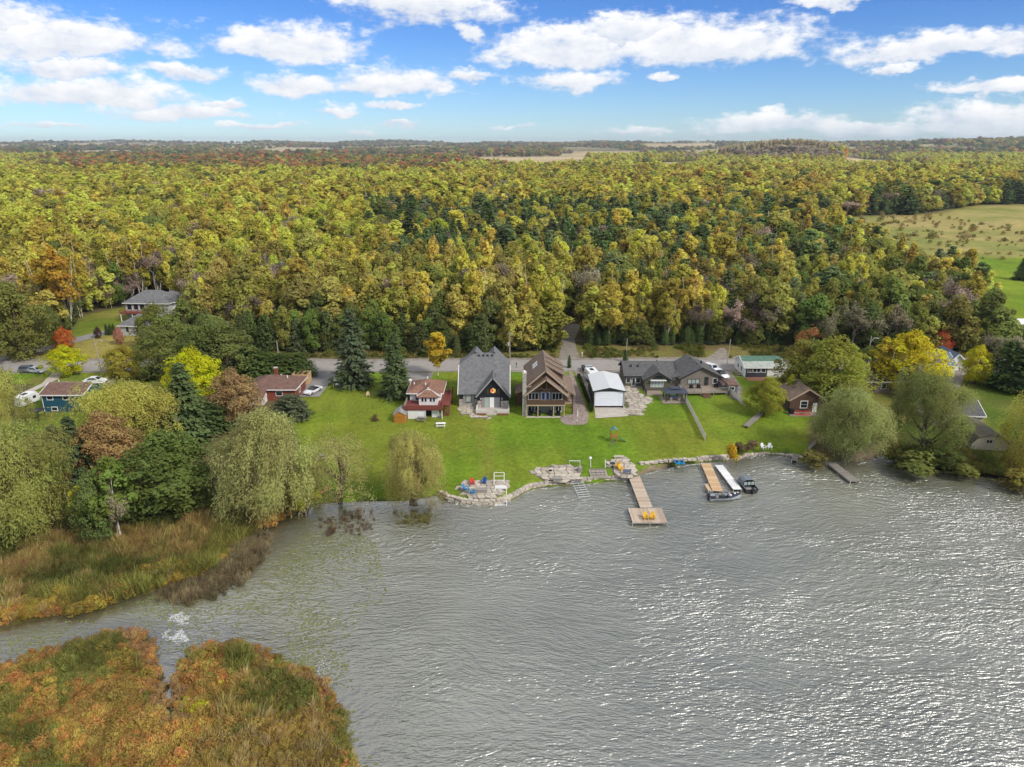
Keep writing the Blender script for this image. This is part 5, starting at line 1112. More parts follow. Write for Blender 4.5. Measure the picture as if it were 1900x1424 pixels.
BIRCH = mat('birch_bark', (.62,.57,.48), .85, .2, 3., col2=(.30,.26,.2))

def unit(v): return v/np.maximum(np.linalg.norm(v, axis=1, keepdims=True), 1e-9)
def quads(c, nrm, sx, sy, rg, up=None):
    """small leaf-spray quads at c facing nrm"""
    n = len(c); t = unit(np.cross(nrm, rg.normal(size=(n, 3)))) if up is None else unit(up)
    b = unit(np.cross(nrm, t))
    if up is not None: b = unit(np.cross(t, nrm))
    sx = np.broadcast_to(sx, n)[:, None]; sy = np.broadcast_to(sy, n)[:, None]
    V = np.stack([c-t*sy-b*sx*.35, c-t*sy*.1+b*sx, c+t*sy+b*sx*.2, c+t*sy*.1-b*sx], 1)
    return V.reshape(-1, 3)
def sph(n, rg): return unit(rg.normal(size=(n, 3)))
def clump_crown(rg, prof, z0, z1, nclump, cr, nleaf, ls, flat=.75, shell=.55, wob=.25, asym=0.):
    """clumps of leaves inside a crown of revolution with radius prof(t), t=0 bottom..1 top"""
    cs = []; k = 0
    ph = rg.uniform(0, 6.28, 3)
    while len(cs) < nclump and k < 9000:
        k += 1; t = rg.uniform(0, 1); a = rg.uniform(0, 6.28)
        lob = 1+wob*(math.sin(2*a+ph[0])*.5+math.sin(3*a+ph[1]+4*t)*.5)
        rr = prof(t)*lob; u = rg.uniform(shell, 1)**.7
        r = rr*u-cr*.5
        if rg.uniform() > (rr/ max(prof(.5), .01)+.15): continue
        cs.append((max(r, 0)*math.cos(a)+asym*t, max(r, 0)*math.sin(a), z0+(z1-z0)*t-cr*.3))
    cs = np.array(cs); m = len(cs)
    which = rg.integers(0, m, nleaf); d = sph(nleaf, rg); d[:, 2] = d[:, 2]*.8+.25; d = unit(d)
    rad = cr*(.55+.75*rg.random(m))[which]*(.55+.5*rg.random(nleaf)**.5)
    c = cs[which]+d*rad[:, None]*np.array([1, 1, flat])
    nrm = unit(d*.8+rg.normal(size=(nleaf, 3))*.55+np.array([0, 0, .35]))
    s = ls*rg.uniform(.6, 1.35, nleaf)
    V = quads(c, nrm, s, s*rg.uniform(.8, 1.5, nleaf), rg)
    shade = np.clip(.5+(rg.random(m)[which]-.5)*.5+(rg.random(nleaf)-.5)*.55, 0, 1)
    return V, np.repeat(shade, 4), cs
def trunk_mesh(rg, h, r, cs, nl=7, lean=0., top=.85, bend=.3, multi=1):
    mb = MB()
    for j in range(multi):
        a = rg.uniform(0, 6.28); off = .0 if multi == 1 else .35
        ox, oy = off*math.cos(a), off*math.sin(a); sp = (0 if multi == 1 else .13*h)
        pts = [(ox+(lean+sp*math.cos(a))*t+bend*math.sin(3*t+a)*t, oy+sp*math.sin(a)*t+bend*math.cos(2.3*t+a)*t*.6, h*top*t) for t in (0, .06, .25, .5, .75, 1)]
        mb.tube(pts, [r*1.5, r*1.05, r*.85, r*.65, r*.4, r*.1], 6)
        if len(cs):
            for i in rg.choice(len(cs), min(nl, len(cs)), replace=False):
                c = cs[i]; t = min(max((c[2]/h)-.28, .12), .75); kk = t*5; 
                b = Vector(np.array([np.interp(t, (0, .06, .25, .5, .75, 1), [q[k] for q in pts]) for k in range(3)]))
                e = Vector(c); mid = (b+e)/2+Vector((0, 0, -.12*(e-b).length))
                mb.tube([b, mid, e], [r*.38, r*.22, r*.06], 4, False)
    return mb
PROTO = {}
def soft_leaves(name, V, shade, lm, w=.68):
    """leaf quads turned outwards, with normals leaning to the crown's own outward direction so that a crown shades as one mass"""
    Q = V.reshape(-1, 4, 3).copy(); c = Q.mean(1); zl, zh = np.percentile(c[:, 2], (3, 99)); out = c-np.array([0, 0, zl+.30*(zh-zl)]); out[:, 2] *= np.percentile(np.abs(c[:, :2]), 95)/max(zh-zl, .1)*1.3
    out = unit(out); out[:, 2] += .3; out = unit(out); gn = np.cross(Q[:, 1]-Q[:, 0], Q[:, 3]-Q[:, 0]); gn = unit(gn); fl_ = (gn*out).sum(1) < 0
    Q[fl_] = Q[fl_][:, ::-1]; gn[fl_] *= -1
    me = np_mesh(name, Q.reshape(-1, 3), np.arange(len(Q)*4).reshape(-1, 4), [lm], fl=shade, smooth=True)
    me.normals_split_custom_set_from_vertices(np.repeat(unit(w*out+(1-w)*gn), 4, 0).astype(np.float32)); return me
def proto(key, crown, shade, trunk, tmat, lmat=None):
    lm = lmat or LEAF
    cme = soft_leaves(key+'_crown', crown, shade, lm)
    tme = trunk.mesh(key+'_trunk', tmat, True)
    PROTO[key] = (cme, tme, float(crown[:, 2].max()), float(np.percentile(np.abs(crown[:, :2]), 97)*2))
def make_broad(key, seed, n=5200, h=13., r=4.4, ls=.215, lm=None, bark=BARK, z0=.16, cl=70, cr=1.05, sh=.35):
    rg = np.random.default_rng(seed)
    prof = lambda t: r*(math.sin(math.pi*min(1, (t*.86+.14)))**.62)*(1-.15*t)
    V, s, cs = clump_crown(rg, prof, h*z0, h, cl, cr, n, ls, .95, sh)
    proto(key, V, s, trunk_mesh(rg, h, .26, cs, 9), bark, lm)
def make_birch(key, seed, n=2600, h=16., r=3.0, ls=.235, multi=2, z0=.30, bark=None, cl=44, cr=.85):
    rg = np.random.default_rng(seed)
    prof = lambda t: r*(math.sin(math.pi*min(1, t*.88+.1))**.75)
    V, s, cs = clump_crown(rg, prof, h*z0, h, cl, cr, n, ls, 1.15, .25, .35)
    proto(key, V, s, trunk_mesh(rg, h, .13, cs, 7, top=.92, multi=multi), bark or BIRCH)
def make_spruce(key, seed, n=3600, h=16., r=3.3, ls=.3, gap=.0, droop=.35, layers=22, z0=.05, bark=BARK, pw=.9, lump=.25):
    rg = np.random.default_rng(seed); C_, N_, U_, W_ = [], [], [], []; sh = []
    tot = 0
    for L in range(layers):
        t = (L+.3*rg.random())/layers; z = h*(z0+(1-z0)*t); R_ = r*((1-t)**pw)*(.9+lump*rg.random())+.12
        nb = int(6+9*(1-t))
        for b in range(nb):
            if rg.random() < gap: continue
            a = 6.283*(b+rg.random())/nb; Rb = R_*rg.uniform(.65, 1.12); k = max(3, int(n/layers/nb*1.9*(1-t*.6)))
            u = rg.random(k)**.6; j = rg.normal(size=(k, 3))*np.array([.16, .16, .12])*(.4+u[:, None])
            p_ = np.stack([np.cos(a+(rg.random(k)-.5)*.35)*Rb*u, np.sin(a+(rg.random(k)-.5)*.35)*Rb*u, z-droop*Rb*u+.10*Rb*u**3+0*u], 1)+j
            C_.append(p_); out = np.array([math.cos(a), math.sin(a), -.35]); U_.append(np.tile(out, (k, 1))+rg.normal(size=(k, 3))*.3)
            N_.append(np.tile([.35*math.cos(a), .35*math.sin(a), 1.], (k, 1))+rg.normal(size=(k, 3))*.4); sh.append(np.clip(.45+(rg.random()-.5)*.5+.25*(u-.5)+(rg.random(k)-.5)*.35, 0, 1))
    C_ = np.concatenate(C_); N_ = unit(np.concatenate(N_)); U_ = np.concatenate(U_); U_ -= N_*(U_*N_).sum(1)[:, None]
    m = len(C_); V = quads(C_, N_, ls*rg.uniform(.35, .7, m), ls*rg.uniform(.8, 1.5, m), rg, U_)
    mb = MB().tube([(0,0,0),(0,0,h*.5),(.05,0,h*.98)], [.24,.14,.02], 6)
    proto(key, V, np.repeat(np.concatenate(sh), 4), mb, bark, NEEDLE)
def make_willow(key, seed, n=42000, h=12., r=6.5, sway=.2, sparse=1., bark=BARK, ls=.04, hang=.62, nl=46, tr=.4):
    rg = np.random.default_rng(seed); C_, U_, sh = [], [], []; ends = []
    ns = int(n/15*sparse); lob = []
    for _ in range(nl):          # billowing lobes all over the crown, the lowest close to the ground
        a, t = rg.uniform(0, 6.28), rg.random(); el_ = math.asin(min(1, t*1.05-.0)) ; q = rg.uniform(.55, 1.) if rg.random() < .75 else rg.uniform(.1, .6)
        q *= rg.uniform(.8, 1.12); x, y = r*.80*q*math.cos(el_)**.7*math.cos(a), r*.80*q*math.cos(el_)**.7*math.sin(a); z = h*(.20+.66*math.sin(el_)*(.75+.25*q))
        lob.append((x, y, z, r*(.13+.22*rg.random()**1.3), rg.random()))
        if rg.random() < .5: ends.append((x*.8, y*.8, z))
    for i in range(ns):
        x0, y0, z0, lr, ls_ = lob[rg.integers(0, nl)]
        d_ = rg.normal(size=3); d_ /= np.linalg.norm(d_); d_[2] = d_[2]*.8+.2
        x, y, z = x0+lr*d_[0], y0+lr*d_[1], z0+lr*d_[2]*.9
        L = (.5+2.2*rg.random()**1.6)*hang*2.; L = min(L, max(.3, z-.15)); k = int(rg.integers(10, 20)); u = np.linspace(0, 1, k)
        o = np.array([x, y])/(math.hypot(x, y)+.5)
        p_ = np.stack([x+o[0]*.5*np.sqrt(u)+sway*L*u**1.4, y+o[1]*.5*np.sqrt(u), z+.25*np.sqrt(u)-L*u**1.2], 1)+rg.normal(size=(k, 3))*.2
        C_.append(p_); U_.append(np.stack([np.full(k, o[0]*.4+sway), np.full(k, o[1]*.4), -(.1+.9*u)], 1)+rg.normal(size=(k, 3))*.5); sh.append(np.clip(.5+(ls_-.5)*.75+(rg.random()-.5)*.35+(rg.random(k)-.5)*.4, 0, 1))
    C_ = np.concatenate(C_); U_ = unit(np.concatenate(U_)); m = len(C_); C_[:, 2] = np.maximum(C_[:, 2], .15)
    N_ = unit(np.cross(U_, rg.normal(size=(m, 3))))
    V = quads(C_, N_, ls*rg.uniform(.7, 1.5, m), ls*3.6*rg.uniform(.6, 1.4, m), rg, U_)
    proto(key, V, np.repeat(np.concatenate(sh), 4), trunk_mesh(rg, h*.72, tr, np.array(ends), 20, multi=2, bend=.5), bark)
def make_bare(key, seed, h=13., r=4., nleaf=1500, ls=.13, bark=GBARK, twig=260, tw=.03):
    rg = np.random.default_rng(seed); mb = MB(); C_ = []; tips = []
    def grow(p, d, L, rad, lev):
        e = p+d*L; mid = (p+e)/2+Vector(rg.normal(size=3)*.05*L); mb.tube([p, mid, e], [rad, rad*.8, rad*.55], 5 if lev < 2 else 3, False)
        if lev >= 4: tips.append((p, e)); return
        for i in range(3 if lev < 1 else (3 if rg.random() < .55 else 2)):
            nd = (d+Vector(rg.normal(size=3))*(.42 if lev < 3 else .55)+Vector((0, 0, .12))).normalized()
            grow(p+(e-p)*(1. if i else rg.uniform(.6, .95)), nd, L*rg.uniform(.62, .86), rad*.58, lev+1)
    grow(Vector((0,0,0)), Vector((.05, 0, 1)).normalized(), h*.27, .3, 0)
    T_ = np.array([list(e) for p, e in tips]); B_ = np.array([list(p) for p, e in tips]); m = len(T_)
    i = rg.integers(0, m, twig*6); u = rg.random(len(i))[:, None]; s0 = B_[i]*(1-u)+T_[i]*u; dd_ = unit(T_[i]-B_[i]+rg.normal(size=(len(i), 3))*.9); 
    ctr = s0+dd_*.35; Nn = unit(np.cross(dd_, rg.normal(size=(len(i), 3))))
    V1 = quads(ctr, Nn, np.full(len(i), tw), rg.uniform(.3, .75, len(i)), rg, dd_)
    i = rg.integers(0, m, nleaf); c = T_[i]+rg.normal(size=(nleaf, 3))*.5; s = ls*rg.uniform(.6, 1.4, nleaf)
    V2 = quads(c, sph(nleaf, rg), s, s*1.3, rg)
    sh = np.concatenate([np.repeat(rg.uniform(.1, .6, len(V1)//4), 4), np.repeat(rg.random(nleaf), 4)])
    V = np.concatenate([V1, V2]); V[:, 2] = np.maximum(V[:, 2], .3); k = h/V[:, 2].max(); V[:, 2] *= k
    for q in range(len(mb.v)): mb.v[q] = (mb.v[q][0], mb.v[q][1], mb.v[q][2]*k)
    proto(key, V, sh, mb, bark)
def make_shrub(key, seed, n=900, h=1.8, r=1.4, ls=.11):
    rg = np.random.default_rng(seed); prof = lambda t: r*(1-t*.75)**.6
    V, s, cs = clump_crown(rg, prof, .15, h, 16, .5, n, ls, .8, .3)
    V[:, 2] = np.maximum(V[:, 2], .02)
    proto(key, V, s, trunk_mesh(rg, h*.8, .05, cs, 6), BARK)
for i in range(4): make_broad(f'broad{i}', 100+i)
for i in range(4): make_birch(f'birch{i}', 200+i, multi=1+i % 3)
for i in range(4): make_birch(f'aspen{i}', 250+i, 3000, 14.5, 3.3, .25, 1, .14, GBARK, 52, 1.0)
for i in range(3): make_spruce(f'spruce{i}', 300+i)
for i in range(3): make_spruce(f'pine{i}', 320+i, 2600, 14., 3.4, .36, .18, -.08, 15, .1, pw=.62, lump=.6)
for i in range(3): make_spruce(f'cedar{i}', 340+i, 3000, 11., 2.5, .26, 0., -.35, 18, .01, pw=.6, lump=.35)
for i in range(3): make_bare(f'bare{i}', 400+i)
for i in range(4): make_willow(f'willow{i}', 500+i)
make_willow('windblown0', 520, 42000, 12., 6.8, .6, hang=.7)
make_willow('thinwillow0', 521, 36000, 12., 6.2, .2, .42, BARK, .042, nl=34); make_willow('barewillow0', 524, 36000, 11., 6.4, .12, .42, BARK, .028, .35, 70, .22)
for i in range(3): make_shrub(f'shrub{i}', 600+i)
make_broad('maple0', 610, 17000, 13., 6., .125, cl=170, cr=1.05, z0=.12, sh=.25); make_broad('maple1', 611, 15000, 11., 5., .115, cl=140, cr=.9, z0=.12, sh=.25)
for i in range(3): make_broad(f'thicket{i}', 620+i, 12000, 12., 5., .125, cl=150, cr=.95, z0=.05, sh=.2)
# far, coarser trees
for i in range(3): make_broad(f'farbroad{i}', 700+i, 1000, 13., 4.6, .5, cl=36, cr=1.3)
for i in range(3): make_birch(f'farbirch{i}', 710+i, 700, 15., 3.6, .50, 1, .12, GBARK)
for i in range(2): make_spruce(f'farpine{i}', 720+i, 900, 14., 3.4, .6, .1, 0., 11, .06, pw=.7, lump=.5)
for i in range(2): make_bare(f'farbare{i}', 730+i, 13., 4., 500, .25, GBARK, 60, .07)

NAMES = {'broad': 'broadleaf_tree', 'birch': 'birch_tree', 'aspen': 'aspen_tree', 'spruce': 'spruce_tree', 'pine': 'pine_tree', 'cedar': 'cedar_tree', 'bare': 'bare_tree', 'willow': 'willow_tree', 'windblown': 'willow_tree',
 'thinwillow': 'willow_tree', 'barewillow': 'willow_tree', 'brownbare': 'bare_tree', 'shrub': 'shrub', 'maple': 'maple_tree', 'thicket': 'broadleaf_tree'}
TREES = []
def plant(key, loc, label, color, sxy=1., sz=1., rz=None, group=None, tilt=0.):
    cme, tme, _, _ = PROTO[key]; k = key.rstrip('0123456789')
    t = thing(NAMES[k], label, 'shrub' if k == 'shrub' else 'tree', loc, rng.uniform(0, 6.28) if rz is None else rz, group)
    t.scale = (sxy, sxy, sz); t.rotation_euler[1] = tilt
    link('trunk', tme, t); c = link('crown', cme, t); c['leaf_color'] = [float(x) for x in color]
    TREES.append(t); return t
def tree_px(key, bx, by, top, wpx, color, label, rz=None, group=None, tilt=0.):
    """a tree standing where pixel (bx,by) meets the ground, with the height and width read off the photograph"""
    g = G(bx, by); _, zt = P(bx, top, g.y); cme, tme, h0, w0 = PROTO[key]
    depth = g.y*math.cos(PITCH)-(g.z+5-CAMH)*math.sin(PITCH); w = wpx*depth/FPX
    return plant(key, g-Vector((0, 0, .05)), label, color, w/w0, max(.3, (zt-g.z)/h0), rz, group, tilt)
WIL, WILT, OLV, YEL, GRN, DGR, BRN, GLD, YGR = (.25,.255,.07), (.265,.26,.095), (.125,.12,.035), (.52,.36,.012), (.085,.125,.024), (.042,.068,.020), (.26,.155,.06), (.36,.23,.022), (.30,.29,.028)
SPR, PIN = (.06,.082,.04), (.034,.062,.036)
# ---- trees round the houses and along the shore
near_trees = [
 ('willow0', 2, 815, 675, 100, (.30,.285,.08), 'olive yellow willow beside the white camper, at the edge of the picture'),
 ('willow1', 238, 842, 694, 165, (.32,.30,.07), 'large olive yellow willow hiding half of the blue house'),
 ('willow2', 55, 985, 772, 190, WIL, 'big olive willow above the reeds beside two dark spruces'),
 ('spruce0', 124, 925, 790, 62, SPR, 'dark spruce between the big olive willow and its taller twin'),
 ('spruce1', 152, 915, 772, 66, SPR, 'taller dark spruce beside the orange brown tree'),
 ('maple1', 208, 905, 758, 112, (.26,.17,.075), 'orange brown thinning tree beside two dark spruces'),
 ('thicket0', 320, 950, 800, 160, (.10,.13,.033), 'broad dark green bushy tree in the wet hollow behind the reeds'),
 ('thicket1', 300, 870, 812, 90, (.11,.13,.03), 'mid green tree behind the dark bushy tree by the reeds'),
 ('birch1', 160, 990, 902, 44, (.42,.33,.03), 'small leaning yellow birch with a white stem above the reeds'),
 ('birch3', 225, 1000, 842, 70, (.13,.17,.035), 'tall pale green poplar beside the small yellow birch'),
 ('bare1', 222, 1005, 905, 60, (.22,.19,.12), 'grey leafless tree among the reeds beside the pale poplar'),
 ('thicket2', 185, 1005, 872, 70, (.12,.15,.045), 'grey green tree behind the small yellow birch'),
 ('spruce2', 352, 815, 672, 86, (.08,.108,.04), 'tall dark pine behind the large olive yellow willow'),
 ('bare0', 320, 830, 760, 60, (.22,.19,.15), 'grey twiggy tree beside the tall dark pine'),
 ('maple0', 365, 745, 640, 92, (.55,.38,.012), 'bright yellow maple behind the tall dark pine'),
 ('maple1', 440, 782, 680, 95, (.25,.165,.08), 'brown thinning tree in front of the red brick house'),
 ('cedar0', 395, 800, 745, 60, (.05,.075,.024), 'dark cedar beside the brown thinning tree'),
 ('maple1', 125, 697, 638, 60, (.56,.38,.012), 'small bright yellow maple standing by the road'),
 ('maple0', 121, 650, 604, 30, (.42,.11,.03), 'small orange red maple beside the curving driveway'),
 ('maple0', 234, 700, 638, 70, (.27,.23,.035), 'round olive yellow tree by the road beside the street light'),
 ('maple1', 223, 640, 605, 17, (.36,.17,.13), 'tiny pink leaved tree in front of the grey garage'),
 ('maple1', 183, 628, 610, 13, (.07,.035,.04), 'tiny dark purple tree beside the driveway near the clipped cedars'),
 ('cedar1', 199, 622, 608, 7, DGR, 'first of three small clipped cedars by the driveway, farthest from the grey garage'),
 ('cedar1', 206, 622, 608, 7, DGR, 'middle one of three small clipped cedars by the driveway'),
 ('cedar1', 212, 621, 606, 7, DGR, 'last of three small clipped cedars by the driveway, closest to the grey garage'),
 ('willow3', 506, 956, 752, 172, WILT, 'largest tan olive willow on the shore beside the brown dock'),
 ('barewillow0', 628, 932, 786, 150, (.30,.26,.11), 'thin brown willow with bare limbs beside the orange kayak'),
 ('willow0', 768, 936, 795, 98, (.31,.275,.095), 'narrow olive willow on the lawn edge beside the stone wall'),
 ('spruce0', 658, 714, 574, 64, (.075,.095,.05), 'tall blue green spruce with two stems on the lawn'),
 ('spruce2', 735, 735, 616, 54, (.07,.095,.038), 'slim green spruce beside the house with the red deck'),
 ('birch0', 813, 700, 616, 42, (.36,.25,.025), 'golden birch between the road and the grey steep roofed house'),
 ('cedar2', 540, 776, 732, 62, (.075,.085,.05), 'low grey green juniper in front of the red brick house'),
 ('cedar0', 470, 706, 640, 60, (.06,.085,.024), 'dark cedar behind the red brick house, closest to the brown tree'),
 ('cedar1', 500, 702, 652, 50, (.06,.09,.024), 'dark cedar in the clump behind the red brick roof'),
 ('cedar2', 528, 702, 655, 52, (.055,.08,.022), 'dark cedar behind the brick chimney'),
 ('cedar0', 560, 700, 654, 48, (.06,.085,.024), 'round dark cedar at the corner of the road and the asphalt driveway'),
 ('thicket0', 425, 708, 594, 95, (.125,.14,.04), 'tall olive green tree behind the brown thinning tree'),
 ('thicket0', 318, 700, 585, 90, (.135,.15,.04), 'olive green tree between the grey house and the yellow maple'),
 ('thicket1', 395, 700, 580, 90, (.12,.145,.04), 'tall green tree behind the bright yellow maple'),
 ('thicket2', 295, 655, 560, 70, (.13,.14,.03), 'olive tree in front of the grey hillside house'),
 ('maple0', 1540, 745, 618, 138, (.20,.21,.035), 'large round green maple with yellow top behind the brown cabin'),
 ('thicket0', 1478, 725, 628, 75, (.17,.15,.035), 'olive tree beside the white house with green roof'),
 ('maple1', 1680, 728, 610, 116, (.46,.32,.02), 'broad golden yellow maple in front of the blue grey roof'),
 ('birch2', 1630, 725, 625, 40, (.34,.27,.03), 'slim yellow tree beside the broad golden maple'),
 ('spruce1', 1464, 746, 694, 28, (.28,.28,.03), 'small lime yellow larch beside the brown cabin'),
 ('maple1', 1418, 770, 696, 62, (.22,.22,.03), 'yellow green lawn tree beside the fallen fence section'),
 ('windblown0', 1570, 846, 706, 130, (.205,.215,.075), 'windblown grey olive willow on the shore in front of the cabin'),
 ('willow1', 1714, 834, 676, 118, (.165,.18,.055), 'dark olive willow behind the little sandy beach'),
 ('thinwillow0', 1902, 876, 698, 100, (.29,.25,.05), 'sparse yellow olive willow beside the beige barn shed'),
 ('willow2', 1955, 852, 712, 110, (.27,.235,.06), 'olive yellow willow behind the beige barn shed'),
 ('maple1', 1808, 712, 638, 56, (.38,.34,.02), 'small lime yellow tree by the gravel driveway'),
 ('cedar0', 1862, 720, 632, 66, (.045,.07,.022), 'tall dark cedar behind the lime yellow tree'),
 ('cedar1', 1898, 728, 640, 66, (.040,.065,.022), 'dark cedar at the end of the row, beside its taller twin'),
 ('bare1', 1845, 690, 615, 66, (.20,.18,.12), 'grey bare tree beside the dark cedars'),
 ('spruce1', 1868, 640, 590, 22, (.05,.075,.03), 'small spruce beside the white roofed trailer'),
 ('spruce2', 1893, 520, 478, 24, (.05,.075,.03), 'lone spruce at the edge of the bright green field'),
 ('shrub0', 1355, 852, 822, 20, (.36,.23,.02), 'orange yellow bush beside the white metal dock'),
 ('shrub1', 1372, 838, 822, 22, (.11,.08,.045), 'dark brown shrub beside the orange yellow bush'),
 ('shrub2', 1392, 834, 815, 24, (.13,.09,.05), 'brown shrub between the dark shrub and the white chairs'),
 ('shrub1', 1512, 860, 838, 44, (.15,.13,.04), 'olive brown shrub between the tiny landing and the grey dock'),
 ('shrub0', 697, 780, 769, 13, (.12,.08,.045), 'lone small brown bush in the middle of the lawn'),
 ('cedar2', 1160, 672, 652, 9, (.05,.075,.024), 'narrow cedar at the foot of a utility pole'),
 ('cedar1', 1056, 683, 672, 7, (.05,.075,.024), 'tiny clipped cedar at the head of the paved driveway'),
 ('shrub2', 272, 704, 678, 36, (.10,.085,.03), 'round olive bush beside the road left of the yellow maple'),
 ('shrub0', 560, 940, 895, 36, (.34,.33,.02), 'lime yellow bush beside the small brown dock'),
 ('shrub1', 585, 926, 910, 18, (.36,.34,.02), 'small lime bush beside the orange kayak'),
 ('thicket0', 1748, 862, 842, 60, (.09,.11,.03), 'low green thicket on the bank below the dark olive willow'),
 ('shrub2', 1690, 872, 838, 70, (.11,.12,.03), 'green brown bank shrub beside the little sandy beach'),
 ('shrub0', 1786, 884, 862, 44, (.12,.125,.03), 'olive bank shrub in front of the beige barn shed'),
 ('shrub1', 1885, 905, 872, 50, (.16,.13,.03), 'ochre bank shrub at the edge of the picture'),
 ('thicket2', 1605, 700, 640, 50, (.10,.12,.03), 'green tree between the round maple and the golden maple'),
 ('bare2', 1500, 660, 600, 60, (.32,.15,.06), 'orange brown bare tree behind the round green maple'),
 ('birch1', 84, 592, 478, 40, (.30,.20,.03), 'white stemmed birch beyond the driveway, farthest from the grey house'),
 ('birch2', 104, 606, 462, 42, (.28,.20,.03), 'leaning white birch clump beyond the orange red maple'),
 ('birch2', 128, 612, 455, 46, (.33,.20,.03), 'tallest white birch clump at the edge of the clearing'),
 ('birch1', 152, 590, 470, 36, (.27,.20,.03), 'slim white birch at the head of the grassy clearing'),
 ('birch1', 262, 556, 440, 42, (.26,.20,.03), 'forked white birch rising behind the grey hillside house'),
 ('birch2', 296, 545, 448, 42, (.27,.21,.03), 'white birch clump behind the roof of the grey house'),
 ('thicket0', 42, 664, 520, 95, (.16,.16,.04), 'dark olive tree beside the end of the curving driveway'),
 ('thicket1', 92, 640, 560, 50, (.11,.125,.035), 'dark green tree beside the curving driveway'),
 ('maple0', 1745, 655, 605, 40, (.30,.06,.03), 'dark red tree behind the broad golden maple'),
]
for a in near_trees: tree_px(*a[:5], tuple(min(.62, 1.6*q+(.018 if k_ < 2 else .006)) for k_, q in enumerate(a[5])), *a[6:])

# ---- the wood beyond the road
KS = {'YG': ('broad', (.56,.53,.09)), 'YB': ('aspen', (.60,.55,.10)), 'GB': ('birch', (.52,.43,.085)), 'OB': ('aspen', (.43,.385,.09)), 'OL': ('broad', (.37,.345,.09)), 'GR': ('broad', (.21,.25,.065)),
 'DG': ('broad', (.17,.21,.06)), 'CE': ('cedar', (.15,.19,.06)), 'PI': ('pine', (.145,.19,.075)), 'SP': ('spruce', (.14,.185,.07)), 'BA': ('bare', (.33,.27,.19)), 'RU': ('broad', (.42,.19,.07)),
 'BR': ('broad', (.30,.21,.10)), 'OR': ('broad', (.52,.24,.05)), 'PO': ('aspen', (.48,.39,.25))}
def pw_(v, a, b): return min(1, max(0, (v-a)/(b-a)))
def pickw(r, d):
    s = sum(d.values()); u = r*s
    for k, v in d.items():
        u -= v
        if u <= 0: return k
    return k
lane = gp([(1030,668),(1085,668),(1078,600),(1068,560),(1045,560),(1036,600)])
track = gp([(1300,668),(1355,668),(1350,640),(1325,640)])
def scatter(y0, y1, s, seed):
    rg = np.random.default_rng(seed); ys = np.arange(y0, y1, s); out = []
    for y in ys:
        hw = .80*y+30; xs = np.arange(-hw, hw, s)
        out.append(np.stack([xs+rg.uniform(-.42, .42, len(xs))*s+(int((y-y0)/s) % 2)*s*.5, y+rg.uniform(-.42, .42, len(xs))*s], 1))
    return np.concatenate(out)
pts = np.concatenate([scatter(181, 300, 4.7, 1), scatter(300, 520, 5.9, 6), scatter(520, 1000, 7.2, 2), scatter(1000, 1700, 9.2, 3), scatter(1700, 2600, 15., 4), scatter(2600, 8800, 46., 5)])
_po = []
for _px in np.arange(1334, 1572, 1.6):
    for _k in range(3): _r = ray(_px+rng.normal()*.8, 290); _y = 1838+_k*12+rng.normal()*4; _po.append((_r.x/_r.y*_y, _y))
NPO = len(_po); pts = np.concatenate([pts, np.array(_po)])
X, Y = pts[:, 0], pts[:, 1]; ispo = np.zeros(len(pts), bool); ispo[-NPO:] = True
keep = np.ones(len(pts), bool)
for q in (CLEAR, MEADP, GREENP, lane, track): keep &= ~inpoly(X, Y, q)
for q in FIELDP: keep &= ~inpoly(X, Y, q)
keep &= ~((np.abs(X-35) < 45) & (Y < 188) & (X > 14))                       # grass verge beyond the road
keep &= ~((Y > 2600) & (vnoise(X, Y, 700, 31) > .52) & (vnoise(X, Y, 160, 77) < .70))   # open farmland with hedgerows
keep &= ~((Y > 2600) & (vnoise(X, Y, 420, 78) < .33))
_pp = np.array([PX(a_, b_, hY(b_)) for a_, b_ in pts]); keep &= ~((_pp[:, 0] < 245) & (_pp[:, 1] > 652-.25*np.clip(_pp[:, 0], -300, 245)))
_pb = np.array([PX(a_, b_, hY(b_)) for a_, b_ in pts]); keep &= ~inpoly(_pb[:, 0], _pb[:, 1], CLOSEP); keep |= ispo
pts = pts[keep]; ispo = ispo[keep]; X, Y = pts[:, 0], pts[:, 1]
Hh = HXY(X, Y)
n1 = vnoise(X, Y, 38, 11); n2 = vnoise(X, Y, 90, 12); n3 = vnoise(X, Y, 14, 13)
rv = rng.random((len(pts), 6))
spec = []  # sunlit and shaded bands of the wood are partly put into tree colours
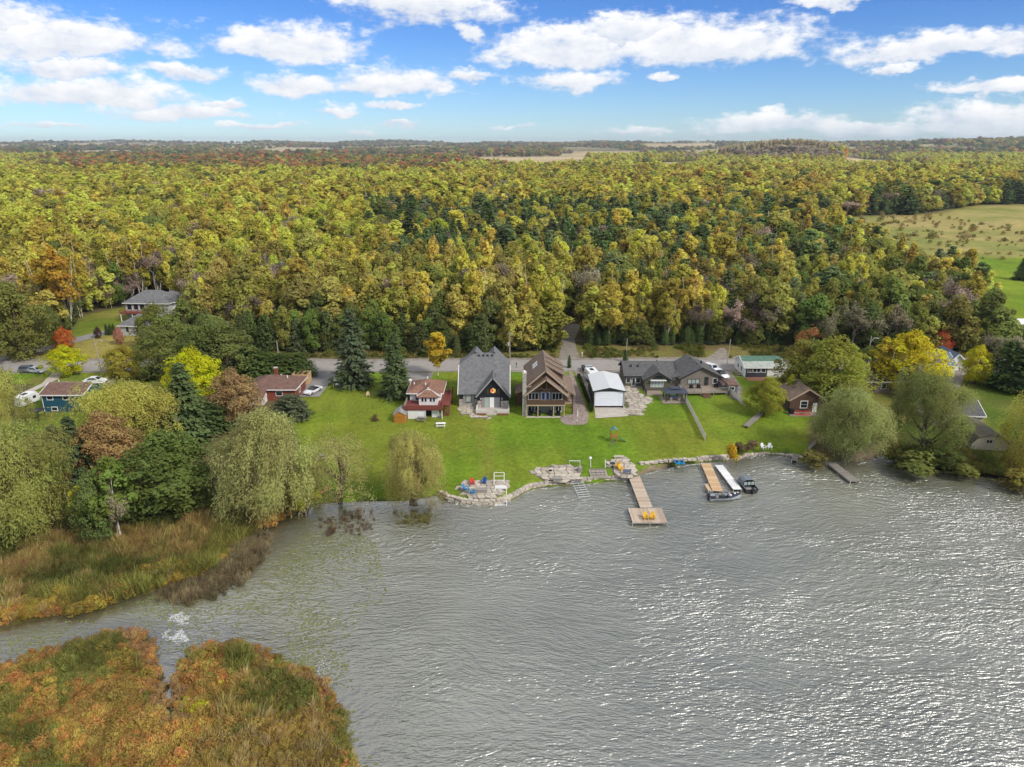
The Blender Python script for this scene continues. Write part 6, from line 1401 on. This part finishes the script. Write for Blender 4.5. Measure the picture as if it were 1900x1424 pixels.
for i in range(len(pts)):
    x, y = X[i], Y[i]; px, py = PX(x, y, Hh[i]+9); px0 = px; a = n1[i]; b = n2[i]; px += (n2[i]-.5)*190+(n1[i]-.5)*90; py += (n1[i]-.5)*34*min(1, 400/y)+(rv[i, 3]-.5)*14*min(1, 400/y); r = .55*rv[i, 0]+.45*n3[i]; r = min(max((r-.5)*1.25+.5, 0), .999)
    if y < 212 and 935 < px0 < 1345: d = {'GB': 4, 'OB': 5, 'CE': 1.4 if y < 190 else .6, 'OL': 1., 'BA': .5}
    elif y < 186.5:
        px = px0
        if px < 300: d = {'DG': 3, 'OL': 3, 'CE': 2, 'OB': 2}
        elif px < 940: d = {'DG': 6, 'CE': 4, 'GR': 3, 'SP': 1, 'OL': 1}
        elif px < 1060: d = {'GB': 5, 'CE': 1, 'OB': 2}
        elif px < 1335: d = {'GB': 4, 'CE': 4, 'OB': 3}
        elif px < 1500: d = {'DG': 6, 'CE': 3, 'GR': 2}
        else: d = {'DG': 4, 'GR': 3, 'BA': 2, 'OL': 3, 'YG': 1, 'CE': 2}
    elif py < 322 and y < 2600 and 60 < px < 940-(py-275)*1.5: d = {'RU': 4, 'BR': 4, 'DG': 3, 'OL': 3, 'OR': 1} if b < .7 else {'OL': 4, 'RU': 2, 'DG': 3}
    elif y >= 2600: d = {'DG': 4, 'BR': 3, 'OL': 3, 'OR': .6, 'RU': .8}
    elif 1330 < px < 1570 and 268 < py < 296: d = {'BA': 3, 'BR': .4}
    elif pw_(px, 610, 800)*pw_(1340-px, 0, 180)*pw_(py, 372, 412)*pw_(520-py, 0, 45)*(.5+a) > .55+.6*(rv[i, 1]-.35): d = {'PI': 6, 'SP': 1.6, 'OB': 1., 'GB': .7, 'GR': 1.}
    elif px > 1580 and 352 < py < 425 and a > .28: d = {'PI': 4, 'SP': 4, 'YB': .7}
    elif 1240 < px < 1650 and 395 < py < 510 and a > .45: d = {'PI': 5, 'GB': 1, 'OB': 2, 'BA': 1}
    elif py < 385 and px >= 900: d = {'YG': 5, 'YB': 3, 'GB': 3.5, 'GR': 2, 'OR': .7, 'BA': .6, 'OL': 1.5} if a > .35 else {'GB': 4, 'OL': 3, 'GR': 2, 'YG': 2}
    elif py < 480 and px < 980: d = {'YG': 5, 'YB': 5, 'GB': 2, 'GR': 1.2, 'BA': .5} if a > .3 else {'GR': 2, 'OL': 2, 'YG': 3, 'BA': 1, 'YB': 2}  # yellower trees, their colour also carrying this band's sunlight
    elif px < 330: d = {'YB': 3, 'OB': 4, 'GB': 3, 'BA': 2, 'OL': 2, 'GR': 1, 'YG': 1}
    elif px < 1060: d = {'OB': 6, 'OL': 3, 'GB': 1.6, 'BA': 1.3, 'GR': 1.5, 'DG': .5} if a > .3 else {'OB': 3, 'BA': 2.5, 'GR': 2, 'OL': 2}  # olive trees, their colour also carrying the nearer band's shade
    else: d = {'OB': 3, 'OL': 3, 'GB': 1.2, 'BA': 2.2, 'GR': 2.4, 'PI': 1.6, 'DG': 1} if a > .4 else {'BA': 3, 'OL': 3, 'PI': 2, 'GR': 2, 'OB': 2}
    k_ = pickw(r, d); u_ = rv[i, 5]*97 % 1
    if 186.5 < y < 700: k_ = 'BA' if u_ < .055 else ('GB' if u_ < .11 else ('YB' if u_ < .14 else k_))
    spec.append('PO' if ispo[i] else k_)
fam = [KS[k][0] for k in spec]
colv = np.array([KS[k][1] for k in spec])*(1+(rv[:, 2:3]-.5)*.75)*(1+(rv[:, 3:4]-.5)*np.array([[.22, -.05, .3]]))
scl = .48+.55*rv[:, 4]+.38*vnoise(X, Y, 28, 44); scl *= np.where(Y < 187, .86, 1.); scl *= np.where(Y > 2600, 1.5, np.where(Y > 1700, 1.25, np.where(Y > 300, 1.12, 1.)))
wid = (.35+.65*scl)*(.75+.55*rv[:, 5])*np.where(Y > 2600, 3.0, np.where(Y > 1700, 1.9, np.where(Y > 1000, 1.85, np.where(Y > 520, 1.75, np.where(Y > 300, 1.42, 1.08)))))
_v = rv[:, 0]*31 % 1; wid = wid*np.where(_v < .2, .66, np.where(_v > .88, 1.35, 1.)); scl = scl*np.where(_v < .2, .84, np.where(_v > .88, 1.12, 1.))
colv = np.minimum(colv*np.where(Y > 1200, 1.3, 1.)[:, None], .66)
scl = np.where(ispo, 1.6+.4*rv[:, 4], scl); wid = np.where(ispo, 1.15, wid)
# the largest in view stand as trees of their own
LAND = [(60,'at the far edge beside the driveway'),(230,'beyond the curving driveway'),(350,'behind the hillside house'),(500,'behind the yellow maple'),(600,'behind the red brick house'),(700,'behind the tall spruce'),
 (800,'behind the red deck'),(880,'behind the golden birch'),(950,'behind the grey house'),(1040,'beside the gravel lane'),(1110,'on the far side of the gravel lane'),
 (1200,'behind the white roofed garage'),(1300,'behind the dark grey bungalow'),(1380,'behind the railed deck'),(1480,'behind the green roof'),(1600,'behind the round maple'),(1740,'behind the golden maple'),(9999,'behind the dark cedars')]
CW = {'YG': 'yellow green', 'YB': 'pale yellow', 'GB': 'golden', 'OB': 'olive gold', 'OL': 'olive', 'GR': 'mid green', 'DG': 'dark green', 'CE': 'dark', 'PI': 'blue green', 'SP': 'dark', 'BA': 'grey leafless', 'RU': 'rust red', 'BR': 'brown', 'OR': 'orange', 'PO': 'tan'}
FW = {'broad': 'broadleaf tree', 'birch': 'birch', 'aspen': 'aspen', 'cedar': 'cedar', 'pine': 'pine', 'spruce': 'spruce', 'bare': 'tree'}
pxs = np.array([PX(X[i], Y[i], Hh[i]+8)[0] for i in range(len(pts))])
order = np.argsort(Y); own = []
for i in order:
    if -20 < pxs[i] < 1920: own.append(i)
    if len(own) >= 312-len(near_trees): break
ownset = set(own); LABS, LROW = {}, {}
for i in own:
    where = next(t for lim, t in LAND if pxs[i] < lim); row = 'front row of the wood' if Y[i] < 187 else ('second rank of the wood' if Y[i] < 193 else 'tall wood set back')
    lab = f"{CW[spec[i]]} {FW[fam[i]]}, {row} {where}"; LABS.setdefault(lab, []).append(i); LROW[i] = lab
for lab, l in LABS.items():
    l.sort(key=lambda i: -scl[i]*{'birch': 16, 'aspen': 14.5, 'broad': 13, 'pine': 14, 'spruce': 16, 'cedar': 11, 'bare': 13}[fam[i]])
    w_ = {2: ['taller', 'shorter'], 3: ['tallest', 'middling', 'shortest']}.get(len(l))
    if w_:
        for k_, i in enumerate(l): LROW[i] = w_[k_]+' '+lab
    elif len(l) > 3 and len(lab.split()) <= 13:
        for k_, i in enumerate(sorted(l, key=lambda i: pxs[i])): LROW[i] = ('first second third fourth fifth sixth seventh eighth ninth tenth eleventh twelfth'.split()+['last']*30)[k_]+' from left, '+lab
for i in own:
    where = next(t for lim, t in LAND if pxs[i] < lim); lab = LROW[i]
    nv = {'broad': 4, 'birch': 4, 'aspen': 4, 'bare': 3}.get(fam[i], 3)
    hz = scl[i]*(1.12 if fam[i] in ('broad', 'pine') else 1.02)
    plant(f"{fam[i]}{i % nv}", (X[i], Y[i], Hh[i]-.1), lab, colv[i], float(wid[i]), float(hz), group=f"{CW[spec[i]]} trees of the wood {where}")

# ---- everything farther back is one wood
tmp = bpy.data.collections.new('tree_kinds')          # not linked to the scene: only a palette for the instances
def joined(key):
    """crown and trunk of a kind as one mesh with two materials"""
    cme, tme, _, _ = PROTO[key]; bm = bmesh.new(); bm.from_mesh(cme); nf = len(bm.faces); bm.from_mesh(tme)
    bm.faces.ensure_lookup_table()
    for f in bm.faces[nf:]: f.material_index = 1
    me = bpy.data.meshes.new(key); bm.to_mesh(me); bm.free(); me.materials.append(cme.materials[0]); me.materials.append(tme.materials[0]); return me
def palette(coll, keys):
    names = []
    for i, k in enumerate(keys):
        o = bpy.data.objects.new(f'{i:03d}_{k}', joined(k) if k in PROTO else TUFT[k]); coll.objects.link(o); names.append(k)
    return {k: i for i, k in enumerate(keys)}
def instancer(name, P3, idx, rot, sc, col, coll, tilt=None):
    me = bpy.data.meshes.new(name); n = len(P3)
    me.vertices.add(n); me.vertices.foreach_set('co', np.asarray(P3, np.float32).ravel())
    me.attributes.new('idx', 'INT', 'POINT').data.foreach_set('value', np.asarray(idx, np.int32))
    r3 = np.zeros((n, 3), np.float32); r3[:, 2] = rot
    if tilt is not None: r3[:, :2] = tilt
    me.attributes.new('rot3', 'FLOAT_VECTOR', 'POINT').data.foreach_set('vector', r3.ravel())
    me.attributes.new('scl3', 'FLOAT_VECTOR', 'POINT').data.foreach_set('vector', np.asarray(sc, np.float32).ravel())
    me.attributes.new('leaf_color', 'FLOAT_COLOR', 'POINT').data.foreach_set('color', np.concatenate([col, np.ones((n, 1))], 1).astype(np.float32).ravel())
    ng = bpy.data.node_groups.new(name+'_nodes', 'GeometryNodeTree')
    ng.interface.new_socket('Geometry', in_out='INPUT', socket_type='NodeSocketGeometry'); ng.interface.new_socket('Geometry', in_out='OUTPUT', socket_type='NodeSocketGeometry')
    N = ng.nodes; gi = N.new('NodeGroupInput'); go = N.new('NodeGroupOutput'); ci = N.new('GeometryNodeCollectionInfo'); ci.inputs['Collection'].default_value = coll
    ci.inputs['Separate Children'].default_value = True; ci.inputs['Reset Children'].default_value = True
    ip = N.new('GeometryNodeInstanceOnPoints'); ip.inputs['Pick Instance'].default_value = True
    def na(nm, ty):
        q = N.new('GeometryNodeInputNamedAttribute'); q.data_type = ty; q.inputs['Name'].default_value = nm; return q.outputs['Attribute']
    L = ng.links; L.new(gi.outputs[0], ip.inputs['Points']); L.new(ci.outputs[0], ip.inputs['Instance']); L.new(na('idx', 'INT'), ip.inputs['Instance Index'])
    L.new(na('rot3', 'FLOAT_VECTOR'), ip.inputs['Rotation']); L.new(na('scl3', 'FLOAT_VECTOR'), ip.inputs['Scale']); L.new(ip.outputs[0], go.inputs[0])
    o = link(name, me); md = o.modifiers.new('instances', 'NODES'); md.node_group = ng
    return o
keys = [k for k in PROTO if k.rstrip('0123456789') in ('broad','birch','aspen','spruce','pine','cedar','bare','farbroad','farbirch','farpine','farbare')]
PAL = palette(tmp, keys)
rest = np.array([i for i in range(len(pts)) if i not in ownset])
ki = []
for i in rest:
    f_ = fam[i]
    if Y[i] < 480: ki.append(PAL[f"{f_}{i % (4 if f_ in ('broad','birch','aspen') else 3)}"])
    else:
        f2 = {'broad': 'farbroad', 'birch': 'farbirch', 'aspen': 'farbirch', 'bare': 'farbare'}.get(f_, 'farpine'); ki.append(PAL[f"{f2}{i % (3 if f2 in ('farbroad','farbirch') else 2)}"])
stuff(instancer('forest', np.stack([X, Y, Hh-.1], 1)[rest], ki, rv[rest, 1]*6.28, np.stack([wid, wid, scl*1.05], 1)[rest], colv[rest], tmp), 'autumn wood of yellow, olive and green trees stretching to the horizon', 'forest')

U = scatter(183, 214, 2.6, 9); ok = np.ones(len(U), bool)
for q in (CLEAR, GREENP, lane, track): ok &= ~inpoly(U[:, 0], U[:, 1], q)
ok &= ~((np.abs(U[:, 0]-35) < 45) & (U[:, 1] < 187.5) & (U[:, 0] > 14)); _pu = np.array([PX(a_, b_, hY(b_)) for a_, b_ in U]); ok &= ~((_pu[:, 0] < 245) & (_pu[:, 1] > 646-.25*np.clip(_pu[:, 0], -300, 245)))
U = U[ok]; ur = rng.random((len(U), 4)); uk = [PAL[f'cedar{i % 3}'] if ur[i, 0] < .55 else PAL[f'broad{i % 4}'] for i in range(len(U))]; us = .28+.3*ur[:, 1]
uc = np.where(ur[:, :1] < .55, [[.11,.15,.048]], [[.19,.20,.055]])*(.7+.7*ur[:, 2:3])
stuff(instancer('undergrowth', np.column_stack([U, np.interp(U[:, 1], YS, ZS)-.1]), uk, ur[:, 3]*6.28, np.column_stack([us*1.25, us*1.25, us]), uc, tmp), 'dark undergrowth of young cedars along the front of the wood', 'undergrowth')

# ---- reeds, marsh shrubs
TUFT = {}
def make_tuft(key, seed, nb, h, spread, w, arch=.35):
    rg = np.random.default_rng(seed); V = []; sh = []
    for i in range(nb):
        a = rg.uniform(0, 6.28); r0 = spread*rg.random()**.6*.5; hh = h*rg.uniform(.55, 1.1); b = np.array([r0*math.cos(a), r0*math.sin(a), 0]); ln = arch*hh*rg.uniform(.3, 1.2); a2 = a+rg.normal()*.7
        d_ = np.array([math.cos(a2), math.sin(a2), 0]); sd_ = np.array([-math.sin(a2+1), math.cos(a2+1), 0])*w*rg.uniform(.7, 1.4)
        m_ = b+d_*ln*.35+np.array([0, 0, hh*.6]); t_ = b+d_*ln+np.array([0, 0, hh*rg.uniform(.85, 1.)])
        V += [b-sd_*.6, b+sd_*.6, m_+sd_, m_-sd_, m_-sd_, m_+sd_, t_+sd_*.25, t_-sd_*.25]; sh += [rg.random()]*8
    V = np.array(V); TUFT[key] = np_mesh(key, V, np.arange(len(V)).reshape(-1, 4), [LEAF], fl=sh)
def make_mound(key, seed, n, h, r, ls):
    rg = np.random.default_rng(seed); V, s, cs = clump_crown(rg, lambda t: r*(1-t*.8)**.5, .05, h, 10, .32, n, ls, .8, .2)
    V[:, 2] = np.maximum(V[:, 2], .01); TUFT[key] = np_mesh(key, V, np.arange(len(V)).reshape(-1, 4), [LEAF], fl=s)
for i in range(3): make_tuft(f'reed{i}', 800+i, 46, 1.5, .8, .022)
for i in range(2): make_tuft(f'sedge{i}', 810+i, 60, .8, .9, .02, .9)
for i in range(3): make_mound(f'mound{i}', 820+i, 620, 1.0, .8, .05)
mcol = bpy.data.collections.new('marsh_kinds'); MP = palette(mcol, list(TUFT))
def marsh_points(x0, x1, y0, y1, s, seed):
    rg = np.random.default_rng(seed); gx, gy = np.meshgrid(np.arange(x0, x1, s), np.arange(y0, y1, s))
    return np.stack([gx.ravel()+rg.uniform(-.5, .5, gx.size)*s, gy.ravel()+rg.uniform(-.5, .5, gx.size)*s], 1)
def marsh(name, Q, pal, label, seed, hs=1., zoff=0.):
    """pal: list of (threshold on a patch noise, kinds, colour)"""
    rg = np.random.default_rng(seed); n = len(Q); a = fbm(Q[:, 0], Q[:, 1], 6., seed, 3)+rg.normal(size=n)*.085; b = vnoise(Q[:, 0], Q[:, 1], 2.2, seed+5); c2 = vnoise(Q[:, 0], Q[:, 1], 1.7, seed+9)
    idx = []; col = []; sc = []
    for i in range(n):
        u = .5+(a[i]-.5)*2.1; k = next(q for q in pal if u < q[0] or q is pal[-1]); kind = k[1][rg.integers(0, len(k[1]))]
        idx.append(MP[kind]); col.append(np.minimum(np.array(k[2])*1.5, .62)*(.7+.6*b[i])*(.85+.3*rg.random())*np.array([1, 1+.2*(rg.random()-.5), 1])); s_ = rg.uniform(.5, 1.35)*hs*(.55+1.0*c2[i]); sc.append((s_*1.1, s_*1.1, s_*(.7+.6*b[i])))
    z = np.array([max(hY(q[1]), .02)*(1 if zoff == 0 else 0)+zoff for q in Q])
    o = instancer(name, np.column_stack([Q, z]), idx, rg.uniform(0, 6.28, n), np.array(sc), np.array(col), mcol, rg.normal(size=(n, 2))*.12)
    return stuff(o, label, 'marsh plants')
RE, SE, MO = ['reed0','reed1','reed2'], ['sedge0','sedge1'], ['mound0','mound1','mound2']
OCH, RUS, GRS, DKG, TAN, YLW, PNK = (.31,.22,.065), (.35,.19,.065), (.20,.19,.05), (.16,.16,.045), (.36,.28,.13), (.50,.44,.035), (.29,.185,.09)
Q = marsh_points(-70, -8, 30, 80, .42, 21); Q = Q[inpoly(Q[:, 0], Q[:, 1], ISLE)]
dI = dist_poly(Q[:, 0], Q[:, 1], ISLE)
right = Q[:, 0] > -29.5+(Q[:, 1]-58)*.1
edge = dI < 1.5
marsh('marsh_plants', Q[~right & ~edge], [(.30, MO+RE, DKG), (.50, MO+RE, GRS), (.66, MO+SE, (.33,.235,.06)), (.80, MO, RUS), (2, MO+SE, OCH)], 'orange and green marsh shrubs on the near point, before the channel', 31, .85)
marsh('marsh_plants', Q[right & ~edge], [(.30, MO+RE, DKG), (.40, RE+MO, GRS), (.62, RE+SE, (.30,.225,.07)), (.8, SE+RE, TAN), (2, SE+MO, OCH)], 'tan and olive reeds on the near point, beyond the channel', 32, .8)
marsh('marsh_plants', Q[edge], [(.42, MO+SE, GRS), (.68, MO+SE, (.31,.235,.08)), (.8, MO, RUS), (2, MO, PNK)], 'reddish fringe of low plants round the near point', 33, .6)
yq = gp([(342,1300),(362,1292),(382,1300),(380,1318),(352,1326),(340,1316)]); ys_ = marsh_points(min(q[0] for q in yq), max(q[0] for q in yq), min(q[1] for q in yq), max(q[1] for q in yq), .28, 5)
for j in range(1):
    tq = ys_[inpoly(ys_[:, 0], ys_[:, 1], yq)]
    marsh('marsh_plants', tq, [(2, MO, YLW)], 'bright yellow bush among the tan reeds of the near point', 34, .65)
# the bank below the willows
BANK = gp([(-160,1172),(0,1156),(60,1147),(150,1138),(225,1112),(300,1090),(400,1058),(440,1012),(475,987),(520,964),(560,946),(545,925),(470,935),(380,945),(300,965),(230,990),(140,995),(40,985),(-30,965),(-160,970)])
Q = marsh_points(-95, -25, 70, 103, .42, 41); m_ = inpoly(Q[:, 0], Q[:, 1], BANK); Q = Q[m_]
tt = dist_poly(Q[:, 0], Q[:, 1], SH)
marsh('marsh_plants', Q[tt < 4.5], [(.30, RE, GRS), (.5, MO+SE, (.28,.21,.05)), (.68, SE+MO, (.33,.23,.05)), (.84, SE+RE, TAN), (2, MO, RUS)], 'ochre sedges along the reedy bank at the water', 42, .95)
marsh('marsh_plants', Q[tt >= 4.5], [(.30, RE, (.115,.125,.035)), (.55, RE+SE, (.17,.16,.045)), (.74, RE, (.24,.19,.07)), (2, SE+RE, (.30,.215,.085))], 'olive reeds on the bank below the big willows', 43, .85)
# brown reeds standing in the shallow water
INW = pz0([(270,1085),(340,1060),(395,1035),(425,995),(465,965),(490,975),(508,1008),(500,1035),(475,1064),(445,1090),(405,1114),(345,1128),(290,1118)])
Q = marsh_points(-60, -25, 72, 104, .36, 51); Q = Q[inpoly(Q[:, 0], Q[:, 1], INW)]; Q = Q[np.clip(dist_poly(Q[:, 0], Q[:, 1], INW)/2.2, .12, 1)*(.5+vnoise(Q[:, 0], Q[:, 1], 1.4, 3)) > rng.random(len(Q))]
marsh('water_reeds', Q, [(.5, RE, (.19,.15,.085)), (2, RE, (.25,.205,.115))], 'dark brown reeds standing in the water off the bank', 52, .62, .01)
INW2 = [pz0([(590,965),(640,945),(700,950),(700,985),(650,1000),(600,995)]), pz0([(725,945),(800,945),(815,965),(770,985),(730,975)])]
for k, q in enumerate(INW2):
    Q = marsh_points(-32, -8, 88, 104, .55, 55+k); Q = Q[inpoly(Q[:, 0], Q[:, 1], q)]; Q = Q[np.clip(dist_poly(Q[:, 0], Q[:, 1], q)/2., .1, .7)*(.3+vnoise(Q[:, 0], Q[:, 1], 1.2, 4)) > rng.random(len(Q))]
    marsh('water_reeds', Q, [(2, RE, (.17,.125,.07) if k == 0 else (.18,.16,.05))], 'thin brown reeds in the water before the bare limbed willow' if k == 0 else 'thin olive reeds in the water before the narrow willow', 56+k, .45, .01)
# rough grass on the banks at the other end of the bay and along the verge of the wood
BK2 = gp([(1640,848),(1665,835),(1700,838),(1760,830),(1800,848),(1860,858),(1960,880),(1960,905),(1860,884),(1800,874),(1745,862),(1700,866),(1662,858)])
Q = marsh_points(60, 100, 105, 125, .5, 61); Q = Q[inpoly(Q[:, 0], Q[:, 1], BK2)]
marsh('marsh_plants', Q, [(.4, RE+MO, (.10,.115,.028)), (.7, SE+MO, (.15,.135,.035)), (2, RE, (.2,.15,.04))], 'rough green growth along the bank below the beige barn shed', 62, 1.1)
Q = marsh_points(-120, 130, 176.4, 187, 1.0, 63); n_ = vnoise(Q[:, 0], Q[:, 1], 6, 8); Q = Q[(n_ > .42) & ~inpoly(Q[:, 0], Q[:, 1], lane) & ~inpoly(Q[:, 0], Q[:, 1], track) & ~inpoly(Q[:, 0], Q[:, 1], CLEAR)]
marsh('verge_plants', Q, [(.45, SE+MO, (.10,.11,.025)), (.7, SE, (.19,.15,.05)), (2, MO, (.12,.13,.03))], 'rough grass and weeds along the verge of the wood', 64, .9)
Q = marsh_points(100, 320, 330, 640, 4.2, 65); Q = Q[inpoly(Q[:, 0], Q[:, 1], MEADP)]; Q = Q[rng.random(len(Q)) < .16]
marsh('meadow_plants', Q, [(.5, MO+SE, (.24,.185,.07)), (.8, MO, (.15,.15,.04)), (2, MO, (.26,.20,.10))], 'tall dry weeds and shrubs scattered over the tan meadow', 66, 2.0)

# ---- lily pads and foam
def discs(name, pts_, rads, z, m, seed, k=6):
    rg = np.random.default_rng(seed); n = len(pts_); a = np.linspace(0, 2*math.pi, k, endpoint=False)[None, :]+rg.uniform(0, 6.28, (n, 1)); rr = rads[:, None]*rg.uniform(.75, 1.15, (n, k))
    Vx = pts_[:, :1]+np.cos(a)*rr*1.; Vy = pts_[:, 1:]+np.sin(a)*rr; Vz = np.full((n, k), z)+rg.uniform(0, .012, (n, 1))
    return link(name, np_mesh(name, np.stack([Vx, Vy, Vz], -1).reshape(-1, 3), np.arange(n*k).reshape(n, k), [m]))
PADM = mat('lily_pad', (.155,.165,.058), .5, .35, .6, spec=.5)
LZ = pz0([(0,1175),(150,1150),(290,1105),(400,1110),(470,1070),(520,1035),(560,985),(640,965),(700,1010),(720,1100),(640,1200),(660,1300),(700,1424),(640,1424),(600,1280),(500,1215),(380,1200),(300,1215),(240,1175),(100,1205),(0,1235),(-100,1255),(-100,1190)])
Q = marsh_points(-70, -8, 45, 100, .36, 71); q_ = inpoly(Q[:, 0], Q[:, 1], LZ) & ~land_mask(Q[:, 0], Q[:, 1]); Q = Q[q_]
nn = fbm(Q[:, 0], Q[:, 1], 6, 72, 3); dl = dist_poly(Q[:, 0], Q[:, 1], LZ); Q = Q[(nn+np.clip(dl, 0, 3)*.03+rng.random(len(Q))*.32) > .72]
stuff(discs('lily_pads', Q, rng.uniform(.09, .22, len(Q)), .012, PADM, 73), 'green lily pads floating in the sheltered bay', 'lily pads')
FOAM = mat('foam', (.52,.53,.52), .9, .12, 5.)
fp = [(pz0([(298,1165),(310,1145),(350,1132),(358,1150),(338,1168),(352,1190),(330,1196),(300,1186)]), .11, 'white foam drifting off the reedy bank'),
      (pz0([(585,1225),(604,1218),(612,1240),(598,1262),(586,1258)]), .3, 'small rafts of foam beside the near point'),
      (pz0([(470,990),(500,985),(515,1000),(530,1025),(520,1030),(500,1008),(475,1000)]), .3, 'thin foam streaks off the reed tip')]
for k, (q, s_, lab) in enumerate(fp):
    xs_, ys2 = [a[0] for a in q], [a[1] for a in q]; Q = marsh_points(min(xs_), max(xs_), min(ys2), max(ys2), s_, 80+k); Q = Q[inpoly(Q[:, 0], Q[:, 1], q)]; nn = fbm(Q[:, 0], Q[:, 1], 1.3, 81+k, 3); Q = Q[nn+np.clip(dist_poly(Q[:, 0], Q[:, 1], q), 0, 1)*.12+rng.normal(size=len(Q))*.05 > .54]
    stuff(discs('foam', Q, rng.uniform(.03, .1, len(Q)), .018, FOAM, 82+k), lab, 'foam')
# wash along the stone wall and the beaches
def wash(pxl, lab, seed, w=.5):
    l = np.array(pz0(pxl)); seg = []; rg = np.random.default_rng(seed)
    for a, b in zip(l[:-1], l[1:]):
        n_ = int(np.hypot(*(b-a))/.12)+1; t = rg.random(n_)[:, None]; seg.append(a*(1-t)+b*t+np.column_stack([rg.normal(size=n_)*.15, -np.abs(rg.normal(size=n_))*w]))
    Q = np.concatenate(seg); nn = vnoise(Q[:, 0], Q[:, 1], 1.1, seed); Q = Q[nn > .45]
    stuff(discs('foam', Q, rg.uniform(.05, .16, len(Q)), .02, FOAM, seed), lab, 'foam')
wash([(828,926),(850,935),(915,939),(945,931),(985,910),(1040,902)], 'white wash along the curved stone wall', 91, .35)
wash([(1090,898),(1130,893),(1165,893)], 'white wash below the narrow stone landing', 92, .3)
wash([(1192,881),(1260,866),(1305,859)], 'line of foam at the foot of the sandy beach', 93, .2)
wash([(1380,847),(1420,844),(1480,850)], 'wash against the grassy bank below the white chairs', 94, .7)
wash([(1590,862),(1620,853),(1645,848)], 'thin foam line at the little beach under the windblown willow', 95, .2)
# hedge leaves
c, rg = HEDGE; V_ = quads(c, sph(len(c), rg), .07, .1, rg); he = link('foliage', np_mesh('hedge_foliage', V_, np.arange(len(V_)).reshape(-1, 4), [LEAF], fl=np.repeat(rg.random(len(c)), 4)), hk); he['leaf_color'] = [.05, .08, .022]
# ================================================================ haze: even, thin air round the whole place
hz = bpy.data.materials.new('haze'); hz.use_nodes = True; hz.node_tree.nodes.clear(); N = NT(hz.node_tree)
pv = N.new('ShaderNodeVolumePrincipled'); pv.inputs['Color'].default_value = (.80,.90,1.,1); pv.inputs['Density'].default_value = .00006; pv.inputs['Anisotropy'].default_value = .2
o = N.new('ShaderNodeOutputMaterial'); N.l.new(pv.outputs[0], o.inputs['Volume'])
hb = MB().box(float(GX.min())-60, float(GX.max())+60, float(GY.min())-60, float(GY.max())+60, -4, float(max(ZZ.max(), 60))+28).build('haze', hz); stuff(hb, 'thin pale blue haze over the far countryside', 'haze')
